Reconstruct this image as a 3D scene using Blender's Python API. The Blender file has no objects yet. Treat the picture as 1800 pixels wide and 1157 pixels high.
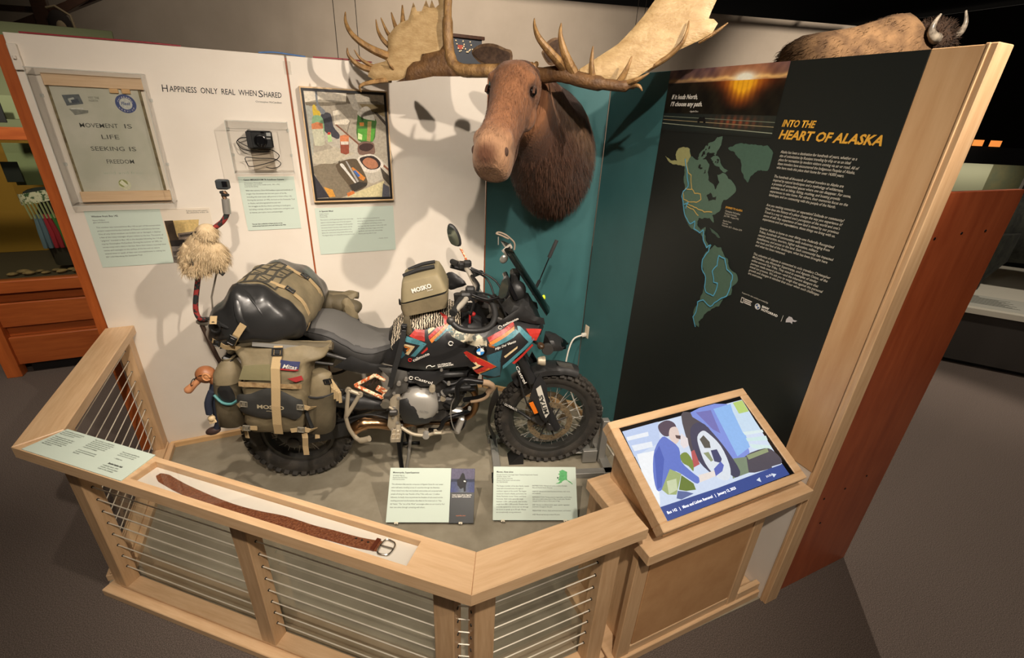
import bpy, math, random
from mathutils import Vector, Matrix, Euler
from mathutils.geometry import delaunay_2d_cdt
random.seed(7)
SC = bpy.context.scene
COL = SC.collection
V = Vector

# ------------------------------------------------------------------ camera
cd = bpy.data.cameras.new('camera'); cam = bpy.data.objects.new('camera', cd); COL.objects.link(cam)
cd.sensor_fit = 'HORIZONTAL'; cd.sensor_width = 36.0; cd.lens = 812.94 / 1800 * 36; cd.clip_start = .05; cd.clip_end = 80
_r = V((.91281074, -.40606406, .04345723)); _u = V((.13524127, .40098117, .90604851)); _f = V((.38533927, .8211736, -.42093654))
cam.matrix_world = Matrix(((_r.x, _u.x, -_f.x, -1.27165), (_r.y, _u.y, -_f.y, -3.27192), (_r.z, _u.z, -_f.z, 2.19623), (0, 0, 0, 1)))
SC.camera = cam

# ------------------------------------------------------------------ world, lamps, exposure
w = bpy.data.worlds.new('world'); SC.world = w; w.use_nodes = True
w.node_tree.nodes['Background'].inputs[0].default_value = (1.0, .86, .70, 1)
w.node_tree.nodes['Background'].inputs[1].default_value = .068
SC.view_settings.view_transform = 'Standard'; SC.view_settings.look = 'None'
SC.view_settings.exposure = 0.0; SC.view_settings.gamma = 1.0; SC.view_settings.use_curve_mapping = False

def spot(name, loc, target, power, angle, blend=.35, size=.035, color=(1, .87, .735)):
    l = bpy.data.lights.new(name, 'SPOT'); l.energy = power; l.spot_size = math.radians(angle); l.spot_blend = blend
    l.shadow_soft_size = size; l.color = color
    o = bpy.data.objects.new(name, l); COL.objects.link(o); o.location = loc
    o.rotation_euler = (V(target) - V(loc)).to_track_quat('-Z', 'Y').to_euler()
    return o
def area(name, loc, target, power, sx, sy, color=(1, .86, .7)):
    l = bpy.data.lights.new(name, 'AREA'); l.energy = power; l.shape = 'RECTANGLE'; l.size = sx; l.size_y = sy; l.color = color
    o = bpy.data.objects.new(name, l); COL.objects.link(o); o.location = loc
    o.rotation_euler = (V(target) - V(loc)).to_track_quat('-Z', 'Y').to_euler()
    return o
spot('track_spot_front', (-1.30, -3.65, 3.40), (-.80, -.7, 1.0), 275, 90, .6)
spot('track_spot_right', (.62, -3.85, 3.85), (-.38, -.3, 1.35), 500, 52, .7)
spot('track_spot_key', (-1.62, -2.25, 3.85), (-.92, -.62, .3), 300, 58, .8)
spot('graphic_fill_spot', (-2.1, -3.1, 3.7), (.61, -1.62, 2.15), 105, 46, .7)  # extra spot added only to brighten the printed panel, no known fixture
spot('track_spot_kiosk', (-.3, -4.4, 3.9), (.1, -2.3, .9), 90, 60, .6)
spot('track_spot_back', (.4, .9, 4.3), (1.6, 4.5, 2.9), 700, 95, 1.0, .1)
spot('track_spot_back_left', (-2.6, 2.6, 4.3), (-1.9, 5.4, 2.6), 90, 90, 1.0, .1)
spot('track_spot_aisle', (3.3, -.2, 4.3), (2.1, -1.9, 0), 600, 64, .3, .03)
spot('track_spot_bison', (4.6, -.9, 4.6), (6.2, 1.3, 3.2), 900, 60, .8, .1)
spot('track_spot_case', (-3.4, .0, 3.4), (-3.2, 1.7, .9), 190, 90, .8, .1)
spot('track_spot_plinth', (4.4, -2.6, 4.3), (5.6, -1.4, .6), 300, 70, .8, .1)
area('show_case_fill', (8.65, .68, 1.80), (8.8, 1.0, 1.2), 7, 1.6, .1)  # unseen strip added under the header to brighten the back board
area('overhead_fill', (-.4, -4.4, 4.5), (-.4, -3.4, 0), 50, 6, 2.5)  # big soft fill added overhead to raise the ambient light, not a fixture

# ------------------------------------------------------------------ materials
MATS = {}
def lin(c):
    return tuple(((x / 255) / 12.92 if x / 255 <= .04045 else ((x / 255 + .055) / 1.055) ** 2.4) for x in c)
def mat(name, rgb, rough=.5, metal=0, spec=.5, kind=None, rgb2=None, scale=20, bump=0, bscale=None, stretch=None, detail=4, alpha=1, emit=0, coat=0, sheen=0, lo=.35, hi=.65):
    if name in MATS: return MATS[name]
    m = bpy.data.materials.new(name); MATS[name] = m; m.use_nodes = True
    nt = m.node_tree; b = nt.nodes['Principled BSDF']; c = lin(rgb) + (1,)
    m.diffuse_color = c
    b.inputs['Base Color'].default_value = c; b.inputs['Roughness'].default_value = rough; b.inputs['Metallic'].default_value = metal
    b.inputs['Specular IOR Level'].default_value = spec; b.inputs['Coat Weight'].default_value = coat; b.inputs['Sheen Weight'].default_value = sheen
    if emit:
        b.inputs['Emission Color'].default_value = c; b.inputs['Emission Strength'].default_value = emit
    tc = None
    def coords(st):
        t = nt.nodes.new('ShaderNodeTexCoord'); mp = nt.nodes.new('ShaderNodeMapping')
        nt.links.new(t.outputs['Object'], mp.inputs[0]); mp.inputs['Scale'].default_value = st or (1, 1, 1); return mp.outputs[0]
    if rgb2:
        n = nt.nodes.new('ShaderNodeTexNoise'); n.inputs['Scale'].default_value = scale; n.inputs['Detail'].default_value = detail
        n.inputs['Roughness'].default_value = .6
        nt.links.new(coords(stretch), n.inputs['Vector'])
        r = nt.nodes.new('ShaderNodeValToRGB'); r.color_ramp.elements[0].color = c; r.color_ramp.elements[1].color = lin(rgb2) + (1,)
        r.color_ramp.elements[0].position = lo; r.color_ramp.elements[1].position = hi
        nt.links.new(n.outputs['Fac'], r.inputs[0]); nt.links.new(r.outputs[0], b.inputs['Base Color'])
        if emit: nt.links.new(r.outputs[0], b.inputs['Emission Color'])
    if bump:
        n2 = nt.nodes.new('ShaderNodeTexNoise'); n2.inputs['Scale'].default_value = bscale or scale; n2.inputs['Detail'].default_value = 5
        nt.links.new(coords(stretch), n2.inputs['Vector'])
        bp = nt.nodes.new('ShaderNodeBump'); bp.inputs['Strength'].default_value = bump; bp.inputs['Distance'].default_value = .01
        nt.links.new(n2.outputs['Fac'], bp.inputs['Height']); nt.links.new(bp.outputs[0], b.inputs['Normal'])
    return m
def glass(name, tint=(1, 1, 1), refl=.08, rough=.02):
    if name in MATS: return MATS[name]
    m = bpy.data.materials.new(name); MATS[name] = m; m.use_nodes = True; nt = m.node_tree; nt.nodes.clear()
    o = nt.nodes.new('ShaderNodeOutputMaterial'); mx = nt.nodes.new('ShaderNodeMixShader'); t = nt.nodes.new('ShaderNodeBsdfTransparent'); g = nt.nodes.new('ShaderNodeBsdfGlossy')
    t.inputs[0].default_value = tint + (1,); g.inputs['Roughness'].default_value = rough
    fr = nt.nodes.new('ShaderNodeLayerWeight'); fr.inputs[0].default_value = .5
    pw = nt.nodes.new('ShaderNodeMath'); pw.operation = 'POWER'; pw.inputs[1].default_value = 4
    ml = nt.nodes.new('ShaderNodeMath'); ml.operation = 'MULTIPLY_ADD'; ml.inputs[1].default_value = .6; ml.inputs[2].default_value = refl
    nt.links.new(fr.outputs['Facing'], pw.inputs[0]); nt.links.new(pw.outputs[0], ml.inputs[0]); nt.links.new(ml.outputs[0], mx.inputs[0])
    nt.links.new(t.outputs[0], mx.inputs[1]); nt.links.new(g.outputs[0], mx.inputs[2]); nt.links.new(mx.outputs[0], o.inputs[0])
    return m
def wood(name, a, b, along=(1, 12, 12), rough=.42, scale=5):
    return mat(name, a, rough, rgb2=b, scale=scale, stretch=along, detail=6, lo=.3, hi=.72, bump=.02, bscale=scale * 3)
maple = wood('maple', (222, 188, 148), (204, 166, 124), (1.2, 12, 12))
maple_z = wood('maple_upright', (218, 182, 140), (196, 156, 114), (12, 12, 1.0))
birch = wood('birch', (214, 176, 132), (186, 138, 92), (1, 4.5, .45), scale=2.6)
pine = wood('pine', (224, 186, 136), (204, 160, 108), (1, 14, 14))
orange_wood = wood('orange_wood', (186, 98, 44), (160, 78, 32), (9, 9, .8))
orange_x = wood('orange_wood_flat', (180, 96, 44), (152, 74, 31), (.8, 9, 9))
red_ply = wood('red_plywood', (174, 88, 50), (146, 66, 35), (5, 5, .7), rough=.35, scale=4)
white_paint = mat('white_paint', (233, 224, 211), .55, rgb2=(228, 218, 204), scale=3)
teal_paint = mat('teal_paint', (62, 110, 112), .5, rgb2=(58, 104, 106), scale=4)
carpet = mat('carpet', (78, 70, 65), .95, spec=.1, rgb2=(118, 106, 98), scale=240, detail=2, lo=.40, hi=.66, bump=.25, bscale=420)
concrete = mat('concrete', (156, 148, 130), .32, spec=.35, rgb2=(136, 128, 110), scale=5, detail=9, bump=.03, bscale=30)
mint = mat('mint_board', (203, 217, 204), .6)
ink = mat('ink', (38, 40, 38), .7)
ink_soft = mat('ink_soft', (70, 76, 70), .7)
acrylic = glass('acrylic', (.985, .985, .98), .05)
acrylic_edge = mat('acrylic_edge', (205, 205, 196), .15, spec=.6)
steel = mat('steel', (176, 172, 164), .3, .6)
alu = mat('aluminium', (160, 158, 152), .45, .5, bump=.03, bscale=60)
black_plastic = mat('black_plastic', (26, 26, 27), .45, bump=.05, bscale=300)
black_gloss = mat('black_gloss', (18, 18, 20), .18)
black_metal = mat('black_metal', (30, 30, 31), .38, .5)
white_print = mat('white_print', (236, 232, 222), .6)

# ------------------------------------------------------------------ mesh builders
class B:
    def __init__(s): s.v = []; s.f = []
    def add(s, vs, fs):
        o = len(s.v); s.v += [tuple(x) for x in vs]; s.f += [tuple(i + o for i in f) for f in fs]; return s
    def box(s, c, sz, b=0, M=None):
        hx, hy, hz = sz[0] / 2, sz[1] / 2, sz[2] / 2; c = V(c)
        if b:
            b = min(b, hx * .49, hy * .49, hz * .49); vs = []; idx = {}
            for sx in (-1, 1):
                for sy in (-1, 1):
                    for sz_ in (-1, 1):
                        for a in range(3):
                            p = V((sx * (hx - (b if a != 0 else 0)), sy * (hy - (b if a != 1 else 0)), sz_ * (hz - (b if a != 2 else 0))))
                            idx[(sx, sy, sz_, a)] = len(vs); vs.append(p)
            fs = []
            for a in range(3):
                for sg in (-1, 1):
                    q = []
                    for (i, j) in ((-1, -1), (1, -1), (1, 1), (-1, 1)):
                        k = [0, 0, 0]; k[a] = sg; k[(a + 1) % 3] = i; k[(a + 2) % 3] = j; q.append(idx[(k[0], k[1], k[2], a)])
                    fs.append(q if sg > 0 else q[::-1])
            for a in range(3):
                a1, a2 = (a + 1) % 3, (a + 2) % 3
                for i in (-1, 1):
                    for j in (-1, 1):
                        def K(t, ax):
                            k = [0, 0, 0]; k[a] = t; k[a1] = i; k[a2] = j; return idx[(k[0], k[1], k[2], ax)]
                        q = [K(-1, a1), K(1, a1), K(1, a2), K(-1, a2)]; fs.append(q if i * j < 0 else q[::-1])
            for sx in (-1, 1):
                for sy in (-1, 1):
                    for sz_ in (-1, 1):
                        q = [idx[(sx, sy, sz_, a)] for a in range(3)]; fs.append(q if sx * sy * sz_ > 0 else q[::-1])
        else:
            vs = [V((x * hx, y * hy, z * hz)) for x in (-1, 1) for y in (-1, 1) for z in (-1, 1)]
            fs = [(0, 1, 3, 2), (4, 6, 7, 5), (0, 4, 5, 1), (2, 3, 7, 6), (0, 2, 6, 4), (1, 5, 7, 3)]
        if M is not None: vs = [M @ p for p in vs]
        return s.add([p + c for p in vs], fs)
    def tube(s, pts, r, n=8, cap=True, flat=1, up=None):
        pts = [V(p) for p in pts]; m = len(pts); vs = []; fs = []
        rs = r if isinstance(r, (list, tuple)) else [r] * m
        nrm = None
        for i, p in enumerate(pts):
            t = (pts[min(i + 1, m - 1)] - pts[max(i - 1, 0)]).normalized()
            if nrm is None:
                a = V(up) if up else (V((0, 0, 1)) if abs(t.z) < .9 else V((1, 0, 0)))
                nrm = (a - t * a.dot(t)).normalized()
            else:
                nrm = (nrm - t * nrm.dot(t)).normalized()
            bn = t.cross(nrm)
            for k in range(n):
                an = 2 * math.pi * k / n; vs.append(p + nrm * (math.cos(an) * rs[i] * flat) + bn * (math.sin(an) * rs[i]))
        for i in range(m - 1):
            for k in range(n):
                k2 = (k + 1) % n; fs.append((i * n + k, i * n + k2, (i + 1) * n + k2, (i + 1) * n + k))
        if cap: fs.append(tuple(range(n))[::-1]); fs.append(tuple(range((m - 1) * n, m * n)))
        return s.add(vs, fs)
    def cyl(s, a, b, r, r2=None, n=16): return s.tube([a, b], [r, r if r2 is None else r2], n)
    def lathe(s, prof, n=24, M=None, close=False):
        vs = []; fs = []; m = len(prof)          # prof: (radius, height along local z)
        for (r, h) in prof:
            for k in range(n):
                a = 2 * math.pi * k / n; p = V((r * math.cos(a), r * math.sin(a), h)); vs.append(M @ p if M is not None else p)
        for i in range(m if close else m - 1):
            j = (i + 1) % m
            for k in range(n):
                k2 = (k + 1) % n; fs.append((i * n + k, i * n + k2, j * n + k2, j * n + k))
        if not close:
            if prof[0][0] > 1e-5: fs.append(tuple(range(n))[::-1])
            if prof[-1][0] > 1e-5: fs.append(tuple(range((m - 1) * n, m * n)))
        return s.add(vs, fs)
    def ball(s, c, r, n=16, m=10, M=None):
        r = r if isinstance(r, (list, tuple)) else (r, r, r); vs = []; fs = []
        for i in range(m + 1):
            t = math.pi * i / m
            for k in range(n):
                a = 2 * math.pi * k / n; p = V((r[0] * math.sin(t) * math.cos(a), r[1] * math.sin(t) * math.sin(a), r[2] * math.cos(t)))
                vs.append((M @ p if M is not None else p) + V(c))
        for i in range(m):
            for k in range(n):
                k2 = (k + 1) % n; fs.append((i * n + k, (i + 1) * n + k, (i + 1) * n + k2, i * n + k2))
        return s.add(vs, fs)
    def prism(s, poly, fn, w0, w1):               # poly 2d CCW, fn(u, v, w) -> point
        n = len(poly); vs = [fn(u, v, w0) for u, v in poly] + [fn(u, v, w1) for u, v in poly]
        fs = [tuple(range(n))[::-1], tuple(range(n, 2 * n))] + [(i, (i + 1) % n, n + (i + 1) % n, n + i) for i in range(n)]
        return s.add(vs, fs)
    def loft(s, rings, cap=True, closed=False):
        n = len(rings[0]); vs = [p for r in rings for p in r]; fs = []; m = len(rings)
        for i in range(m if closed else m - 1):
            j = (i + 1) % m
            for k in range(n):
                k2 = (k + 1) % n; fs.append((i * n + k, i * n + k2, j * n + k2, j * n + k))
        if cap and not closed: fs.append(tuple(range(n))[::-1]); fs.append(tuple(range((m - 1) * n, m * n)))
        return s.add(vs, fs)
    def pillow(s, poly, d, th, fn, edge=None, h0=0.0, back=1.0):
        """inflated plate: outline poly (u, v), thickness th rounded off over `edge`, fn(u, v, w) places it"""
        P = []
        n = len(poly)
        for i in range(n):
            a, b = V(poly[i]), V(poly[(i + 1) % n]); k = max(1, int(round((b - a).length / d)))
            for j in range(k): P.append(a + (b - a) * (j / k))
        nb = len(P); edge = edge or d * 3
        def dist(p):
            best = 9e9
            for i in range(nb):
                a = P[i]; ab = P[(i + 1) % nb] - a; L = ab.length_squared
                t = max(0, min(1, (p - a).dot(ab) / L if L else 0)); q = (a + ab * t - p).length_squared
                if q < best: best = q
            return math.sqrt(best)
        def inside(p):
            c = False; j = nb - 1
            for i in range(nb):
                if (P[i].y > p.y) != (P[j].y > p.y) and p.x < (P[j].x - P[i].x) * (p.y - P[i].y) / (P[j].y - P[i].y) + P[i].x: c = not c
                j = i
            return c
        xs = [p.x for p in P]; ys = [p.y for p in P]; inn = []
        y = min(ys) + d * .5; row = 0
        while y < max(ys):
            x = min(xs) + d * (.5 if row % 2 else .1)
            while x < max(xs):
                q = V((x, y))
                if inside(q) and dist(q) > d * .55: inn.append(q)
                x += d
            y += d * .87; row += 1
        vv, ee, ff, *_ = delaunay_2d_cdt([p.to_2d() for p in P] + inn, [], [list(range(nb))], 1, 1e-6)
        cx = []
        H = []
        for p in vv:
            dd = dist(p); t = min(dd / edge, 1); H.append(th * math.sqrt(max(0, 1 - (1 - t) ** 2)))
        A = [fn(p.x, p.y, h0 + h) for p, h in zip(vv, H)]; Bk = [fn(p.x, p.y, -h0 - h * back) for p, h in zip(vv, H)]
        m = len(vv); fs = []; cnt = {}
        for f in ff:
            fs.append(tuple(f)); fs.append(tuple(i + m for i in f[::-1]))
            for i in range(3):
                e = (f[i], f[(i + 1) % 3]); cnt[e] = 1
        for (a, b) in list(cnt):
            if (b, a) not in cnt: fs.append((b, a, a + m, b + m))
        return s.add(A + Bk, fs)
    def obj(s, name, m, parent=None, smooth=False, loc=None, rot=None, kind=None):
        me = bpy.data.meshes.new(name); me.from_pydata(s.v, [], s.f); me.validate(clean_customdata=False); me.update()
        me.materials.append(m)
        if smooth:
            me.polygons.foreach_set('use_smooth', [True] * len(me.polygons))
            if smooth != 'all': me.set_sharp_from_angle(angle=math.radians(smooth if smooth is not True else 40))
        o = bpy.data.objects.new(name, me); COL.objects.link(o)
        if parent: o.parent = parent
        if loc is not None: o.location = loc
        if rot is not None: o.rotation_euler = rot
        if kind: o['kind'] = kind
        return o
def empty(name, loc=(0, 0, 0), rz=0, label=None, cat=None, group=None):
    o = bpy.data.objects.new(name, None); COL.objects.link(o); o.location = loc; o.rotation_euler = (0, 0, rz); o.empty_display_size = .05
    return tag(o, label, cat, group)
def tag(o, label=None, cat=None, group=None, kind=None):
    if label: o['label'] = label
    if cat: o['category'] = cat
    if group: o['group'] = group
    if kind: o['kind'] = kind
    return o
def struct(o, label=None): o['kind'] = 'structure'; return tag(o, label)
def share(src, name, parent, M):
    o = bpy.data.objects.new(name, src.data); COL.objects.link(o); o.parent = parent; o.matrix_local = M; return o
def cat_pts(pts, k=6, closed=False):           # catmull-rom resample
    pts = [V(p) for p in pts]; n = len(pts); out = []
    for i in range(n if closed else n - 1):
        p0 = pts[(i - 1) % n] if closed or i > 0 else pts[0]; p1 = pts[i]; p2 = pts[(i + 1) % n]
        p3 = pts[(i + 2) % n] if closed or i + 2 < n else pts[-1]
        for j in range(k):
            t = j / k
            out.append(.5 * ((2 * p1) + (p2 - p0) * t + (2 * p0 - 5 * p1 + 4 * p2 - p3) * t * t + (3 * p1 - p0 - 3 * p2 + p3) * t ** 3))
    if not closed: out.append(pts[-1])
    return out
def sm2(poly, k=4): return [(p.x, p.y) for p in cat_pts([(a, b, 0) for a, b in poly], k, True)]
def rotz(a): return Matrix.Rotation(a, 3, 'Z')
class Fr:                                       # planar frame: origin, u axis, v axis, outward normal
    def __init__(s, O, U, W): s.O = V(O); s.U = V(U).normalized(); s.W = V(W).normalized(); s.N = s.U.cross(s.W)
    def __call__(s, u, v, n=0): return s.O + s.U * u + s.W * v + s.N * n
LW = Fr((0, 0, 0), (1, 0, 0), (0, 0, 1))        # long wall, normal -y
RW = Fr((.613, 0, 0), (0, -1, 0), (0, 0, 1))    # right wall, u = -y, normal -x
_txt = []
def text(s, fr, u, v, size, m, parent=None, fit=None, n=.0012, shear=0, bold=0, align='LEFT', line=1.0, name='lettering', xs=1, rot=0):
    c = bpy.data.curves.new(name, 'FONT'); c.body = s; c.size = size; c.shear = shear; c.offset = bold; c.align_x = align; c.space_line = line; c.resolution_u = 2
    o = bpy.data.objects.new(name, c); COL.objects.link(o); _txt.append((o, fr, u, v, n, m, parent, fit, name, xs, rot)); return o
def flush_text():
    dg = bpy.context.evaluated_depsgraph_get(); dg.update()
    res = []
    for (o, fr, u, v, n, m, parent, fit, name, xs, rot) in _txt:
        me = bpy.data.meshes.new_from_object(o.evaluated_get(dg)); res.append(me)
    for me, (o, fr, u, v, n, m, parent, fit, name, xs, rot) in zip(res, _txt):
        bpy.data.objects.remove(o)
        if not len(me.vertices): continue
        x0 = min(p.co.x for p in me.vertices); x1 = max(p.co.x for p in me.vertices)
        sx = fit / (x1 - x0) if fit else xs
        off = x0 if fit else 0
        cr, sr = math.cos(rot), math.sin(rot)
        for p in me.vertices:
            a = (p.co.x - off) * sx; b = p.co.y
            p.co = fr(u + a * cr - b * sr, v + a * sr + b * cr, n)
        me.materials.clear(); me.materials.append(m); me.update()
        q = bpy.data.objects.new(name, me); COL.objects.link(q)
        if parent is not None: q.parent = parent
def flat(name, poly, fr, n, m, parent):
    b = B(); b.add([fr(u, v, n) for u, v in poly], [tuple(range(len(poly)))]); return b.obj(name, m, parent)
def rect(u0, v0, u1, v1): return [(u0, v0), (u1, v0), (u1, v1), (u0, v1)]
def slab(name, u0, v0, u1, v1, fr, n0, n1, m, parent=None, bev=0):
    b = B(); b.box(((u0 + u1) / 2, (v0 + v1) / 2, (n0 + n1) / 2), (abs(u1 - u0), abs(v1 - v0), abs(n1 - n0)), bev)
    b.v = [tuple(fr(*p)) for p in b.v]
    return b.obj(name, m, parent)
# measured outlines, metres in the plane of each print or object
BELT = [(0.633,0.09),(0.71,0.076),(0.784,0.065),(0.908,0.053),(1.018,0.048),(1.116,0.052),(1.215,0.062),(1.329,0.061),(1.405,0.065),(1.508,0.069),(1.585,0.079),(1.635,0.079)]
PAINT = [([(-1.156,2.268),(-0.696,2.273),(-0.703,2.214),(-0.874,2.217),(-1.155,2.204)],(226,216,196)),([(-1.155,2.207),(-0.874,2.22),(-0.703,2.217),(-0.693,2.019),(-0.697,1.843),(-1.066,1.665),(-1.085,1.666),(-1.16,1.82),(-1.167,2.008)],(168,158,140)),([(-1.155,2.207),(-0.928,2.218),(-0.923,2.207),(-1.035,2.193),(-1.152,2.188)],(120,110,92)),([(-0.92,2.268),(-0.871,2.267),(-0.878,2.209),(-0.928,2.212)],(104,92,74)),([(-0.851,2.213),(-0.7,2.214),(-0.699,2.144),(-0.769,2.171),(-0.829,2.185)],(142,124,88)),([(-1.127,2.055),(-1.018,2.093),(-0.88,1.991),(-0.697,1.843),(-0.809,1.747),(-0.924,1.825),(-1.032,1.964)],(186,178,162)),([(-1.011,2.099),(-0.999,2.099),(-0.691,1.831),(-0.692,1.814)],(124,76,52)),([(-1.162,1.85),(-1.007,1.868),(-0.947,1.717),(-1.004,1.664),(-1.085,1.666),(-1.157,1.814)],(128,116,96)),([(-1.155,1.927),(-1.014,1.965),(-0.902,1.93),(-1.043,1.868),(-1.156,1.868)],(190,180,158)),([(-1.009,2.166),(-0.973,2.176),(-0.915,2.113),(-0.934,2.095),(-1.006,2.093)],(224,214,194)),([(-1.075,2.147),(-1.023,2.152),(-1.013,2.081),(-0.983,2.036),(-1.003,2.012),(-1.079,2.068)],(58,58,66)),([(-1.094,2.266),(-1.083,2.267),(-1.083,2.202),(-1.05,2.165),(-1.069,2.147),(-1.093,2.19)],(120,124,128)),([(-1.158,2.185),(-1.143,2.191),(-1.133,2.186),(-1.121,2.145),(-1.144,1.939),(-1.154,1.933),(-1.151,2.133)],(170,170,158)),([(-1.118,2.189),(-1.103,2.195),(-1.095,2.168),(-1.082,2.163),(-1.082,2.138),(-1.117,2.134)],(206,176,52)),([(-1.122,2.134),(-1.082,2.138),(-1.066,2.108),(-1.07,2.039),(-1.084,2.028),(-1.13,2.078)],(132,170,128)),([(-1.136,2.092),(-1.103,2.104),(-1.073,2.097),(-1.074,2.068),(-1.137,2.063)],(206,128,82)),([(-1.137,2.063),(-1.074,2.068),(-1.073,1.981),(-1.097,1.969),(-1.132,1.972)],(196,194,168)),([(-1.053,2.04),(-1.043,2.051),(-1.032,2.046),(-1.03,1.997),(-1.054,1.993)],(178,208,146)),([(-1.049,2.049),(-1.034,2.049),(-1.035,2.036),(-1.053,2.034)],(190,54,44)),([(-0.982,2.03),(-0.952,2.038),(-0.93,2.031),(-0.933,1.999),(-0.984,1.998)],(208,128,84)),([(-0.984,1.998),(-0.932,1.999),(-0.938,1.93),(-0.958,1.922),(-0.988,1.932)],(146,72,50)),([(-0.981,1.998),(-0.935,1.999),(-0.937,1.981),(-0.981,1.98)],(214,204,190)),([(-0.865,2.155),(-0.83,2.174),(-0.761,2.13),(-0.763,2.089),(-0.786,2.002),(-0.879,2.009)],(64,112,44)),([(-0.873,2.074),(-0.767,2.077),(-0.786,2.002),(-0.879,2.009)],(84,158,52)),([(-0.81,2.117),(-0.786,2.118),(-0.803,2.001),(-0.825,2.004)],(168,146,88)),([(-0.86,2.109),(-0.833,2.11),(-0.834,2.09),(-0.859,2.089)],(208,136,56)),([(-0.873,2.05),(-0.848,2.039),(-0.854,2.009),(-0.878,2.015)],(206,226,160)),([(-0.868,2.161),(-0.828,2.197),(-0.792,2.193),(-0.765,2.13),(-0.779,2.124),(-0.834,2.133)],(206,200,186)),([(-0.921,2.259),(-0.873,2.262),(-0.853,2.184),(-0.831,2.162),(-0.89,2.183)],(196,188,172)),([(-0.88,1.979),(-0.845,2.0),(-0.789,1.995),(-0.78,1.968),(-0.788,1.925),(-0.877,1.924)],(120,92,78)),([(-0.873,1.973),(-0.84,1.99),(-0.796,1.987),(-0.788,1.968),(-0.825,1.943),(-0.869,1.952)],(60,34,28)),([(-0.893,1.893),(-0.852,1.921),(-0.789,1.924),(-0.734,1.875),(-0.743,1.843),(-0.797,1.815),(-0.861,1.825)],(216,208,194)),([(-0.879,1.893),(-0.847,1.912),(-0.789,1.914),(-0.75,1.875),(-0.769,1.84),(-0.834,1.837)],(48,34,30)),([(-0.862,1.881),(-0.828,1.906),(-0.779,1.888),(-0.768,1.85),(-0.808,1.837),(-0.84,1.85)],(176,118,86)),([(-1.026,1.859),(-0.917,1.899),(-0.882,1.869),(-0.841,1.761),(-0.871,1.716),(-0.937,1.698),(-0.964,1.743)],(92,78,58)),([(-1.0,1.862),(-0.982,1.868),(-0.956,1.825),(-0.912,1.755),(-0.922,1.752),(-0.969,1.819)],(216,212,204)),([(-0.965,1.884),(-0.956,1.884),(-0.895,1.761),(-0.906,1.755)],(170,166,160)),([(-0.935,1.844),(-0.922,1.847),(-0.852,1.783),(-0.866,1.764),(-0.885,1.774)],(206,130,54)),([(-0.924,1.825),(-0.911,1.83),(-0.883,1.796),(-0.898,1.787)],(64,104,172)),([(-0.955,1.74),(-0.893,1.758),(-0.842,1.751),(-0.849,1.735),(-0.937,1.695)],(54,48,40)),([(-0.938,1.685),(-0.735,1.763),(-0.756,1.661),(-0.985,1.663)],(204,192,148)),([(-0.743,1.747),(-0.705,1.723),(-0.705,1.66),(-0.756,1.661)],(88,88,96)),([(-1.164,1.817),(-1.085,1.666),(-1.171,1.661)],(52,50,56)),([(-1.111,1.73),(-1.061,1.713),(-1.047,1.668),(-1.085,1.666)],(210,150,62)),([(-0.976,1.689),(-0.936,1.704),(-0.925,1.688),(-0.972,1.666)],(206,118,58)),([(-0.769,2.171),(-0.75,2.171),(-0.687,2.103),(-0.688,2.079)],(66,56,44)),([(-0.755,1.85),(-0.7,1.792),(-0.701,1.73),(-0.741,1.779)],(70,62,50))]
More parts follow.
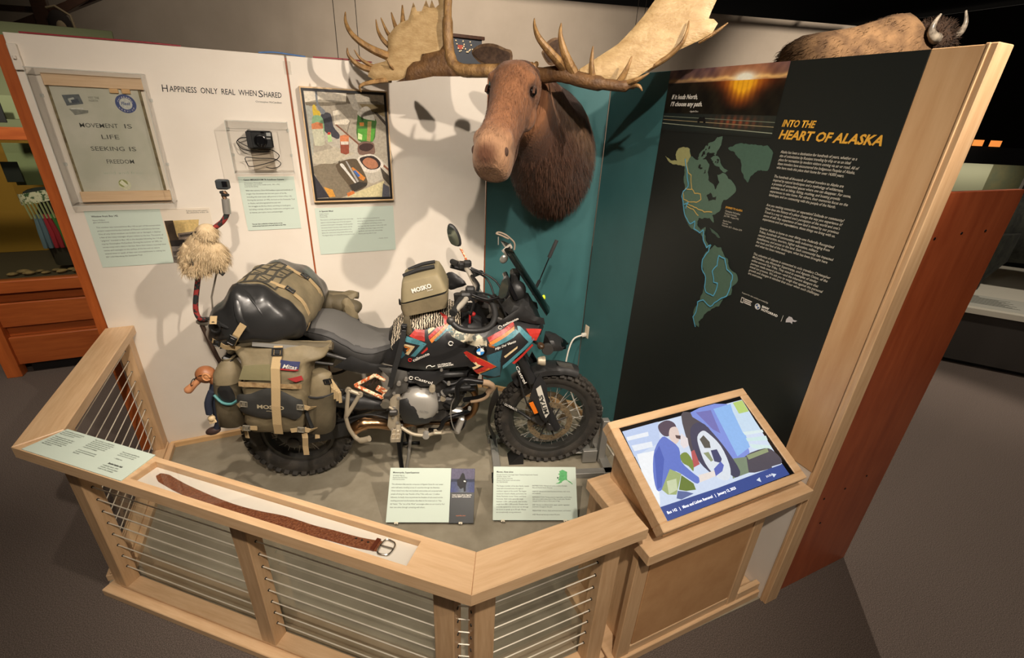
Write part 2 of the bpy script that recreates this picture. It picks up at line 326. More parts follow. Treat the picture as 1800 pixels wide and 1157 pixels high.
SCREEN = [([(0.044,0.385),(0.698,0.384),(0.67,0.04),(0.033,0.03)],(214,226,246)),([(0.044,0.385),(0.222,0.386),(0.182,0.304),(0.04,0.278)],(196,212,244)),([(0.05,0.359),(0.154,0.357),(0.147,0.34),(0.047,0.344)],(240,244,250)),([(0.052,0.322),(0.147,0.316),(0.139,0.294),(0.052,0.298)],(238,243,250)),([(0.056,0.285),(0.141,0.278),(0.046,0.094),(0.029,0.085),(0.027,0.217)],(248,250,252)),([(0.347,0.388),(0.401,0.388),(0.472,0.353),(0.411,0.235),(0.3,0.21),(0.3,0.263)],(84,76,82)),([(0.398,0.388),(0.604,0.383),(0.581,0.244),(0.544,0.146),(0.463,0.157),(0.441,0.222),(0.438,0.307)],(132,150,226)),([(0.52,0.377),(0.623,0.379),(0.602,0.256),(0.575,0.182),(0.487,0.162)],(148,190,244)),([(0.424,0.382),(0.504,0.375),(0.478,0.269),(0.454,0.293)],(120,118,186)),([(0.625,0.382),(0.693,0.382),(0.687,0.235),(0.588,0.248),(0.609,0.345)],(206,226,244)),([(0.639,0.381),(0.696,0.381),(0.691,0.325),(0.632,0.327)],(190,214,120)),([(0.588,0.248),(0.693,0.234),(0.691,0.222),(0.59,0.233)],(224,240,240)),([(0.583,0.22),(0.69,0.205),(0.684,0.186),(0.581,0.206)],(210,236,234)),([(0.582,0.194),(0.68,0.162),(0.665,0.137),(0.583,0.175)],(216,238,236)),([(0.521,0.153),(0.642,0.159),(0.677,0.133),(0.68,0.088),(0.613,0.079),(0.485,0.093)],(82,76,86)),([(0.531,0.155),(0.654,0.157),(0.648,0.141),(0.529,0.137)],(150,160,120)),([(0.446,0.162),(0.527,0.15),(0.49,0.091),(0.402,0.09)],(128,142,116)),([(0.352,0.323),(0.418,0.336),(0.443,0.278),(0.457,0.191),(0.455,0.106),(0.416,0.091),(0.39,0.124),(0.349,0.104),(0.306,0.167),(0.305,0.235)],(70,68,92)),([(0.359,0.282),(0.399,0.3),(0.42,0.284),(0.441,0.222),(0.427,0.145),(0.398,0.101),(0.365,0.093),(0.334,0.119),(0.323,0.173),(0.336,0.233)],(226,232,240)),([(0.363,0.27),(0.392,0.282),(0.401,0.249),(0.389,0.225),(0.361,0.232)],(92,88,80)),([(0.382,0.216),(0.413,0.213),(0.408,0.172),(0.392,0.159),(0.368,0.172)],(70,72,110)),([(0.342,0.215),(0.368,0.213),(0.366,0.177),(0.352,0.175)],(150,158,120)),([(0.291,0.234),(0.31,0.237),(0.297,0.179),(0.261,0.174)],(190,92,92)),([(0.217,0.373),(0.264,0.382),(0.291,0.364),(0.287,0.339),(0.259,0.34),(0.238,0.318),(0.213,0.323),(0.204,0.348)],(88,72,88)),([(0.26,0.346),(0.291,0.344),(0.285,0.312),(0.266,0.288),(0.237,0.279),(0.233,0.297),(0.235,0.319)],(232,210,200)),([(0.264,0.314),(0.29,0.305),(0.28,0.29),(0.261,0.301)],(90,70,70)),([(0.294,0.315),(0.311,0.288),(0.297,0.259),(0.267,0.253),(0.262,0.273)],(236,226,226)),([(0.202,0.321),(0.226,0.304),(0.247,0.261),(0.224,0.209),(0.244,0.158),(0.26,0.129),(0.237,0.115),(0.213,0.141),(0.179,0.181),(0.146,0.179),(0.086,0.138),(0.059,0.141),(0.084,0.207),(0.136,0.279)],(104,124,206)),([(0.127,0.265),(0.168,0.292),(0.157,0.237),(0.084,0.144),(0.063,0.142)],(80,100,186)),([(0.234,0.233),(0.268,0.237),(0.274,0.201),(0.252,0.162),(0.243,0.184),(0.226,0.204)],(128,146,68)),([(0.157,0.196),(0.194,0.166),(0.127,0.103),(0.093,0.113),(0.079,0.136)],(166,180,120)),([(0.191,0.162),(0.222,0.12),(0.217,0.097),(0.174,0.104),(0.147,0.116)],(110,128,56)),([(0.117,0.158),(0.162,0.156),(0.142,0.118),(0.097,0.112)],(208,216,176)),([(0.14,0.114),(0.173,0.102),(0.199,0.087),(0.136,0.082),(0.119,0.091)],(96,110,160)),([(0.263,0.142),(0.343,0.139),(0.334,0.119),(0.25,0.116)],(240,228,220)),([(0.345,0.146),(0.395,0.164),(0.399,0.147),(0.376,0.128),(0.334,0.119)],(96,108,190)),([(0.03,0.082),(0.308,0.077),(0.672,0.08),(0.672,0.034),(0.033,0.03)],(58,78,146)),([(0.501,0.056),(0.523,0.062),(0.518,0.044)],(224,232,244)),([(0.589,0.061),(0.611,0.052),(0.589,0.044)],(224,232,244)),([(0.613,0.084),(0.666,0.082),(0.664,0.079),(0.611,0.079)],(210,220,240))]
MAP = [([(1.253,2.0),(1.229,2.032),(1.234,2.067),(1.275,2.08),(1.319,2.073),(1.335,2.041),(1.387,2.027),(1.404,2.038),(1.445,2.033),(1.471,2.01),(1.469,1.975),(1.485,1.94),(1.526,1.931),(1.54,1.905),(1.555,1.94),(1.532,1.973),(1.565,1.986),(1.602,1.964),(1.662,1.919),(1.642,1.889),(1.602,1.864),(1.598,1.816),(1.557,1.784),(1.574,1.749),(1.543,1.767),(1.474,1.753),(1.474,1.717),(1.503,1.698),(1.531,1.719),(1.532,1.684),(1.549,1.658),(1.576,1.634),(1.599,1.642),(1.587,1.617),(1.557,1.629),(1.526,1.668),(1.465,1.684),(1.418,1.7),(1.389,1.725),(1.364,1.762),(1.343,1.799),(1.328,1.838),(1.338,1.88),(1.314,1.957),(1.3,1.99)],(86,112,96)),([(1.386,2.032),(1.389,2.053),(1.415,2.081),(1.425,2.1),(1.483,2.139),(1.514,2.145),(1.517,2.106),(1.501,2.078),(1.495,2.056),(1.461,2.066),(1.44,2.051),(1.418,2.035)],(86,112,96)),([(1.467,2.044),(1.507,2.057),(1.532,2.037),(1.591,1.998),(1.577,1.988),(1.534,2.01),(1.501,2.015)],(86,112,96)),([(1.561,2.096),(1.601,2.116),(1.686,2.122),(1.767,2.123),(1.805,2.095),(1.8,2.022),(1.738,2.007),(1.715,1.961),(1.671,1.999),(1.642,2.056)],(72,100,86)),([(1.587,1.617),(1.611,1.645),(1.656,1.645),(1.684,1.613),(1.712,1.601),(1.729,1.566),(1.784,1.543),(1.795,1.517),(1.773,1.48),(1.779,1.441),(1.738,1.394),(1.724,1.357),(1.682,1.318),(1.661,1.299),(1.645,1.258),(1.624,1.232),(1.633,1.201),(1.594,1.214),(1.578,1.254),(1.59,1.327),(1.603,1.377),(1.605,1.432),(1.602,1.475),(1.564,1.527),(1.559,1.578)],(82,108,92)),([(1.146,2.025),(1.198,2.006),(1.243,2.009),(1.223,2.037),(1.234,2.067),(1.275,2.08),(1.319,2.073),(1.335,2.041),(1.317,1.994),(1.263,1.989),(1.201,1.994)],(158,158,108)),([(1.557,1.72),(1.599,1.71),(1.636,1.689),(1.625,1.685),(1.575,1.704)],(70,92,80)),([(1.475,1.976),(1.49,1.977),(1.538,1.956),(1.533,1.916),(1.493,1.936)],(30,34,32)),([(1.493,1.869),(1.514,1.887),(1.535,1.867),(1.556,1.875),(1.555,1.856),(1.514,1.844)],(30,34,32))]
ROUTE_BLUE = [[(1.305,2.024),(1.335,1.969),(1.363,1.894),(1.335,1.865),(1.332,1.839),(1.35,1.811),(1.377,1.754),(1.402,1.733),(1.429,1.713),(1.458,1.734),(1.463,1.694),(1.507,1.684),(1.526,1.703),(1.54,1.656),(1.572,1.623),(1.593,1.643)],[(1.593,1.641),(1.59,1.607),(1.564,1.559),(1.575,1.509),(1.609,1.477),(1.617,1.426),(1.633,1.404),(1.684,1.401),(1.693,1.436),(1.691,1.472),(1.667,1.469),(1.643,1.519),(1.664,1.556),(1.661,1.606),(1.7,1.602),(1.726,1.555),(1.767,1.538),(1.772,1.484),(1.764,1.43),(1.725,1.395),(1.682,1.342),(1.63,1.359),(1.597,1.336),(1.602,1.286),(1.589,1.246),(1.619,1.201)],[(1.367,1.804),(1.392,1.818),(1.382,1.786)]]
ROUTE_GOLD = [[(1.31,2.02),(1.341,1.96),(1.364,1.951),(1.386,1.887),(1.413,1.867),(1.453,1.87),(1.464,1.845),(1.438,1.826),(1.384,1.819),(1.346,1.826),(1.332,1.859),(1.345,1.881),(1.387,1.883)],[(1.375,1.81),(1.446,1.8),(1.504,1.789),(1.553,1.798)],[(1.379,1.796),(1.428,1.789),(1.47,1.765)]]
LOGO_ALASKA = [(2.083,1.436),(2.091,1.454),(2.105,1.455),(2.114,1.447),(2.132,1.45),(2.124,1.441),(2.113,1.439),(2.115,1.428),(2.104,1.431),(2.085,1.423)]
AK = [(0.401,0.277),(0.42,0.287),(0.451,0.274),(0.451,0.226),(0.468,0.218),(0.483,0.203),(0.478,0.202),(0.462,0.214),(0.449,0.225),(0.433,0.226),(0.415,0.215),(0.399,0.206),(0.377,0.205),(0.395,0.212),(0.406,0.222),(0.393,0.226),(0.4,0.239),(0.404,0.256),(0.394,0.261),(0.407,0.267)]
AK2 = [[(0.388,0.245),(0.398,0.242),(0.394,0.233),(0.388,0.236)],[(0.411,0.215),(0.417,0.215),(0.414,0.21)]]
RIDER = [([(0.426,0.271),(0.433,0.277),(0.442,0.268),(0.45,0.237),(0.46,0.229),(0.454,0.207),(0.453,0.171),(0.443,0.168),(0.439,0.192),(0.423,0.183),(0.403,0.206),(0.398,0.234),(0.414,0.244),(0.42,0.259)],(34,34,38)),([(0.439,0.232),(0.45,0.232),(0.452,0.224),(0.44,0.225)],(236,236,230))]
BUSPIC = [([(-1.994,1.549),(-1.822,1.55),(-1.886,1.299),(-2.001,1.302)],(206,178,118)),([(-1.994,1.549),(-1.951,1.55),(-1.951,1.46),(-1.942,1.436),(-1.847,1.436),(-1.863,1.407),(-1.992,1.41)],(62,48,34)),([(-1.944,1.474),(-1.863,1.481),(-1.85,1.472),(-1.857,1.437),(-1.947,1.436)],(118,104,92)),([(-1.936,1.465),(-1.86,1.471),(-1.863,1.457),(-1.936,1.45)],(60,52,46)),([(-1.994,1.433),(-1.852,1.437),(-1.865,1.389),(-1.994,1.398)],(34,28,24)),([(-1.994,1.398),(-1.864,1.395),(-1.886,1.296),(-2.002,1.3)],(112,104,96)),([(-1.991,1.368),(-1.911,1.374),(-1.88,1.354),(-1.937,1.346),(-1.992,1.344)],(70,62,56)),([(-1.994,1.332),(-1.888,1.336),(-1.887,1.317),(-1.993,1.314)],(64,58,52))]
STRAP = [[(-1.493,2.009),(-1.519,2.007),(-1.542,1.99),(-1.543,1.975),(-1.518,1.948),(-1.456,1.936),(-1.379,1.934)],[(-1.54,1.993),(-1.503,1.969),(-1.454,1.949),(-1.381,1.945),(-1.35,1.933),(-1.336,1.916),(-1.346,1.896),(-1.376,1.88),(-1.439,1.864),(-1.5,1.852),(-1.514,1.87),(-1.517,1.895),(-1.505,1.905),(-1.451,1.897),(-1.374,1.895),(-1.342,1.884),(-1.334,1.868),(-1.35,1.848),(-1.382,1.842),(-1.417,1.852)]]
DECALS = [([(0.728,1.062),(0.812,1.144),(0.813,1.038),(0.77,1.046)],(176,48,40)),([(0.714,1.06),(0.77,1.048),(0.823,1.025),(0.756,0.942),(0.731,0.945),(0.787,1.015),(0.702,1.032)],(74,128,138)),([(0.697,1.019),(0.759,1.008),(0.72,0.95),(0.702,0.957),(0.733,0.995),(0.698,1.003)],(214,190,146)),([(0.701,1.008),(0.736,0.999),(0.715,0.966),(0.707,0.976),(0.721,0.993),(0.701,0.996)],(206,122,52)),([(0.681,0.991),(0.702,0.951),(0.68,0.925),(0.669,0.941)],(52,92,104)),([(0.789,0.965),(0.826,1.007),(0.829,0.992),(0.798,0.962)],(176,48,40)),([(0.822,1.152),(0.888,1.157),(0.907,1.134),(0.834,1.076),(0.83,1.094),(0.881,1.134),(0.863,1.143),(0.827,1.135)],(214,190,146)),([(0.829,1.13),(0.862,1.139),(0.876,1.132),(0.832,1.094),(0.83,1.107),(0.848,1.122)],(52,92,104)),([(0.841,1.168),(0.895,1.17),(0.935,1.156),(0.939,1.133),(0.837,1.049),(0.833,1.066),(0.912,1.134),(0.895,1.156)],(176,48,40)),([(0.839,1.047),(0.941,1.132),(0.954,1.127),(0.851,1.031)],(206,122,52)),([(0.86,1.046),(0.957,1.131),(0.978,1.112),(0.989,1.087),(0.934,1.093),(0.873,1.041)],(74,128,138)),([(1.155,1.066),(1.307,1.13),(1.312,1.112),(1.166,1.044)],(176,48,40)),([(1.166,1.042),(1.312,1.11),(1.31,1.091),(1.173,1.024)],(206,122,52)),([(1.178,1.027),(1.317,1.095),(1.342,1.08),(1.304,1.055),(1.201,1.018)],(74,128,138)),([(1.16,1.035),(1.195,1.029),(1.196,1.009),(1.166,1.018)],(150,86,40)),([(1.38,1.088),(1.478,1.068),(1.446,1.009),(1.425,1.015)],(176,48,40)),([(1.327,1.109),(1.347,1.104),(1.434,1.02),(1.248,0.868),(1.245,0.892),(1.397,1.014),(1.332,1.087)],(74,128,138)),([(1.301,0.9),(1.421,0.994),(1.429,0.983),(1.316,0.89)],(176,48,40)),([(1.251,0.952),(1.33,1.004),(1.329,0.99),(1.259,0.941)],(214,190,146)),([(1.151,0.962),(1.24,0.994),(1.231,0.926),(1.161,0.928)],(52,92,104)),([(1.025,0.982),(1.04,0.992),(1.128,0.94),(1.209,0.89),(1.103,0.844),(1.081,0.87),(1.143,0.894),(1.067,0.928)],(176,48,40)),([(1.041,0.992),(1.079,0.97),(1.165,0.922),(1.211,0.89),(1.11,0.84),(1.105,0.847),(1.179,0.89),(1.122,0.928)],(206,122,52)),([(1.031,0.969),(1.11,0.912),(1.123,0.902),(1.08,0.875),(1.072,0.889),(1.098,0.901)],(214,190,146)),([(1.157,0.969),(1.206,0.953),(1.233,0.917),(1.235,0.821),(1.204,0.811),(1.118,0.837),(1.216,0.886),(1.158,0.926)],(52,92,104))]
CAMO = [(0.93,1.106),(0.984,1.119),(1.094,1.097),(1.152,1.053),(1.153,1.022),(1.094,1.023),(1.03,1.039),(0.966,1.066)]

# ------------------------------------------------------------------ world-space things
_inv = {}
def wempty(name, loc, label=None, cat=None, group=None):
    o = empty(name, loc, 0, label, cat, group); _inv[o.name] = Matrix.Translation(-V(loc)); return o
def fixup():
    for o in bpy.data.objects:
        if o.parent and o.parent.name in _inv: o.matrix_parent_inverse = _inv[o.parent.name]
def vcol_mat(name, rough=.5, emit=0, spec=.4, grain=.16):
    if name in MATS: return MATS[name]
    m = bpy.data.materials.new(name); MATS[name] = m; m.use_nodes = True; nt = m.node_tree; b = nt.nodes['Principled BSDF']
    a = nt.nodes.new('ShaderNodeAttribute'); a.attribute_name = 'print'
    no = nt.nodes.new('ShaderNodeTexNoise'); no.inputs['Scale'].default_value = 90; no.inputs['Detail'].default_value = 5
    tc = nt.nodes.new('ShaderNodeTexCoord'); nt.links.new(tc.outputs['Object'], no.inputs['Vector'])
    mr = nt.nodes.new('ShaderNodeMapRange'); mr.inputs[1].default_value = .3; mr.inputs[2].default_value = .7; mr.inputs[3].default_value = 1 - grain; mr.inputs[4].default_value = 1 + grain
    nt.links.new(no.outputs['Fac'], mr.inputs[0]); vm = nt.nodes.new('ShaderNodeVectorMath'); vm.operation = 'SCALE'
    nt.links.new(a.outputs['Color'], vm.inputs[0]); nt.links.new(mr.outputs[0], vm.inputs['Scale']); a = vm
    nt.links.new(a.outputs[0], b.inputs['Base Color']); b.inputs['Roughness'].default_value = rough; b.inputs['Specular IOR Level'].default_value = spec
    if emit:
        b.inputs['Base Color'].default_value = (.02, .02, .02, 1)
        nt.links.remove(b.inputs['Base Color'].links[0]); nt.links.new(a.outputs[0], b.inputs['Emission Color']); b.inputs['Emission Strength'].default_value = emit
    return m
def picture(name, fr, polys, n, m, parent, grid=None, soft=0, clamp=None):
    """flat print: list of (outline, rgb) laid one over the other; grid = (u0, v0, u1, v1, nu, nv, fn) gives a shaded background"""
    vs = []; fs = []; cs = []
    if grid:
        u0, v0, u1, v1, nu, nv, fn = grid
        for j in range(nv + 1):
            for i in range(nu + 1):
                a, b = i / nu, j / nv; vs.append(fr(u0 + (u1 - u0) * a, v0 + (v1 - v0) * b, n)); cs.append(lin(fn(a, b)))
        for j in range(nv):
            for i in range(nu): q = j * (nu + 1) + i; fs.append((q, q + 1, q + nu + 2, q + nu + 1))
    for k, (poly, c) in enumerate(polys):
        if soft and len(poly) > 5: poly = sm2(poly, soft)
        if clamp: poly = [(min(max(u, clamp[0]), clamp[2]), min(max(v, clamp[1]), clamp[3])) for u, v in poly]
        o = len(vs); vs += [fr(u, v, n + .00006 * (k + 1)) for u, v in poly]; cs += [lin(c)] * len(poly)
        tri, = (delaunay_2d_cdt([V(p) for p in poly], [], [list(range(len(poly)))], 1, 1e-7),)
        if len(tri[0]) == len(poly): fs += [tuple(i + o for i in t) for t in tri[2]]
        else: fs.append(tuple(range(o, o + len(poly))))
    me = bpy.data.meshes.new(name); me.from_pydata([tuple(v) for v in vs], [], fs)
    at = me.color_attributes.new('print', 'FLOAT_COLOR', 'POINT')
    for i, c in enumerate(cs): at.data[i].color = c + (1,)
    me.materials.append(m); me.update(); o = bpy.data.objects.new(name, me); COL.objects.link(o)
    if parent is not None: o.parent = parent
    return o
def board(name, p0, p1, wdt, hgt, m, parent=None, bev=.003, ztop=None):
    """straight board from p0 to p1 (centre line), own x axis along the grain"""
    p0, p1 = V(p0), V(p1); d = p1 - p0; b = B(); b.box((d.length / 2, 0, 0), (d.length, wdt, hgt), bev)
    q = d.to_track_quat('X', 'Z'); o = b.obj(name, m, parent); o.rotation_mode = 'QUATERNION'; o.rotation_quaternion = q; o.location = p0; return o
def post(name, x, y, sx, sy, z0, z1, m, parent=None, rz=0, bev=.003):
    b = B(); b.box((0, 0, (z1 - z0) / 2), (sx, sy, z1 - z0), bev); return b.obj(name, m, parent, loc=(x, y, z0), rot=(0, 0, rz))

# ================================================================== THE SETTING
b = B(); b.add([(-9, -7, 0), (14, -7, 0), (14, 10, 0), (-9, 10, 0)], [(0, 1, 2, 3)]); struct(b.obj('floor', carpet))
EX = [(-2.40, .0), (0, 0), (.613, -.542), (.613, -2.395), (-.95, -2.36), (-2.38, -1.11)]
b = B(); b.prism(EX[::-1], lambda u, v, w: (u, v, w), .0005, .004); struct(b.obj('floor_concrete', concrete))
# long white wall: orange backing seen at the seams and the left end, two white sheets proud of it
wl = B().box((-1.2375, .075, 1.215), (2.475, .11, 2.43)).obj('wall_left', orange_wood); struct(wl, 'long white exhibit wall of two tall sheets with an orange seam')
for x0, x1 in ((-2.417, -1.232), (-1.222, -.006)):
    slab('wall_sheet', x0, .002, x1, 2.44, LW, -.02, 0, white_paint, wl, .002)
wc = B(); wc.prism([(0, .004), (.613, -.538), (.66, -.46), (.05, .09)][::-1], lambda u, v, w: (u, v, w), 0, 2.43); wc = struct(wc.obj('wall_corner', orange_wood), 'diagonal teal corner wall behind the animal head')
CH = Fr((0, 0, 0), (.749, -.6625, 0), (0, 0, 1))
slab('wall_sheet', .003, .0, .815, 2.44, CH, -.02, 0, teal_paint, wc, .002)
wr = B().box((.665, -1.475, 1.215), (.085, 1.865, 2.43)).obj('wall_right', white_paint); struct(wr, 'right exhibit wall, teal beside the graphic and white low down')
slab('wall_sheet', .545, .0, 1.075, 2.44, RW, -.01, 0, teal_paint, wr, .002)
slab('wall_sheet', 1.075, .0, 2.405, .84, RW, -.01, -.001, white_paint, wr, .002)
slab('edge_board', 2.262, .84, 2.405, 2.44, RW, -.01, .004, birch, wr, .002)
tr = B(); tr.box((.655, -2.417, 1.222), (.085, .022, 2.444), .003); tr.obj('end_trim', maple_z, wr)
tr = B(); tr.box((.62, -2.403, 1.222), (.022, .012, 2.444), .002); tr.obj('edge_trim', maple_z, wr)
# pine skirting
for nm, p0, p1 in (('baseboard_left', (-2.30, -.012, .022), (-.01, -.012, .022)), ('baseboard_right', (.600, -.56, .022), (.600, -1.95, .022)), ('baseboard_corner', (0, -.02, .022), (.60, -.55, .022))):
    struct(board(nm, p0, p1, .022, .044, pine))
# outer red plywood standing at the end of the right wall
b = B(); b.box((.99, -2.39, 1.01), (.585, .022, 2.02), .002); rp = b.obj('plywood_panel', red_ply)
tag(rp, 'tall red-brown plywood panel standing at the far right end of the exhibit', 'panel')
b = B()
for (x, z) in ((.78, 1.86), (.95, 1.87), (1.12, 1.87), (.80, .62), (.95, .63), (1.1, .66), (.86, .44), (.74, 1.2)): B().cyl((x, -2.4005, z), (x, -2.4035, z), .005, n=8).obj('screw', black_metal, rp)


# ------------------------------------------------------------------ museum hall behind
hall = mat('hall_wall', (190, 176, 158), .8, rgb2=(182, 168, 150), scale=2)
b = B(); b.prism([(-6.5, 6.78), (9.0, 2.48), (9.05, 2.6), (-6.5, 6.95)], lambda u, v, w: (u, v, w), 0, 3.8); struct(b.obj('wall_back', hall))
dark = mat('hall_dark', (46, 42, 38), .9)
b = B(); b.box((2.5, 1.5, 4.95), (23, 17, .1)); struct(b.obj('ceiling', mat('ceiling_black', (22, 24, 23), .9)))
b = B(); b.box((13.5, 1, 2.4), (.1, 16, 4.8)); struct(b.obj('wall_far_right', dark))
b = B(); b.box((-6.8, 2, 2.4), (.1, 14, 4.8)); struct(b.obj('wall_far_left', mat('hall_green', (92, 92, 76), .9)))
b = B(); b.box((1, -6.5, 2.4), (18, .1, 4.8)); struct(b.obj('wall_behind_camera', dark))
truss_m = mat('truss_green', (46, 62, 54), .6, .3)
for k, (xa, ya) in enumerate(((1.0, 3.1), (1.9, 3.9))):
    t = wempty('roof_truss', (xa, ya, 3.9), 'dark green steel roof truss above the beige back wall, ' + ('nearer' if k == 0 else 'farther') + ' of the two', 'truss')
    d = V((5.5, -1.52, 0)); a = V((xa, ya, 4.02 + .25 * k)); c = a + V((0, 0, .5))
    for nm, q in (('chord', a), ('chord', c)):
        B().tube([q, q + d], .035, 6).obj(nm, truss_m, t)
    for i in range(9):
        p = a + d * (i / 9); q = c + d * ((i + 1) / 9 if i % 2 == 0 else i / 9 + .02)
        B().tube([p if i % 2 == 0 else p, q], .018, 5).obj('brace', truss_m, t)
# hanging wires
wire = mat('wire', (60, 56, 50), .5, .6)
for k, (x, y, s) in enumerate(((-.62, 3.2, 'left'), (-.38, 3.2, 'right'), (3.05, 2.6, 'left'), (3.17, 2.6, 'right'))):
    o = B().tube([(x, y, 2.0), (x, y, 4.9)], .004, 5).obj('hanging_wire', wire)
    tag(o, 'thin dark hanging wire behind the %s antler, %s of the pair' % ('left' if k < 2 else 'right', s), 'wire', 'wires hanging in the hall')

# ------------------------------------------------------------------ left display case
lc = wempty('display_case', (-4.2, 1.9, 0), 'orange wooden glass-fronted display case behind the left railing', 'display case')
def lbox(name, x0, x1, z0, z1, y0, y1, m, par=lc, bev=.003): return B().box(((x0 + x1) / 2, (y0 + y1) / 2, (z0 + z1) / 2), (x1 - x0, y1 - y0, z1 - z0), bev).obj(name, m, par)
lbox('toe_kick', -3.56, -2.55, 0, .10, 1.56, 2.4, black_plastic)
lbox('lower_panel', -3.60, -2.55, .10, .345, 1.50, 1.54, orange_x)
lbox('recess_panel', -3.60, -2.55, .345, .45, 1.54, 1.56, orange_x)
lbox('middle_panel', -3.60, -2.55, .44, .64, 1.50, 1.54, orange_x)
lbox('recess_panel', -3.60, -2.55, .64, .735, 1.54, 1.56, orange_x)
lbox('sill_rail', -4.6, -2.55, .735, .83, 1.47, 1.56, orange_x)
lbox('case_floor', -4.6, -2.55, .80, .83, 1.5, 2.5, mat('case_floor', (70, 60, 44), .8))
lbox('corner_post', -3.70, -3.60, 0, .735, 1.47, 1.57, orange_wood)
lbox('shelf_rail', -4.6, -2.55, 1.87, 1.955, 1.48, 1.55, orange_x)
lbox('case_back', -4.6, -2.55, .83, 2.7, 2.48, 2.5, mat('case_back', (150, 160, 118), .8))
lbox('case_back', -4.2, -3.22, .83, 1.86, 2.44, 2.48, mat('case_ochre', (150, 112, 30), .8))
lbox('case_glass', -4.6, -2.55, .83, 1.87, 1.515, 1.52, glass('case_glass', (.93, .95, .9), .06))
lbox('graphic_board', -3.33, -3.05, 1.50, 1.82, 1.90, 1.91, mat('case_green_print', (128, 140, 100), .7))
lbox('graphic_board', -3.25, -3.13, 1.98, 2.12, 1.60, 1.61, mat('case_black_print', (24, 28, 26), .6))
lbox('graphic_board', -3.08, -2.98, 1.575, 1.83, 1.80, 1.81, MATS['case_black_print'])
lbox('graphic_board', -3.30, -3.20, 1.55, 1.70, 1.70, 1.71, MATS['case_black_print'])
lbox('graphic_board', -3.4, -2.9, 2.0, 2.16, 1.70, 1.71, MATS['case_green_print'])
# beaded hat and tassel regalia inside the case
hat = wempty('beaded_garment', (-3.13, 1.75, .85), 'beaded collar with blue, red, green and yellow fringe in the left case', 'garment')
band = mat('beaded_band', (214, 208, 186), .7, rgb2=(60, 88, 56), scale=38, lo=.5, hi=.58)
b = B(); rg = []
for i in range(13):
    a = math.pi * (1.0 + i / 12); rg.append([V((-3.13 + (.17) * math.cos(a), 1.78 + .10 * math.sin(a), 1.40 + .035 * math.cos(a) + dz)) for dz in (0, .085)])
vs = [p for r in rg for p in r]; b.add(vs, [(2 * i, 2 * i + 1, 2 * i + 3, 2 * i + 2) for i in range(12)]); b.obj('beaded_band', band, hat, True)
B().ball((-3.13, 1.79, 1.44), (.15, .09, .06), 14, 8).obj('crown', mat('garment_dark', (30, 36, 34), .8), hat, True)
cols = [(90, 110, 126), (84, 104, 122), (150, 26, 44), (140, 24, 40), (44, 104, 44), (50, 110, 48), (206, 168, 40), (200, 160, 36), (80, 100, 108)]
for i, c in enumerate(cols):
    x = -3.235 + i * .026; m = mat('fringe_%d' % i, c, .85)
    B().tube([(x + .02, 1.70, 1.30), (x + .025 + .008 * i, 1.68, 1.16), (x + .02 + .010 * i, 1.68, 1.03)], [.012, .02, .016], 8).obj('fringe', m, hat, True)
for i in range(9):
    x = -3.25 + i * .024; B().tube([(x, 1.69, 1.40), (x + .015, 1.685, 1.27)], .007, 6).obj('bead_string', mat('bead_string', (146, 150, 110), .7), hat)
B().lathe([(.03, 0), (.10, .02), (.115, .25), (.10, .45), (.06, .55)], 14, Matrix.Translation((-3.13, 1.80, .85))).obj('mannequin', mat('mannequin', (40, 34, 24), .8), hat, True)
for i in range(9):
    x = -3.46 + i * .052; r = random.uniform(.02, .035)
    o = B().ball((x, 1.62 + .05 * (i % 2), .832 + r * .62), (r * 1.5, r, r * .6), 10, 6, rotz(random.random())).obj('carved_stone', mat('stone_tan', (150, 124, 84), .8, rgb2=(96, 78, 52), scale=22), None, True)
    tag(o, 'tan carved fragment on the floor of the left case, %s from the left' % ('first', 'second', 'third', 'fourth', 'fifth', 'sixth', 'seventh', 'eighth', 'ninth')[i], 'stone', 'fragments on the case floor')
# timber frame and mask high up on the left
tf = wempty('timber_frame', (-3.4, 4.0, 0), 'dark brown crossed timber frame above the top left corner', 'timber frame')
dt = wood('dark_timber', (66, 38, 20), (46, 26, 14), (9, 9, 1))
for nm, p0, p1, wd in (('beam', (-4.4, 4.05, 2.46), (-2.85, 4.05, 3.20), .08), ('beam', (-3.35, 4.0, 2.93), (-2.75, 4.0, 3.30), .075), ('post', (-3.46, 4.02, 0), (-3.44, 4.02, 3.3), .13), ('beam', (-4.4, 4.2, 2.95), (-3.3, 4.2, 2.99), .05)):
    p0, p1 = V(p0), V(p1); board(nm, p0, p1, .09, wd, dt, tf)
mk = wempty('carved_mask', (-3.28, 3.9, 2.62), 'dark carved mask with a pale face hanging on the timber frame', 'mask')
B().ball((-3.28, 3.87, 2.83), (.10, .05, .14), 16, 10).obj('hood', mat('mask_dark', (38, 30, 24), .9), mk, True)
B().ball((-3.265, 3.83, 2.80), (.045, .03, .075), 14, 8).obj('face', mat('mask_pale', (150, 134, 104), .8), mk, True)
B().tube([(-3.36, 3.88, 2.98), (-3.28, 3.86, 3.0), (-3.18, 3.88, 2.93), (-3.17, 3.9, 2.72)], .012, 6).obj('trim', MATS['mask_pale'], mk, True)

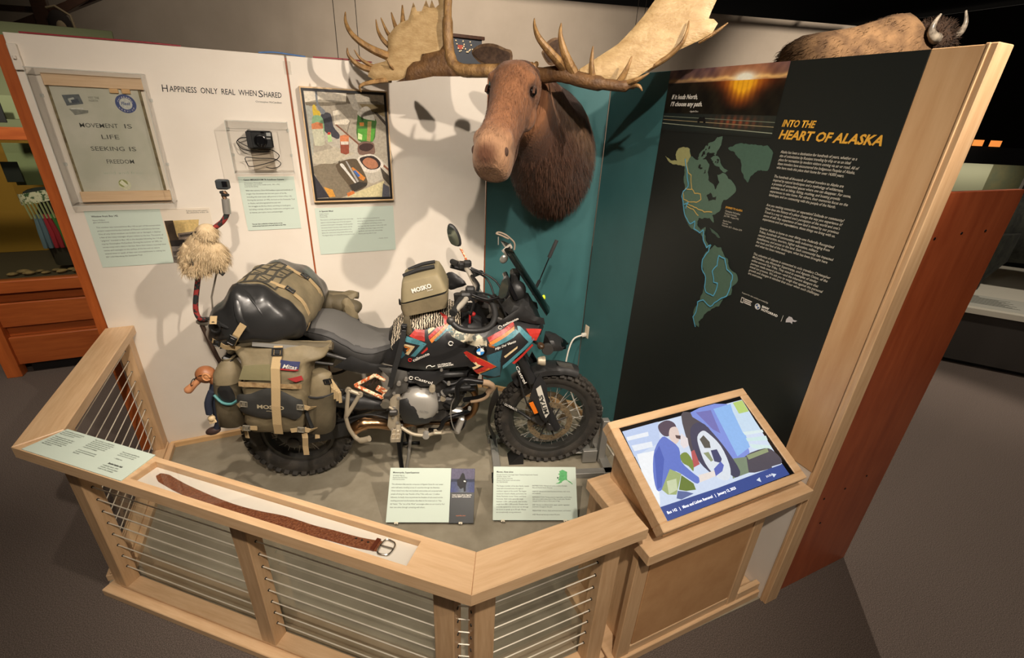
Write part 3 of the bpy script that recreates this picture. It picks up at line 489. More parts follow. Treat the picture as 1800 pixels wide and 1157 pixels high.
# ------------------------------------------------------------------ right-hand displays
pl = wempty('plinth', (5.3, -1.2, 0), 'low dark plinth with a white top at the right edge', 'plinth')
pd = V((.6156, -.788, 0)); pn = V((.788, .6156, 0)); p0 = V((4.4, -.716, 0))
def pbox(name, s0, s1, t0, t1, z0, z1, m, par):
    q = [p0 + pd * s + pn * t for s, t in ((s0, t0), (s1, t0), (s1, t1), (s0, t1))]
    return B().prism([(p.x, p.y) for p in q], lambda u, v, w: (u, v, w), z0, z1).obj(name, m, par)
pbox('toe_kick', 0, 3.2, .06, 2.3, 0, .05, black_plastic, pl)
pbox('body', 0, 3.2, 0, 2.4, .05, .575, mat('plinth_dark', (58, 54, 50), .7), pl)
pbox('top', -.02, 3.22, -.03, 2.42, .575, .63, mat('plinth_white', (206, 202, 186), .6), pl)
pf = Fr(p0 + pd * .62 + pn * .06 + V((0, 0, .631)), pd, pn)
pbox('caption', .60, 1.5, .05, .55, .6302, .632, mat('caption_grey', (186, 186, 174), .6), pl)
for k in range(12): flat('print_line', rect(.06, .43 - .028 * k, .06 + (.16 if k < 2 else .30 + .05 * ((k * 7) % 3)), .442 - .028 * k), pf, .0016, ink if k < 2 else ink_soft, pl)
# dark animal standing on the plinth (only leg and flank show)
bear = wempty('bear_mount', (6.2, -1.2, .63), 'dark furred animal mount standing on the white plinth at the right edge', 'animal mount')
furd = mat('dark_fur', (24, 25, 22), .95, rgb2=(44, 46, 38), scale=26, stretch=(1, 1, .3), bump=.5)
q0 = p0 + pd * 1.5 + pn * 1.3
def bp(s, t, z): q = p0 + pd * s + pn * t; return V((q.x, q.y, z))
rr_ = []
for s, zc, ry, rz in ((.55, 1.30, .10, .16), (.75, 1.28, .24, .30), (1.1, 1.3, .32, .38), (1.6, 1.32, .34, .38), (2.1, 1.3, .3, .34), (2.4, 1.36, .2, .24)):
    rr_.append([bp(s, 1.1 + ry * math.cos(2 * math.pi * k / 16), zc + rz * math.sin(2 * math.pi * k / 16)) for k in range(16)])
bd = B(); bd.loft(rr_)
for s, t in ((.85, .85), (.95, 1.35), (2.0, .9), (2.1, 1.35)):
    bd.tube([bp(s, t, 1.25), bp(s + .05, t - .02, .98), bp(s - .02, t - .03, .75), bp(s - .02, t - .03, .642)], [.2, .14, .09, .085], 12)
bd.ball(bp(.42, 1.1, 1.42), (.16, .16, .15), 14, 9); bd.obj('body', furd, bear, True)
# dark show case with two lit squares
sc = wempty('dark_show_case', (8.6, .9, 0), 'dark show case with map graphics beyond the red panel', 'show case')
Sd = V((.906, -.42, 0)).normalized(); Sn = V((.42, .906, 0)).normalized(); S0 = V((7.40, 1.01, 0))
def sbox(name, s0, s1, t0, t1, z0, z1, m, par=sc):
    q = [S0 + Sd * s * 1.4 + Sn * t for s, t in ((s0, t0), (s1, t0), (s1, t1), (s0, t1))]; zz = lambda z: max(0, 2.196 + (z - 2.196) * 1.4)
    return B().prism([(p.x, p.y) for p in q], lambda u, v, w: (u, v, w), zz(z0), zz(z1)).obj(name, m, par)
sbox('base', 0, 3, .05, .8, .4, 1.2, mat('case_base', (40, 38, 34), .7)); sbox('header', -.1, 3, 0, .85, 1.93, 2.10, black_plastic)
sbox('back_board', 0, 3, .7, .75, 1.2, 1.93, mat('case_map', (120, 118, 84), .7, rgb2=(104, 110, 84), scale=6))
sbox('caption', .25, .50, .55, .56, 1.62, 1.9, mat('caption_pale', (190, 190, 160), .6)); sbox('caption', .6, 1.2, .55, .56, 1.45, 1.92, mat('caption_dim', (142, 146, 120), .6))
sbox('mullion', 1.25, 1.32, 0, .05, 1.2, 1.93, mat('mullion', (120, 116, 112), .5))
sbox('lit_square', .50, .60, -.02, 0, 2.105, 2.165, mat('amber_light', (255, 150, 70), .4, emit=.9)); sbox('lit_square', .68, .79, -.02, 0, 2.105, 2.165, MATS['amber_light'])
o = B().ball((7.6, 1.2, 4.1), .05, 10, 8).obj('track_lamp', mat('lamp_glow', (225, 210, 255), .4, emit=5)); tag(o, 'small glowing track lamp high at the top right', 'lamp')

# ================================================================== RAILING
A0 = V((-2.43, -1.17, 0)); Le = V((.757, -.6535, 0)).normalized(); Ln = V((.6535, .757, 0)).normalized()
FR = Fr(A0, Le, Ln)                                # u along front rail, v inward, normal up
rail = wempty('railing', (-1.6, -1.75, 0), 'pale maple railing with steel cables around the motorcycle exhibit', 'railing')
Z0, Z1 = .877, .927
def capobj(name, poly, m=maple, origin=(0, 0, 0), rz=0, z0=Z0, z1=Z1):
    R = rotz(-rz); o_ = V(origin)
    pp = [(R @ (V((x, y, 0)) - o_)) for x, y in poly]
    ctr = V((sum(p.x for p in pp) / len(pp), sum(p.y for p in pp) / len(pp), 0)); bb = B()
    lo = [V((p.x, p.y, z0)) for p in pp]; n_ = len(pp); ch = .004
    mid = [V((p.x, p.y, z1 - ch)) for p in pp]
    top = []
    for i in range(n_):
        a, c, d = pp[i - 1], pp[i], pp[(i + 1) % n_]; t1 = (c - a).normalized(); t2 = (d - c).normalized()
        nn = V((-(t1.y + t2.y), t1.x + t2.x, 0)); nn.normalize(); top.append(V((c.x, c.y, z1)) + nn * ch)
    bb.add(lo + mid + top, [tuple(range(n_))[::-1], tuple(range(2 * n_, 3 * n_))] + [(k * n_ + i, k * n_ + (i + 1) % n_, (k + 1) * n_ + (i + 1) % n_, (k + 1) * n_ + i) for k in (0, 1) for i in range(n_)])
    return bb.obj(name, m, rail, loc=o_, rot=(0, 0, rz))
capobj('cap_rail', [(-2.43, -.003), (-2.43, -1.17), (-2.289, -1.102), (-2.289, -.003)], rz=math.pi / 2)
capobj('cap_rail', [(-.9675, -2.432), (-.322, -2.432), (-.322, -2.298), (-.9055, -2.298)])
fa = math.atan2(Le.y, Le.x)
L_ = 1.9316
cap = B(); q = lambda s, t: (s, t)
full = [(0, 0), (L_, 0), (1.892, .142), (.1515, .1438)]
cap.prism(full, lambda u, v, w: (u, v, w), Z0, .899)
for poly in ([(0, 0), (.585, 0), (.585, .1438), (.1515, .1438)], [(1.71, 0), (L_, 0), (1.892, .142), (1.71, .142)], [(.585, 0), (1.71, 0), (1.71, .026), (.585, .026)], [(.585, .122), (1.71, .122), (1.71, .143), (.585, .143)]):
    cap.prism(poly, lambda u, v, w: (u, v, w), .899, Z1)
cap.obj('cap_rail', maple, rail, loc=A0, rot=(0, 0, fa))
flat('recess_liner', rect(.586, .027, 1.709, .121), FR, .9005, mat('liner_white', (232, 226, 216), .7), rail)
o = B(); o.box((0, 0, 0), (1.122, .094, .003)); lid = o.obj('recess_lid', glass('acrylic_lid', (.97, .97, .96), .06, .015), rail, loc=FR(1.1475, .074, .9245), rot=(0, 0, fa))
# posts
for s in (.10, .96, 1.80):
    p = FR(s, .118); post('post', p.x, p.y, .075, .065, .055, Z0, maple_z, rail, fa)
for x in (-.885, -.375): post('post', x, -2.312, .075, .065, .055, Z0, maple_z, rail)
post('post', -2.345, -.048, .065, .09, .055, Z0, maple_z, rail); post('post', -2.338, -1.02, .065, .075, .055, Z0, maple_z, rail)
b = B(); b.box((0, 0, 0), (.012, .05, .82)); b.obj('wall_cleat', orange_wood, rail, loc=(-2.384, -.03, .46))
# bases
for nm, (s0, s1), (t0, t1), (z0, z1) in (('base_rail', (.02, 1.90), (.045, .16), (.0, .04)), ('sill', (.09, 1.87), (.086, .152), (.04, .056))):
    b = B(); b.box(((s0 + s1) / 2, (t0 + t1) / 2, (z0 + z1) / 2), (s1 - s0, t1 - t0, z1 - z0), .003); b.obj(nm, maple, rail, loc=A0, rot=(0, 0, fa))
for nm, y0, y1, z0, z1 in (('base_rail', -2.39, -2.275, 0, .04), ('sill', -2.345, -2.279, .04, .056)):
    b = B(); b.box((-.62, (y0 + y1) / 2, (z0 + z1) / 2), (.62, y1 - y0, z1 - z0), .003); b.obj(nm, maple, rail)
for nm, x0, x1, z0, z1 in (('base_rail', -2.39, -2.275, 0, .04), ('sill', -2.372, -2.306, .04, .056)):
    b = B(); b.box((0, 0, 0), (1.06, x1 - x0, z1 - z0), .003); b.obj(nm, maple, rail, loc=((x0 + x1) / 2, -.54, (z0 + z1) / 2), rot=(0, 0, math.pi / 2))
cable_m = mat('cable_steel', (226, 218, 200), .35, .15)
for i in range(10):
    z = .166 + .0705 * i
    B().tube([FR(.10, .118, z), FR(1.80, .118, z)], .0026, 6).obj('cable', cable_m, rail, True)
    B().tube([FR(1.80, .118, z), V((-.885, -2.312, z))], .0026, 6).obj('cable', cable_m, rail, True)
    B().tube([(-.885, -2.312, z), (-.375, -2.312, z)], .0026, 6).obj('cable', cable_m, rail, True)
    B().tube([(-2.345, -.048, z), (-2.338, -1.02, z)], .0026, 6).obj('cable', cable_m, rail, True)
    b = B()
    for s in (.10, .96, 1.80):
        for sg in (-1, 1): p = FR(s + sg * .0375, .118, z); b.cyl(p - Le * .002, p + Le * .003, .0055, n=8)
    for x in (-.885, -.375):
        for sg in (-1, 1): b.cyl((x + sg * .037, -2.312, z), (x + sg * .0405, -2.312, z), .0055, n=8)
    b.cyl((-2.345, -.094, z), (-2.345, -.09, z), .0055, n=8); b.obj('cable_ferrule', black_metal, rail)
pane = glass('rail_pane', (.955, .965, .95), .05)
slabp = B(); slabp.box((1.0, .156, .45), (1.66, .004, .79)); slabp.obj('clear_panel', pane, rail, loc=A0, rot=(0, 0, fa))
B().box((-.63, -2.274, .45), (.46, .004, .79)).obj('clear_panel', pane, rail)
# text board lying on the rail corner
rb = wempty('rail_text_board', FR(.31, .07, Z1), 'mint green text board on the left corner of the railing', 'text board')
B().prism([(.055, .004), (.572, .004), (.556, .147), (.08, .147)], lambda u, v, w: FR(u, v, w), Z1 + .0005, Z1 + .004).obj('board', mint, rb)
RT = [(.085, .132, 'The leather belt below was made by hand along\nthe way. Each tooled mark tells of a place, of\nfriends met and of the road north.\n\nWorked with simple tools in a winter cabin, it\nrecords a long walk through the west, months\nof rivers and deserts, and a last journey to\nthe country he had dreamed about. He wore\nit every day and left it with a friend who\nkept it for many years.', .112),
      (.255, .132, 'Maker and traveller, he was always curious\nabout how others lived and what they carried.\nThe belt shows initials, arrows, a map, a fire\nand the letter N that points the way north.\nMuch of what we know of those two years\ncomes from his few belongings.\n\nIt is shown here for the first time beside\nthe window from the bus and the camera\nthat he used.', .112),
      (.425, .115, 'Museum visitors may follow the\nstory of the belt in the journal\nand on the screen at the right.\n\n   — Exhibit note', .088)]
for u, v, s, ft in RT: text(s, FR, u, v, .0088, ink_soft, rb, fit=ft, n=Z1 + .0048, line=1.0)
text('Braided leather belt', FR, .44, .052, .011, ink, rb, fit=.07, n=Z1 + .0048, bold=.0003)
text('tooled by hand, 1991\nLeather, brass and steel\nLoan to the museum', FR, .43, .040, .0088, ink_soft, rb, fit=.085, n=Z1 + .0048)
# belt
belt = wempty('leather_belt', FR(1.1, .07, .90), 'tooled brown leather belt with a silver buckle in the rail recess', 'belt')
lea = mat('tooled_leather', (118, 62, 34), .5, rgb2=(150, 92, 58), scale=150, lo=.42, hi=.62, bump=.9, bscale=160)
pts = cat_pts([(u, v, 0) for u, v in BELT[:-1]], 6); bb = B(); rings = []
for i, p in enumerate(pts):
    t = (pts[min(i + 1, len(pts) - 1)] - pts[max(i - 1, 0)]).normalized(); nn = V((-t.y, t.x, 0)); h = .0195 * (.45 + .55 * min(1, i / 3))
    rings.append([FR(p.x + nn.x * a, p.y + nn.y * a, z) for a, z in ((-h, .901), (h, .901), (h, .9042), (h * .8, .9052), (-h * .8, .9052), (-h, .9042))])
bb.loft(rings); bb.obj('strap', lea, belt, 30)
pe_ = V((BELT[-1][0], BELT[-1][1], 0)); pt_ = V((BELT[-2][0], BELT[-2][1], 0)); bt = (pe_ - pt_).normalized(); bn_ = V((-bt.y, bt.x, 0))
def bl(a, c, z): p = pt_ + bt * a + bn_ * c; return FR(p.x, p.y, z)
ring = [bl(a, c, .907) for a, c in ((.004, -.024), (.004, .024), (.032, .026), (.044, .018), (.047, 0), (.044, -.018), (.032, -.026))]
B().tube(cat_pts(ring, 4, True) + [ring[0]], .0032, 8).obj('buckle', mat('buckle_silver', (206, 204, 200), .2, 1), belt, True)
B().tube([bl(.004, 0, .909), bl(.048, .001, .910)], .0026, 8).obj('prong', MATS['buckle_silver'], belt, True)
bb = B()
for a in (-.018,): bb.add([bl(a + x, c, z) for x in (-.007, .007) for c, z in ((-.023, .901), (-.023, .908), (.023, .908), (.023, .901))], [(0, 1, 5, 4), (1, 2, 6, 5), (2, 3, 7, 6), (0, 3, 2, 1), (4, 5, 6, 7)])
bb.obj('keeper', mat('keeper_leather', (96, 44, 24), .45), belt)
for a in (-.045, -.068, -.09): B().cyl(bl(a, 0, .9048), bl(a, 0, .9058), .0035, n=10).obj('punch_hole', black_plastic, belt)

# ================================================================== KIOSK
kc = wempty('kiosk_cabinet', (.1, -2.2, 0), 'maple kiosk cabinet with a panel door below the screen', 'cabinet')
def kbox(name, x0, x1, y0, y1, z0, z1, m, par=kc, bev=.003): return B().box(((x0 + x1) / 2, (y0 + y1) / 2, (z0 + z1) / 2), (x1 - x0, y1 - y0, z1 - z0), bev).obj(name, m, par)
kbox('base', -.30, .61, -2.385, -1.98, 0, .05, maple)
kbox('body', -.22, .43, -2.345, -1.96, .05, .68, maple_z); kbox('top_box', -.24, .45, -2.345, -2.05, .68, .738, maple)
kbox('stile', -.275, -.205, -2.375, -2.345, .05, .738, maple_z); kbox('stile', .385, .445, -2.375, -2.345, .05, .738, maple_z)
kbox('rail', -.205, .385, -2.372, -2.345, .05, .10, maple); kbox('rail', -.205, .385, -2.372, -2.345, .70, .738, maple)
dr = kbox('door', -.198, .378, -2.372, -2.347, .105, .695, wood('maple_ply', (206, 160, 112), (188, 140, 94), (2, 2, 2), scale=4))
b = B(); b.cyl((.335, -2.3725, .645), (.335, -2.376, .645), .017, n=18); b.obj('lock_plug', mat('cream_plastic', (222, 200, 168), .4), dr)
kbox('ledge', -.30, .585, -2.445, -2.03, .738, .79, maple)
kbox('wall_filler', .45, .606, -2.375, -2.35, 0.05, .10, maple)
b = B(); b.prism([(-2.395, .79), (-2.06, .79), (-2.06, 1.036), (-2.395, .861)], lambda u, v, w: (w, u, v), -.2, .40); b.obj('wedge', maple, kc)
ks = wempty('touch_screen', (.1, -2.25, .87), 'tilted display screen in a maple frame showing a man beside a wheel', 'screen')
SF = Fr((-.27, -2.455, .905), (1, 0, 0), (0, .886, .4637)); Wd, Hd = .745, .435
def fbar(u0, v0, u1, v1, n0=-.06, n1=0): return slab('frame_bar', u0, v0, u1, v1, SF, n0, n1, maple, ks, .003)
fbar(0, 0, Wd, .031); fbar(0, .401, Wd, Hd); fbar(0, .031, .038, .401); fbar(.70, .031, Wd, .401)
slab('back_plate', .03, .02, .71, .41, SF, -.055, -.02, black_plastic, ks)
slab('bezel', .036, .030, .702, .402, SF, -.02, -.0045, black_gloss, ks)
picture('screen_image', Fr(SF(0, 0, -.0042), SF.U, SF.W), SCREEN, .0, vcol_mat('screen_light', .25, .95, grain=.03), ks, soft=3, clamp=(.0375, .0315, .7005, .4005))
SI = Fr(SF(0, 0, -.001), SF.U, SF.W)
lw = mat('screen_white', (240, 244, 250), .4, emit=1.0)
text('Bus 142   |   Moss and Lichen Removal   |   January 12, 2023', SI, .052, .052, .0135, lw, ks, fit=.335, n=0, bold=.0002)
text('31/31', SI, .555, .052, .010, lw, ks, fit=.03, n=0)

# ================================================================== WALL ITEMS (long wall)
tl = wempty('wall_lettering', (-1.55, 0, 2.22), 'handwritten black quote lettering across the top of the white wall', 'lettering')
def hand(s, fr, u, v, size, m, par, fit, n=.001, rot=0):     # irregular hand-printed capitals
    text(s, fr, u, v, size, m, par, fit=fit, n=n, shear=.12, rot=rot, bold=.0003)
text('H', LW, -1.848, 2.224, .050, ink, tl, fit=.028, shear=.1); hand('APPINESS  ONLY  REAL  WHEN', LW, -1.816, 2.2265, .040, ink, tl, .415, rot=.0)
text('S', LW, -1.395, 2.222, .050, ink, tl, fit=.026, shear=.1); hand('HARED', LW, -1.367, 2.2235, .040, ink, tl, .092, rot=.0)
text('Christopher McCandless', LW, -1.414, 2.194, .013, ink_soft, tl, fit=.134)

def acrylic_case(name, loc, u0, v0, u1, v1, dep, fr, label):
    c = wempty(name, loc, label, 'display case'); t = .004
    slab('front_sheet', u0, v0, u1, v1, fr, dep - t, dep, acrylic, c)
    for a in (((u0, v0, u1, v0 + t)), ((u0, v1 - t, u1, v1)), ((u0, v0, u0 + t, v1)), ((u1 - t, v0, u1, v1))):
        slab('side_sheet', *a, fr, .001, dep - t, acrylic, c)
    e = .0022                                                    # polished bright edges
    for (a, b_, c_, d_) in ((u0, v0, u1, v0 + e), (u0, v1 - e, u1, v1), (u0, v0, u0 + e, v1), (u1 - e, v0, u1, v1)):
        slab('polished_edge', a, b_, c_, d_, fr, dep, dep + .0015, acrylic_edge, c)
    for uu in (u0, u1 - t):
        for vv in (v0 + .3 * (v1 - v0), v1 - .2 * (v1 - v0)):
            slab('mount_tab', uu - .006, vv, uu + .008, vv + .015, fr, .0012, .006, acrylic_edge, c)
    return c
acrylic_case('window_case', (-2.13, 0, 1.65), -2.352, 1.66, -1.905, 2.30, .10, LW, 'large clear acrylic case over the old bus window')
# old bus window
bw = wempty('bus_window', (-2.12, 0, 1.68), 'old framed bus window glass with faded handwriting and stickers', 'window')
slab('backing', -2.340, 1.675, -1.917, 2.285, LW, .002, .006, mat('case_cream', (232, 222, 206), .7), bw)
slab('batten', -2.321, 2.226, -1.922, 2.28, LW, .006, .03, wood('batten_pine', (230, 200, 164), (216, 182, 144), (1, 14, 14)), bw, .002); slab('batten', -2.325, 1.668, -1.926, 1.722, LW, .006, .03, MATS['batten_pine'], bw, .002)
gm = mat('aged_glass', (206, 204, 188), .22, rgb2=(188, 188, 170), scale=5, spec=.5)
slab('glass_pane', -2.312, 1.722, -1.946, 2.226, LW, .008, .018, gm, bw, .001)
slab('rubber_edge', -2.318, 1.722, -2.308, 2.226, LW, .008, .021, mat('aged_edge', (140, 128, 94), .7, rgb2=(96, 82, 56), scale=30), bw); slab('rubber_edge', -1.952, 1.722, -1.942, 2.226, LW, .008, .021, MATS['aged_edge'], bw)
for u in (-2.07, -2.02): slab('clip', u, 2.205, u + .036, 2.228, LW, .018, .028, pine, bw, .001)
GW = Fr((0, -.0186, 0), (1, 0, 0), (0, 0, 1)); pencil = mat('faded_ink', (88, 90, 82), .8)
for s, u, v, ft in (('MOVEMENT', -2.236, 2.040, .158), ('IS', -2.051, 2.040, .032), ('LIFE', -2.161, 1.986, .074), ('SEEKING', -2.221, 1.928, .142), ('IS', -2.058, 1.928, .030), ('FREEDOM', -2.171, 1.864, .118)):
    text(s, GW, u, v, .030, pencil, bw, fit=ft, n=.0005, bold=.0001)
text('wild and free', GW, -2.2, 1.81, .022, mat('faint_green', (150, 170, 150), .8), bw, fit=.17, n=.0005, bold=-.0005)
ring = lambda cx, cz, r, n=28: [(cx + r * math.cos(2 * math.pi * k / n), cz + r * math.sin(2 * math.pi * k / n)) for k in range(n)]
cx, cz = -2.018, 2.158
picture('sticker', GW, [(ring(cx, cz, .044), (72, 84, 128)), (ring(cx, cz, .027), (196, 198, 190))], .0006, vcol_mat('print_matte', .6), bw)
stb = mat('sticker_blue', (70, 84, 130), .6)
text('Fleet', GW, cx - .020, cz - .006, .022, stb, bw, fit=.040, n=.001, shear=.3, bold=.0004)
for k, chx in enumerate('FAIRBANKS'): 
    a = math.radians(160 - k * 17.5); text(chx, GW, cx + .031 * math.cos(a) - .003, cz + .031 * math.sin(a) - .003, .010, white_print, bw, n=.001)
for k, chx in enumerate('SERVICE'):
    a = math.radians(215 + k * 18); text(chx, GW, cx + .037 * math.cos(a) - .003, cz + .037 * math.sin(a) - .002, .010, white_print, bw, n=.001)
picture('sticker', GW, [([(-2.269, 2.186), (-2.200, 2.193), (-2.193, 2.150), (-2.262, 2.138)], (98, 104, 106)), ([(-2.25, 2.17), (-2.225, 2.178), (-2.222, 2.157), (-2.247, 2.152)], (168, 172, 164)), ([(-2.24, 2.165), (-2.21, 2.172), (-2.207, 2.155), (-2.237, 2.15)], (76, 82, 90)), ([(-2.258, 2.124), (-2.182, 2.120), (-2.185, 2.108), (-2.242, 2.096), (-2.25, 2.112)], (134, 136, 126)), ([(-2.25, 2.128), (-2.2, 2.132), (-2.2, 2.124), (-2.25, 2.122)], (206, 206, 196))], .0006, MATS['print_matte'], bw)
text('VISIT THE\nNORTH', GW, -2.168, 2.175, .014, pencil, bw, fit=.045, n=.0006)
picture('sticker', GW, [(ring(-2.123, 1.755, .028), (206, 206, 176)), (ring(-2.128, 1.762, .02), (146, 152, 90)), ([(-2.145, 1.765), (-2.13, 1.78), (-2.108, 1.752), (-2.122, 1.74)], (222, 222, 196))], .0006, MATS['print_matte'], bw)
# mint labels
def label_board(name, u0, v0, u1, v1, label, par_items, fr=LW, th=.004):
    o = wempty(name, fr((u0 + u1) / 2, v0, 0), label, 'text panel'); slab('board', u0, v0, u1, v1, fr, .0005, th, mint, o)
    for it in par_items: text(it[0], fr, it[1], it[2], it[3], ink if it[5] else ink_soft, o, fit=it[4], n=th + .0006, bold=.0003 if it[5] else 0, line=it[6] if len(it) > 6 else 1.0)
    return o
lb = label_board('wall_label', -2.343, 1.298, -2.000, 1.616, 'mint text panel under the old bus window', [
    ('Window from Bus 142', -2.318, 1.582, .014, .118, 1), ('Henry Wallace\nglass and aluminum', -2.318, 1.562, .0115, .07, 0),
    ('This window was removed from Bus 142 as part of the conservation\nproject supported by the Institute of Museum and Library Services.\nOne of only three windows not broken out or damaged, it displays\na few of the many messages of past visitors to the bus. Thousands of\n“pilgrims” traveled to Bus 142 in the decades following the 113-day\nstay by Christopher McCandless. During the summer of 1992, he\nwrote notes and a diary in the bus. Since then visitors recorded their\nnames and messages on the surface of the bus and on nature\nseveral times to speak of their own accomplishment in making the\n20+ mile hike along the Stampede Trail.', -2.312, 1.522, .0115, .298, 0, 1.62)])
ph = wempty('photo_label', (-1.88, 0, 1.30), 'photograph panel of a bus in the woods beside the fluffy toy', 'photo panel')
slab('board', -2.000, 1.299, -1.757, 1.616, LW, .0005, .004, mat('label_cream', (226, 214, 196), .6), ph)
picture('print', Fr((0, -.0045, 0), (1, 0, 0), (0, 0, 1)), BUSPIC, .0, MATS['print_matte'], ph)
text('Follow along and support\nthe adventures of Bus 142', LW, -1.875, 1.598, .0105, ink, ph, fit=.11, n=.0052)
label_board('wall_label', -1.578, 1.470, -1.274, 1.790, 'narrow mint text panel below the small boxed camera', [
    ('Canon MEGAZOOM 76 Autofocus Camera', -1.550, 1.768, .013, .218, 1), ('Christopher McCandless\nPurchased, used on his travels north, 1991–1992\nLoan by the family', -1.550, 1.750, .010, .19, 0),
    ('With this camera, Chris McCandless captured hundreds of\nimages that document the last two years of his life,\nincluding the now iconic self-portrait in front of Bus 142.\nDuring the summer of 1992, he lived on the Stampede Trail\nin Alaska, and photographed his joys and\nhis struggles at the bus there, surviving on local game\nincluding a variety of berries, mushrooms, and game such\nas moose, porcupine, hare, and ptarmigan.', -1.550, 1.706, .0115, .262, 0, 1.62),
    ('You can view a selection of these photos on the\ntouch-screen kiosk and in his book, Back to the Wild.', -1.550, 1.505, .0105, .19, 1, 1.15)])
label_board('wall_label', -1.180, 1.287, -.681, 1.593, 'wide mint text panel with two text columns under the framed painting', [
    ('A Special Meal', -1.155, 1.568, .0125, .085, 1), ('Heather Horton\nOil on canvas\nToronto, ON', -1.155, 1.552, .010, .055, 0),
    ('This work is a still life painting inspired by a photo that\nappears in the last images seen of the late explorer\nportrait of Christopher’s belongings. It holds possible\nthe stories found in his diary, meals shared, until his\nlast meal, found both by the bus and written in his\nbefore the rusted stove using utensils of his making.\nThe legend will go on in those like moose, berries and', -1.155, 1.513, .0105, .205, 0, 1.62),
    ('the bus, which he was graduated to\nachieving his goal of being in the wilderness,\nliving self-sufficient and feeling at home.\nmy hope: that this moment in time is felt with\nthe viewer, that these images exist both\nsignificant, and reverently acknowledge\nthat by painting what he saw.', -.925, 1.513, .0105, .19, 0, 1.62),
    ('—Heather Horton', -.80, 1.372, .0095, .07, 0)])
# framed painting
pn_ = wempty('framed_painting', (-.93, 0, 1.64), 'framed still life painting of jars, bowls and cutlery on a table', 'painting')
fl = wood('frame_light', (222, 190, 146), (204, 168, 122), (6, 6, 6)); blk = mat('frame_black', (24, 22, 22), .4)
for a in ((-1.177, 1.637, -.681, 1.645), (-1.177, 2.282, -.681, 2.290), (-1.177, 1.645, -1.170, 2.282), (-.688, 1.645, -.681, 2.282)): slab('outer_frame', *a, LW, .001, .046, fl, pn_)
for a in ((-1.170, 1.645, -.688, 1.659), (-1.170, 2.268, -.688, 2.282), (-1.170, 1.659, -1.157, 2.268), (-.702, 1.659, -.688, 2.268)): slab('inner_frame', *a, LW, .001, .043, blk, pn_)
def pbg(a, b_): 
    k = math.sin(a * 37 + b_ * 60) * 5 + math.sin(b_ * 130 - a * 21) * 4; return (min(255, 172 + k), 160 + k, 140 + k)
picture('canvas', Fr((0, -.039, 0), (1, 0, 0), (0, 0, 1)), PAINT, 0, MATS['print_matte'], pn_, soft=3, grid=(-1.157, 1.659, -.702, 2.268, 24, 30, pbg))
B().box((-.93, -.019, 1.963), (.46, .036, .62)).obj('stretcher', fl, pn_)
# boxed camera
acrylic_case('camera_case', (-1.425, 0, 1.82), -1.578, 1.822, -1.266, 2.098, .12, LW, 'small clear acrylic wall case holding a compact camera')
cm = wempty('compact_camera', (-1.42, -.02, 1.95), 'black compact camera with a looped cord strap in the small acrylic case', 'camera')
slab('body', -1.489, 1.955, -1.356, 2.048, LW, .03, .085, mat('camera_black', (34, 35, 36), .35), cm, .008)
slab('grip', -1.489, 1.958, -1.462, 2.044, LW, .085, .093, black_plastic, cm, .004)
B().lathe([(.034, 0), (.034, .008), (.030, .016), (.024, .018), (.022, .012), (0, .012)], 24, Matrix.Translation((-1.418, -.085, 1.998)) @ Matrix.Rotation(math.pi / 2, 4, 'X')).obj('lens', black_gloss, cm, True)
slab('flash', -1.385, 2.022, -1.362, 2.040, LW, .084, .087, mat('flash_grey', (170, 172, 170), .2), cm); slab('viewfinder', -1.412, 2.036, -1.396, 2.045, LW, .084, .087, black_gloss, cm)
slab('badge', -1.392, 2.006, -1.366, 2.012, LW, .0845, .0862, alu, cm)
B().cyl((-1.47, -.06, 2.048), (-1.47, -.06, 2.054), .008).obj('shutter_button', steel, cm)
slab('stand', -1.48, 1.83, -1.365, 1.955, LW, .004, .06, glass('stand_acrylic', (.9, .88, .85), .06), cm)
for i, pl_ in enumerate(STRAP):
    B().tube([(p.x, -.045 - .02 * math.sin(k * .35), p.y) for k, p in enumerate(cat_pts([(u, v, 0) for u, v in pl_], 5))], .0024, 6).obj('cord', black_plastic, cm, True)
# seam clip and white bracket
c = slab('seam_clip', -1.243, 2.345, -1.205, 2.412, LW, .0005, .004, acrylic, None); tag(c, 'small clear acrylic clip bridging the orange wall seam', 'clip')
c = wempty('wall_bracket', (-2.39, 0, 2.29), 'small white bracket at the top left corner of the wall', 'bracket')
slab('plate', -2.412, 2.285, -2.377, 2.395, LW, .0005, .022, white_paint, c, .003); slab('hook', -2.400, 2.33, -2.388, 2.345, LW, .022, .034, white_paint, c, .002)
# thin coloured cables along the top edge
cb = B().tube(cat_pts([(-2.36, .01, 2.445), (-2.1, .012, 2.446), (-1.9, .01, 2.447), (-1.72, .012, 2.444)], 6), .004, 6).obj('top_cable', mat('cable_red', (150, 40, 52), .5), None, True); tag(cb, 'red cable lying along the top left edge of the wall', 'cable')
cb = B().tube(cat_pts([(-1.36, .008, 2.444), (-1.28, .01, 2.452), (-1.2, .01, 2.448), (-1.12, .012, 2.443)], 6), .004, 6).obj('top_cable', mat('cable_blue', (60, 110, 170), .5), None, True); tag(cb, 'short blue cable over the seam at the wall top', 'cable')
cb = B().tube(cat_pts([(-1.08, .008, 2.444), (-.98, .012, 2.447), (-.85, .01, 2.447), (-.75, .01, 2.443)], 6), .004, 6).obj('top_cable', MATS['cable_red'], None, True); tag(cb, 'dark red cable on the wall top beside the left antler', 'cable')

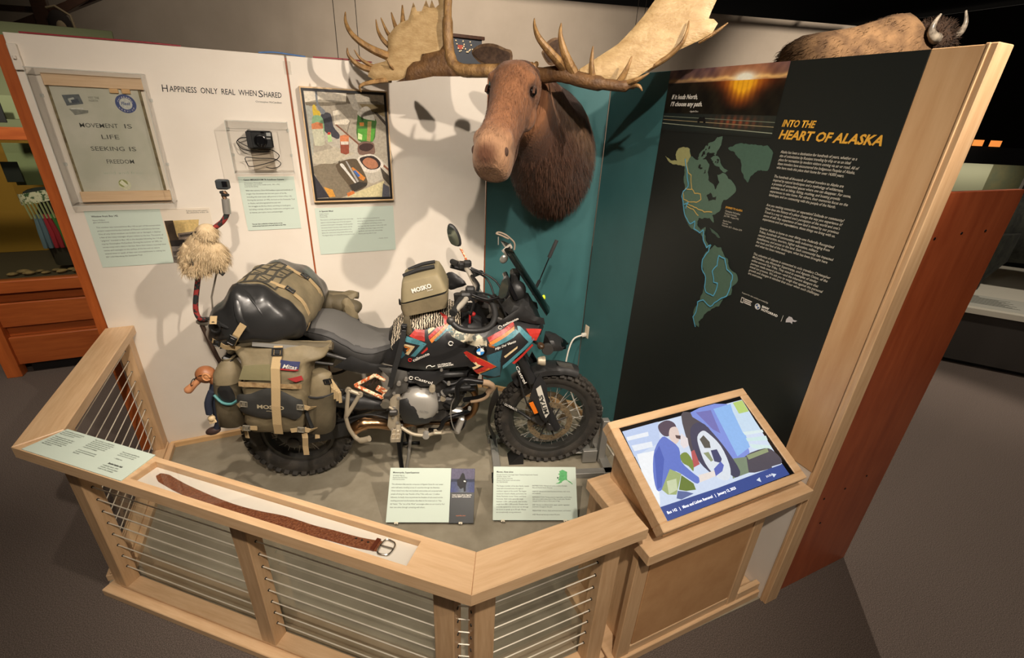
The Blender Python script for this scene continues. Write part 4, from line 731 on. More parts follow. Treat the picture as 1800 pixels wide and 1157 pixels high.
# ================================================================== GRAPHIC PANEL (right wall)
gp = wempty('graphic_panel', RW(1.67, .20), 'dark printed panel with a sunset, a map of the Americas and text', 'graphic panel')
slab('board', 1.075, .20, 2.262, 2.438, RW, .0005, .006, mat('panel_dark', (30, 34, 32), .42, spec=.4), gp)
def sunset(a, b_):
    u = a; v = b_; du = (u - .70); n1 = math.sin(u * 41 + v * 13) * .5 + math.sin(u * 97 - v * 31) * .3 + math.sin(u * 23 + 2) * .4
    if v > .79:                                                     # sky
        t = (v - .79) / .21; g = min(1, 1.5 * math.exp(-(du * du) / .006) * math.exp(-((v - .83) ** 2) / .006)); halo = math.exp(-(du * du) / .05) * (1 - .35 * t); band = math.exp(-((v - .83 - .012 * n1) ** 2) / .0009)
        c = [112 + 26 * n1, 84 + 20 * n1, 72 + 16 * t + 12 * n1]; c = [c[0] + (236 - c[0]) * halo * .75, c[1] + (150 - c[1]) * halo * .7, c[2] + (70 - c[2]) * halo * .5]
        wgt = min(1, band * (.5 + .5 * math.exp(-(du * du) / .10))); c = [c[0] + (255 - c[0]) * wgt, c[1] + (206 - c[1]) * wgt, c[2] + (128 - c[2]) * wgt]
        c = [c[0] + (255 - c[0]) * g, c[1] + (252 - c[1]) * g, c[2] + (232 - c[2]) * g]
    elif v > .30:                                                   # trees with the sun glow spilling down
        g = min(1, 1.25 * math.exp(-(du * du) / (.034 * (v - .18))) * max(0, min(1, (v - .36) / .36))); c = [24 + 8 * n1, 22 + 7 * n1, 16 + 4 * n1]
        side_ = .55 * math.exp(-(du * du) / .10) * max(0, (v - .62) / .17); c = [c[0] + 130 * side_, c[1] + 44 * side_, c[2] + 6 * side_]
        g = max(0, min(1, g * (1 + .10 * math.sin(u * 160)))); c = [c[0] + (255 - c[0]) * g, c[1] + (186 - c[1]) * g * (.35 + .65 * g), c[2] + (52 - c[2]) * g * .6]
    else:                                                           # road
        g = math.exp(-(du * du) / .03) * max(0, 1 - abs(v - .2) / .13); k = .6 + .4 * math.sin(u * 120); c = [30 + 10 * u, 38 + 8 * u, 37 + 4 * u]
        c = [c[0] + 120 * g * k, c[1] + 36 * g * k, c[2] + 12 * g * k]
        if v < .06: f = v / .06; c = [30 + (c[0] - 30) * f, 34 + (c[1] - 34) * f, 32 + (c[2] - 32) * f]
    return tuple(max(0, min(255, x)) for x in c)
GP = Fr((.606, 0, 0), (0, -1, 0), (0, 0, 1)); pm = vcol_mat('print_satin', .42, grain=.05)
picture('sunset_photo', GP, [], .0005, pm, gp, (1.076, 2.15, 1.775, 2.438, 150, 90, sunset))
for z0, z1, wd_, c in ((2.224, 2.214, .0028, (120, 128, 110)), (2.208, 2.196, .003, (150, 136, 104)), (2.190, 2.172, .0034, (150, 156, 136))):
    picture('road_line', GP, [([(1.08, z0 - wd_), (1.775, z1 - wd_), (1.775, z1), (1.08, z0)], c)], .0009, pm, gp)
bike = [(1.335, 2.215), (1.345, 2.226), (1.36, 2.222), (1.375, 2.228), (1.385, 2.212), (1.39, 2.198), (1.378, 2.195), (1.37, 2.205), (1.352, 2.205), (1.345, 2.193), (1.335, 2.198)]
picture('rider_print', GP, [(bike, (22, 22, 22))], .001, pm, gp)
def coast(poly, amp=.10, it=3, seed=3):                            # ragged shoreline from a coarse outline
    rnd = random.Random(seed); P_ = [V(p) for p in poly]
    for _ in range(it):
        Q_ = []
        for i, a in enumerate(P_):
            b_ = P_[(i + 1) % len(P_)]; d = b_ - a; Q_ += [a, (a + b_) / 2 + V((-d.y, d.x)) * rnd.uniform(-amp, amp)]
        P_ = Q_
    return [tuple(p) for p in P_]
picture('map_print', GP, [(coast(p, .13 if k < 5 else .1, 3, k), c) for k, (p, c) in enumerate(MAP)], .0008, pm, gp)
rl = random.Random(8)
picture('lake_print', GP, [(coast([(x, z), (x + w_, z + .004), (x + w_ * .8, z + h), (x + .002, z + h * .8)], .2, 2, k), (30, 34, 32)) for k, (x, z, w_, h) in enumerate([(rl.uniform(1.40, 1.52), rl.uniform(1.95, 2.10), rl.uniform(.008, .022), rl.uniform(.006, .022)) for _ in range(16)])], .0016, pm, gp)
def ribbon(pts, wd, c):
    out = []
    for i in range(len(pts) - 1):
        a, b_ = V(pts[i]), V(pts[i + 1]); d = (b_ - a); n_ = V((-d.y, d.x)).normalized() * wd / 2; e = d.normalized() * wd * .3
        out.append(([tuple(a - e - n_), tuple(b_ + e - n_), tuple(b_ + e + n_), tuple(a - e + n_)], c))
    return out
for nm, rts, c, w_ in (('route_print', ROUTE_GOLD, (196, 168, 96), .005), ('route_print', ROUTE_BLUE, (88, 170, 206), .0055)):
    pp = []
    for r in rts:
        rr2 = []; rg_ = random.Random(4)
        for i in range(len(r) - 1):
            a, b_ = V(r[i]), V(r[i + 1]); d = b_ - a; k_ = max(1, int(d.length / .014)); rr2 += [tuple(a + d * (j / k_) + V((-d.y, d.x)).normalized() * (rg_.uniform(-.003, .003) if j else 0)) for j in range(k_)]
        pp += ribbon(rr2 + [r[-1]], w_, c)
    pp = [(p, c_) for p, c_ in pp]; picture(nm, GP, pp, .0018 if c[0] > 100 else .006, pm, gp)
gold = mat('gold_print', (224, 168, 62), .5); pale = mat('pale_print', (206, 200, 184), .6)
text('INTO THE', GP, 1.812, 2.199, .036, gold, gp, fit=.146, n=.0015, shear=.22, bold=.0012)
text('HEART OF ALASKA', GP, 1.811, 2.1525, .047, gold, gp, fit=.408, n=.0015, shear=.22, bold=.0016)
text('If it leads North,', GP, 1.120, 2.305, .030, white_print, gp, fit=.185, n=.0015, shear=.25, bold=.0006)
text('I’ll choose any path.', GP, 1.120, 2.272, .030, white_print, gp, fit=.225, n=.0015, shear=.25, bold=.0006)
text('–Agustín Ostos', GP, 1.268, 2.245, .012, white_print, gp, fit=.06, n=.0015, shear=.25)
PAR = [(2.098, .332, 'Alaska has been a destination for hundreds of years, whether as a\nsite of colonization by Russians traveling by ship or as an ideal\nplace for recreation by modern visitors coming via air or road. All of\nthese travelers have encountered the Indigenous Peoples of Alaska,\nwho have made this place their home for over 14,000 years.'),
       (2.000, .337, 'The hundreds of thousands of annual travelers to Alaska are\ninspired by natural landscapes and a mythology of wilderness,\na promise of untouched spaces where one can disappear. For some,\nactivities such as hiking, fishing, mushing, and boating provide\nexperiences to take home. For others, their memories focus on the\nlandscape, and on connecting with the people of the North.'),
       (1.880, .343, 'Are you seeking connection or separation? Solitude or community?\nHow does the history of a place change the way you experience it?\nTravel is a way to expand one’s perception of the world and one’s\nsense of self. Any experience of new land is tinted by our previous\nexperiences and our expectations, those things we bring with us.'),
       (1.777, .352, 'Interior Alaska is home to over thirty-one Federally Recognized\nTribes, hundreds of communities with industries ranging from\nnatural extraction, tourism, higher education, military\ninstallations, and access to the land. Each community has impacted\nthe look and feel of the landscape, what has been brought here\nand what has been removed.'),
       (1.660, .365, 'This selection of objects is connected to solo travelers Christopher\nMcCandless, aka Alexander Supertramp, and Agustín Ostos, of the\nonline account Soy Tribu. They stand as examples of similar\njourneys made toward places—and the inherent dangers that\ntravel can present. We ask you to weigh that against the personal\ngrowth and changes in mindset that occur when such challenges\nare overcome.')]
for v, ft, s in PAR: text(s, GP, 1.839, v, .0152, pale, gp, fit=ft, n=.0015, shear=.22, line=1.02, bold=.0001)
text('Support for this exhibit provided by', GP, 1.835, 1.470, .0105, pale, gp, fit=.145, n=.0015, shear=.2)
text('JOURNEY TO ALASKA', GP, 1.625, 1.832, .012, gold, gp, fit=.10, n=.0015, bold=.0003)
text('Christopher McCandless\nVirginia to Fairbanks\nJuly 1990 – August 1992\n\nAgustín Ostos\nArgentina\nNovember 2017 – October 2019', GP, 1.628, 1.815, .0115, pale, gp, fit=.12, n=.0015, line=1.0)
picture('logo', GP, [([(1.84, 1.425), (1.856, 1.425), (1.856, 1.452), (1.84, 1.452)], (206, 200, 190)), ([(1.843, 1.430), (1.853, 1.430), (1.853, 1.448), (1.843, 1.448)], (40, 44, 42))], .0015, pm, gp)
picture('logo', GP, [(ring(1.934, 1.439, .0145), (206, 206, 200)), (ring(1.934, 1.439, .0105), (60, 90, 140)), ([(1.934, 1.439), (1.9445, 1.439), (1.9415, 1.4465), (1.934, 1.4495)], (226, 226, 220)), ([(1.934, 1.439), (1.9235, 1.439), (1.9265, 1.4315), (1.934, 1.4285)], (226, 226, 220))], .0015, pm, gp)
picture('divider', GP, [([(2.0625, 1.418), (2.0645, 1.418), (2.0665, 1.448), (2.0645, 1.448)], (206, 200, 190))], .0015, pm, gp)
picture('logo', GP, [(LOGO_ALASKA, (190, 186, 186))], .0015, pm, gp)
picture('logo_lines', GP, [(rect(1.859, 1.4285 + .0085 * k, 1.900 - .004 * (k % 2), 1.434 + .0085 * k), (206, 200, 190)) for k in range(3)], .0015, pm, gp)
text('BMW', GP, 1.956, 1.443, .015, white_print, gp, fit=.036, n=.0015, bold=.0005); text('MOTORRAD', GP, 1.956, 1.429, .015, white_print, gp, fit=.085, n=.0015, bold=.0005)
# outlet with plug
ol = wempty('wall_outlet', (.613, -.60, .66), 'white power outlet with a plug low on the teal wall', 'outlet')
slab('plate', .585, .665, .635, .765, RW, .0005, .006, mat('outlet_white', (226, 212, 186), .4), ol, .002)
slab('socket', .595, .727, .625, .758, RW, .006, .009, MATS['outlet_white'], ol, .003)
cdm = mat('cord_white', (220, 214, 200), .45)
cw = wempty('power_cord', (.58, -.7, 0), 'white power cord hanging from the outlet down to the floor', 'cord')
B().box((.588, -.607, .69), (.04, .028, .028), .006).obj('plug', cdm, cw)
B().tube(cat_pts([(.57, -.606, .688), (.50, -.60, .66), (.455, -.615, .55), (.44, -.63, .40), (.465, -.66, .30), (.50, -.70, .18), (.53, -.80, .05), (.56, -.95, .012), (.575, -1.06, .01), (.555, -1.18, .01), (.53, -1.33, .01), (.45, -1.7, .01), (.40, -1.93, .01)], 6), .006, 8).obj('cable', cdm, cw, True)

# ================================================================== FLOOR INFO BOARDS
pe = V((.929, -.370, 0)); pi = V((.370, .929, 0)); up45 = (pi + V((0, 0, 1))).normalized()
def info(name, o0, label, dark_strip):
    fr = Fr(o0, pe, up45); t = wempty(name, V(o0) + pe * .25, label, 'text panel')
    slab('board', 0, 0, .362 if dark_strip else .505, .303, fr, -.006, 0, mint, t, .001)
    for s in (.06, .43):
        b = B(); a = V(o0) + pe * s
        b.tube([a - up45 * .004 + fr.N * .004, a - up45 * .006 - fr.N * .004, a + pi * .02 + V((0, 0, -.026))], .004, 6); b.tube([a + pi * .02 + V((0, 0, -.026)), a + pi * .30 + V((0, 0, -.026))], .0035, 6)
        b.tube([a + pi * .30 + V((0, 0, -.026)), fr(s, .29, -.007)], .0035, 6); b.obj('stand', black_metal, t, True)
        slab('lip', s - .011, -.009, s + .011, .003, fr, -.008, .004, mat('lip_cream', (216, 206, 180), .5), t, .001)
    return fr, t
f1, t1 = info('floor_text_board', (-1.06, -1.234, .031), 'mint floor board with a dark photo strip in front of the motorcycle', True)
slab('photo_strip', .363, -.004, .505, .301, f1, -.006, 0, mat('strip_dark', (38, 42, 44), .4), t1, .001)
def sky(a, b_): return (96 - 50 * (b_ < .55), 92 - 40 * (b_ < .55), 116 - 40 * (b_ < .55)) if b_ > .45 else (70 + 40 * math.exp(-((a - .5) ** 2) / .05) * (1 - b_), 78 + 40 * math.exp(-((a - .5) ** 2) / .05) * (1 - b_), 96 + 30 * (1 - b_))
picture('rider_photo', f1, RIDER, .0006, MATS['print_matte'], t1, (.364, .165, .504, .300, 20, 24, sky))
text('Learn more about Agustín\nand his BMW adventures', f1, .374, .148, .0105, white_print, t1, fit=.115, n=.001, bold=.0003); text('soytribu.com', f1, .402, .034, .0105, mat('print_orange', (216, 120, 70), .6), t1, fit=.055, n=.001)
text('Motorcycle, SuperSuperson', f1, .018, .272, .013, ink, t1, fit=.155, n=.001, bold=.0003); text('2018 BMW F850 GS\nAgustín Ostos (SoyTribu)\nLoan from the owner', f1, .018, .255, .0105, ink_soft, t1, fit=.085, n=.001)
text('This adventure bike was the companion of Agustín Ostos for over seven\nand a half years, traveling across 21 countries through the Americas.\nOstos visited more than one hundred communities and connected with\npeople all along the way. Founder of Soy Tribu, with over 1.5 million\nfollowers, he finally chose to promote the freedom of solo travel and the\nresulting personal transformations described on his motorcycle in “Hijo\ndel Viento.” The “son of the Wind” encourages others on our travel to find\ntheir true selves through connecting with others.', f1, .016, .206, .0118, ink_soft, t1, fit=.315, n=.001, line=1.55)
f2, t2 = info('floor_text_board', (-.481, -1.447, .031), 'mint floor board with a green Alaska map in front of the front wheel', False)
picture('alaska_map', f2, [(coast(AK, .08, 2), (88, 172, 104))] + [(p, (50, 80, 56)) for p in AK2], .0006, MATS['print_matte'], t2)
text('Moose, Alces alces', f2, .02, .268, .013, ink, t2, fit=.10, n=.001, bold=.0003); text('Denegé (Gwich’in), Deneegge (Upper Tanana), Dnegi (Lower Tanana)\nFairbanks, Alaska, 1960\nGift through the University\nMuseum of the North, head and antlers\nUA 1960-004-0001', f2, .02, .253, .0098, ink_soft, t2, fit=.25, n=.001, line=1.1)
text('The largest member of the deer family, moose\nstand tall in forested areas throughout\nnorthern regions of the world. The largest\nmoose are found in Alaska, particularly the\nAlaska Peninsula, Lower Yukon, and Kenai\nPeninsula. Adult males generally weigh\nbetween 1,200–1,600 pounds; adult females\nweigh from 800–1,300 pounds. Despite their\nunwieldy appearance, moose can run through\nthe forest at speeds up to 35 mph. Moose\nare exceptionally strong swimmers.', f2, .02, .188, .0105, ink_soft, t2, fit=.195, n=.001, line=1.4)
text('DISTRIBUTION: Widespread across northern Europe,\nAsia and North North America.\n\nHABITAT: Boreal and mixed deciduous forests, near rivers\nand wetlands.\n\nREPRODUCTION: Mating occurs in September and October,\nwith one or twins calves born in May to early June. Females\nmay give birth at two or three years of age.\n\nDIET: Browse on willows, birch, aspen, aquatic vegetation\nand herbs throughout the year.\n\nPREDATORS: Wolves, black and brown bears, and humans.\n\nAGE: Moose can live up to about 20 years.', f2, .235, .190, .0098, ink_soft, t2, fit=.24, n=.001, line=1.1)

# ================================================================== MOOSE HEAD
MOv = V((-.6625, -.749, 0)); MOw = V((.749, -.6625, 0)); MO0 = V((.306, -.271, 0))
def MP(v, w_, z): return MO0 + MOv * v + MOw * w_ + V((0, 0, z))
moose = wempty('moose_head', MP(0, .10, 1.55), 'brown taxidermy moose head with wide palmate antlers on the teal corner', 'moose mount')
mf = bpy.data.materials.new('moose_fur'); mf.use_nodes = True; MATS['moose_fur'] = mf
nt = mf.node_tree; bs = nt.nodes['Principled BSDF']; bs.inputs['Roughness'].default_value = .75; bs.inputs['Specular IOR Level'].default_value = .25; bs.inputs['Sheen Weight'].default_value = .12
ge = nt.nodes.new('ShaderNodeNewGeometry')
def ramp_along(direction, lo, hi, org):               # 0..1 mask along a direction through the animal
    d = V(direction).normalized(); vm = nt.nodes.new('ShaderNodeVectorMath'); vm.operation = 'DOT_PRODUCT'
    nt.links.new(ge.outputs['Position'], vm.inputs[0]); vm.inputs[1].default_value = d
    mr = nt.nodes.new('ShaderNodeMapRange'); mr.interpolation_type = 'SMOOTHSTEP'; o_ = V(org).dot(d); mr.inputs[1].default_value = o_ + lo; mr.inputs[2].default_value = o_ + hi
    nt.links.new(vm.outputs['Value'], mr.inputs[0]); return mr.outputs[0]
def mixc(fac, a, b_):
    mx = nt.nodes.new('ShaderNodeMix'); mx.data_type = 'RGBA'; nt.links.new(fac, mx.inputs[0])
    for i, c in ((6, a), (7, b_)):
        if isinstance(c, tuple): mx.inputs[i].default_value = lin(c) + (1,)
        else: nt.links.new(c, mx.inputs[i])
    return mx.outputs[2]
no = nt.nodes.new('ShaderNodeTexNoise'); no.inputs['Scale'].default_value = 9; no.inputs['Detail'].default_value = 8; no.inputs['Roughness'].default_value = .7
mp = nt.nodes.new('ShaderNodeMapping'); mp.inputs['Scale'].default_value = (3, 3, .7); nt.links.new(ge.outputs['Position'], mp.inputs[0]); nt.links.new(mp.outputs[0], no.inputs['Vector'])
neckc = mixc(no.outputs['Fac'], (46, 27, 18), (84, 54, 36)); backc = mixc(no.outputs['Fac'], (112, 82, 54), (160, 124, 86)); headc = mixc(no.outputs['Fac'], (70, 41, 25), (156, 106, 70))
upd = MP(.0, .5, 2.5) - MP(.25, .0, 1.85)
neck = mixc(ramp_along((upd.x, upd.y, upd.z), -.12, .22, MP(.25, .2, 2.12)), neckc, backc)
hd = (MP(1, 0, .15) - MP(0, 0, 0)); col = mixc(ramp_along(hd, -.05, .07, MP(.72, .06, 2.15)), neck, headc)
col = mixc(ramp_along((MOv.x * -.5, MOv.y * -.5, .86), -.04, .06, MP(.86, .05, 2.42)), col, mixc(no.outputs['Fac'], (56, 33, 22), (104, 66, 44)))
nosec = mixc(no.outputs['Fac'], (98, 68, 47), (164, 126, 94)); col = mixc(ramp_along((MOv.x * .7, MOv.y * .7, -.714), -.02, .09, MP(1.08, .05, 2.05)), col, nosec)
vd = nt.nodes.new('ShaderNodeVectorMath'); vd.operation = 'DISTANCE'; nt.links.new(ge.outputs['Position'], vd.inputs[0]); vd.inputs[1].default_value = MP(1.285, .05, 2.03)
mr_ = nt.nodes.new('ShaderNodeMapRange'); mr_.interpolation_type = 'SMOOTHSTEP'; mr_.inputs[1].default_value = .02; mr_.inputs[2].default_value = .085; nt.links.new(vd.outputs['Value'], mr_.inputs[0])
col = mixc(mr_.outputs[0], (84, 52, 34), col)
for sd in (-1, 1):
    vd = nt.nodes.new('ShaderNodeVectorMath'); vd.operation = 'DISTANCE'; nt.links.new(ge.outputs['Position'], vd.inputs[0]); vd.inputs[1].default_value = MP(.815 + .70 * .165 + .040 * .714, .06 + sd * .11, 2.385 - .714 * .165 + .028)
    mr_ = nt.nodes.new('ShaderNodeMapRange'); mr_.interpolation_type = 'SMOOTHSTEP'; mr_.inputs[1].default_value = .02; mr_.inputs[2].default_value = .05; nt.links.new(vd.outputs['Value'], mr_.inputs[0])
    col = mixc(mr_.outputs[0], (62, 38, 25), col)
nt.links.new(col, bs.inputs['Base Color'])
n2 = nt.nodes.new('ShaderNodeTexNoise'); n2.inputs['Scale'].default_value = 60; n2.inputs['Detail'].default_value = 4; mp2 = nt.nodes.new('ShaderNodeMapping'); mp2.inputs['Scale'].default_value = (2, 2, .5)
nt.links.new(ge.outputs['Position'], mp2.inputs[0]); nt.links.new(mp2.outputs[0], n2.inputs['Vector'])
bu = nt.nodes.new('ShaderNodeBump'); bu.inputs['Strength'].default_value = .7; bu.inputs['Distance'].default_value = .01; nt.links.new(n2.outputs['Fac'], bu.inputs['Height']); nt.links.new(bu.outputs[0], bs.inputs['Normal'])
def ell(cv, cw, cz, hw, hh, tilt, n=28, pw=2.0, top=1.0):   # section ring, tilt = lean of its upper side towards +v
    out = []
    for k in range(n):
        a = 2 * math.pi * k / n; c, s_ = math.cos(a), math.sin(a)
        x = hw * math.copysign(abs(c) ** (2 / pw), c) * (top if s_ > 0 else 1) ** abs(s_); y = hh * math.copysign(abs(s_) ** (2 / pw), s_)
        out.append(MP(cv + y * math.sin(tilt), cw + x, cz + y * math.cos(tilt)))
    return out
mh = B()
NK = [(.004, .105, 1.94, .25, .35, 0), (.10, .105, 1.94, .265, .372, 0), (.24, .11, 1.98, .262, .368, -.12), (.38, .11, 2.05, .235, .32, -.25), (.52, .095, 2.14, .19, .255, -.35), (.64, .08, 2.215, .15, .205, -.35), (.76, .07, 2.26, .12, .165, -.2)]
mh.loft([ell(*a) for a in NK])
neck_n = len(mh.f)
AX, AZ = .70, -.714; tl_ = math.atan2(.714, .70)
HD = [(-.035, -.05, .07, .05), (-.02, -.035, .094, .075), (.012, -.02, .108, .100), (.06, -.008, .116, .126), (.11, -.004, .118, .142), (.17, -.008, .112, .140), (.24, -.008, .098, .124), (.31, -.002, .088, .108), (.38, .008, .084, .102), (.44, .016, .086, .108), (.495, .014, .091, .114), (.545, .004, .092, .108), (.58, -.010, .086, .088), (.60, -.022, .062, .058)]
HEADC = (.815, .06, 2.385)
def hp(t, off, lat): return MP(HEADC[0] + AX * t + off * .714, HEADC[1] + lat, HEADC[2] + AZ * t + off * .70)
mh.loft([ell(HEADC[0] + AX * t + o_ * .714, HEADC[1], HEADC[2] + AZ * t + o_ * .70, hw, hh, tl_, pw=2.5, top=.88) for t, o_, hw, hh in HD])
for sd in (-1, 1):                                         # brow ridges, jaw, nostril wings
    mh.ball(hp(.12, .075, sd * .088), (.034, .034, .028), 12, 8); mh.ball(hp(.475, .06, sd * .062), (.036, .036, .045), 12, 8); mh.ball(hp(.20, -.07, sd * .058), (.06, .06, .08), 12, 8)
mh.ball(hp(.515, -.085, 0), (.062, .062, .04), 14, 8)          # lower lip
mh.ball(hp(.0, -.02, 0), (.095, .095, .07), 14, 8)
body = mh.obj('body', mf, moose, 'all')
rm = body.modifiers.new('union', 'REMESH'); rm.mode = 'VOXEL'; rm.voxel_size = .011; rm.use_smooth_shade = True
sm_ = body.modifiers.new('soften', 'SMOOTH'); sm_.iterations = 7; sm_.factor = .5
def strands(src_v, src_f, n, ln, wd, dirf, seed=1, keep=None):
    rnd = random.Random(seed); tris = []; acc = []; tot = 0
    for f in src_f:
        for i in range(1, len(f) - 1):
            a, b_, c = V(src_v[f[0]]), V(src_v[f[i]]), V(src_v[f[i + 1]]); ar = (b_ - a).cross(c - a).length
            if ar > 1e-9: tot += ar; tris.append((a, b_, c)); acc.append(tot)
    import bisect
    ob = B(); vs = []; fs = []
    for _ in range(n):
        a, b_, c = tris[min(bisect.bisect(acc, rnd.random() * tot), len(tris) - 1)]
        r1, r2 = rnd.random(), rnd.random()
        if r1 + r2 > 1: r1, r2 = 1 - r1, 1 - r2
        p = a + (b_ - a) * r1 + (c - a) * r2; nn = (b_ - a).cross(c - a).normalized()
        if keep and not keep(p): continue
        d = dirf(p, nn, rnd); L = ln * rnd.uniform(.6, 1.3); sd_ = d.cross(nn)
        if sd_.length < 1e-4: continue
        sd_ = sd_.normalized() * wd; o_ = len(vs)
        e1 = p + d * L * .55 + nn * L * .12; e2 = p + d * L + V((0, 0, -.18 * L))
        vs += [p - sd_, p + sd_, e1 + sd_ * .8, e1 - sd_ * .8, e2]; fs += [(o_, o_ + 1, o_ + 2, o_ + 3), (o_ + 3, o_ + 2, o_ + 4)]
    ob.add(vs, fs); return ob
def neckdir(p, nn, rnd):
    rel = p - MP(.35, .1, 2.05); out = nn if nn.dot(rel) > 0 else -nn
    d = V((0, 0, -1)) + MOv * -.35 + MOw * rnd.uniform(-.2, .2) + out * .28; return d.normalized()
f_ = strands(mh.v, mh.f[:neck_n], 9000, .042, .0016, neckdir, 3, keep=lambda p: (p - MO0).dot(MOv) > .02 and not ((p - MO0).dot(MOv) > .66))
f_.obj('neck_fur', mf, moose, kind='stuff')
def headdir(p, nn, rnd):
    rel = p - MP(1.0, .06, 2.2); out = nn if nn.dot(rel) > 0 else -nn
    return (MOv * .45 + V((0, 0, -.6)) + MOw * rnd.uniform(-.25, .25) + out * .22).normalized() * (1 if (p - MO0).dot(MOv) > .85 else -.6)
f2_ = strands(mh.v, mh.f[neck_n:neck_n + 10 * 28], 6500, .015, .0010, headdir, 4); f2_.obj('head_fur', mf, moose, kind='stuff')
for sd in (-1, 1):
    e = wempty  # eyes: glossy ball with lid rims
    c = hp(.165, .040, sd * .1045)
    eye = B().ball(c, .022, 16, 10).obj('eye', mat('eye_dark', (16, 11, 9), .06), moose, True)
    lid = [c + (MOw * sd * .012) + (MOv * .6 * a + V((0, 0, 1)) * b_) for a, b_ in ((-.034, -.006), (-.02, .012), (.004, .0195), (.028, .008), (.04, -.008))]
    B().tube(cat_pts(lid, 4), .0065, 8).obj('eyelid', mf, moose, True)
    B().ball(hp(.535, .058, sd * .0735), (.013, .013, .022), 12, 8, Matrix.Rotation(.5 * sd, 3, 'Z')).obj('nostril', mat('nostril_dark', (58, 37, 25), .9), moose, True)
    B().tube(cat_pts([hp(.583, -.055, sd * .01), hp(.55, -.066, sd * .06), hp(.46, -.060, sd * .080), hp(.36, -.05, sd * .071)], 5), .0045, 6).obj('mouth_line', MATS['nostril_dark'], moose, True)
# ears
earm = mat('ear_fur', (84, 62, 44), .9, rgb2=(116, 92, 66), scale=40, bump=.4); earin = mat('ear_inner', (52, 36, 26), .9, rgb2=(78, 58, 42), scale=50)
for sd, base, tip, lab in ((-1, (.70, -.03, 2.455), (.68, -.255, 2.475), 'l'), (1, (.68, .145, 2.455), (.66, .235, 2.53), 'r')):
    bp_, tp = MP(*base), MP(*tip); ax = (tp - bp_); L = ax.length; ax.normalize(); up_ = (V((0, 0, 1)) - ax * ax.z).normalized(); fw = ax.cross(up_)
    if fw.dot(MOv) < 0: fw = -fw
    out = sm2([(0, -.03), (L * .25, -.052), (L * .6, -.05), (L * .9, -.022), (L * 1.02, .012), (L * .8, .045), (L * .45, .055), (L * .15, .04), (0, .03)], 3)
    fn = lambda u, v, w_: bp_ + ax * u + up_ * v + fw * (w_ + 6.5 * v * v - .012)
    B().pillow(out, .014, .006, fn, .02).obj('ear', earm, moose, True)
    B().pillow([(a * .9 + .01, b_ * .74) for a, b_ in out], .014, .003, lambda u, v, w_: bp_ + ax * u + up_ * v + fw * (w_ + 6.5 * v * v - .004), .02).obj('ear_lining', earin, moose, True)
# antlers
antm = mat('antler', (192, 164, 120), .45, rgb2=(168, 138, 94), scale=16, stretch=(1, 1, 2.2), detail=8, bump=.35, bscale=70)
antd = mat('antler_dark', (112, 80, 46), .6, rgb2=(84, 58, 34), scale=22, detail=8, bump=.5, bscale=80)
antt = mat('antler_tine', (164, 128, 80), .5, rgb2=(112, 82, 48), scale=18, stretch=(2, 2, 1), detail=7, bump=.4, bscale=90)
def AL(v0=.8): return lambda u, v, w_: MP(v0 + w_ - .22 * (v - 2.4) + .10 * max(0, abs(u - .05) - .4), u, v)
def tine(par, pts, r0, r1=.003, m=antt, name='tine'):
    p = cat_pts([MP(*q) for q in pts], 5); n = len(p); B().tube(p, [r0 + (r1 - r0) * (i / (n - 1)) ** 1.2 for i in range(n)], 9, flat=.85).obj(name, m, par, True)
al = B(); palm = [(-.315, 2.42), (-.338, 2.50), (-.342, 2.58), (-.352, 2.66), (-.36, 2.76), (-.34, 2.88), (-.40, 2.86), (-.43, 2.76), (-.405, 2.68), (-.424, 2.665), (-.445, 2.70), (-.455, 2.665), (-.475, 2.70), (-.495, 2.65), (-.52, 2.65), (-.542, 2.69), (-.556, 2.64), (-.565, 2.612), (-.609, 2.597), (-.643, 2.570), (-.673, 2.535), (-.668, 2.477), (-.68, 2.42), (-.74, 2.405), (-.772, 2.385), (-.775, 2.345), (-.735, 2.328), (-.685, 2.326), (-.604, 2.332), (-.50, 2.36), (-.40, 2.37)]
antL = al.pillow(palm, .022, .016, AL(), .05).obj('antler', antm, moose, True)
under = [(-.335, 2.53), (-.375, 2.475), (-.43, 2.462), (-.47, 2.455), (-.475, 2.425), (-.515, 2.418), (-.545, 2.39), (-.555, 2.345), (-.604, 2.323), (-.50, 2.335), (-.40, 2.355), (-.30, 2.357), (-.20, 2.36), (-.20, 2.40), (-.27, 2.405), (-.305, 2.445)]
B().pillow(under, .02, .020, AL(.822), .05).obj('antler_underside', antd, antL, True)  # separate darker brown piece, shade under the palm put into its colour
B().tube(cat_pts([MP(.80, .0, 2.385), MP(.82, -.08, 2.388), MP(.825, -.17, 2.385), MP(.82, -.25, 2.388), MP(.815, -.305, 2.42), MP(.80, -.33, 2.50), MP(.79, -.338, 2.6), MP(.76, -.345, 2.72), MP(.72, -.335, 2.86)], 5), [.034] * 5 + [.031] * 10 + [.030] * 8 + [.026] * 8 + [.02] * 5 + [.014] * 5, 10).obj('beam', antt, antL, True)
tine(antL, [(.80, -.66, 2.44), (.88, -.73, 2.47), (.92, -.80, 2.52), (.90, -.85, 2.58), (.86, -.875, 2.632)], .026)
tine(antL, [(.78, -.665, 2.485), (.80, -.70, 2.515), (.79, -.735, 2.56), (.76, -.762, 2.615)], .018)
tine(antL, [(.77, -.665, 2.53), (.77, -.695, 2.56), (.75, -.738, 2.625)], .016); tine(antL, [(.76, -.64, 2.565), (.74, -.668, 2.61), (.72, -.692, 2.653)], .014); tine(antL, [(.76, -.605, 2.59), (.73, -.62, 2.635), (.70, -.636, 2.688)], .015)
tine(antL, [(.80, -.74, 2.37), (.88, -.80, 2.39), (.92, -.835, 2.43), (.92, -.842, 2.468)], .022); tine(antL, [(.82, -.75, 2.39), (.88, -.79, 2.42), (.90, -.815, 2.462)], .014)
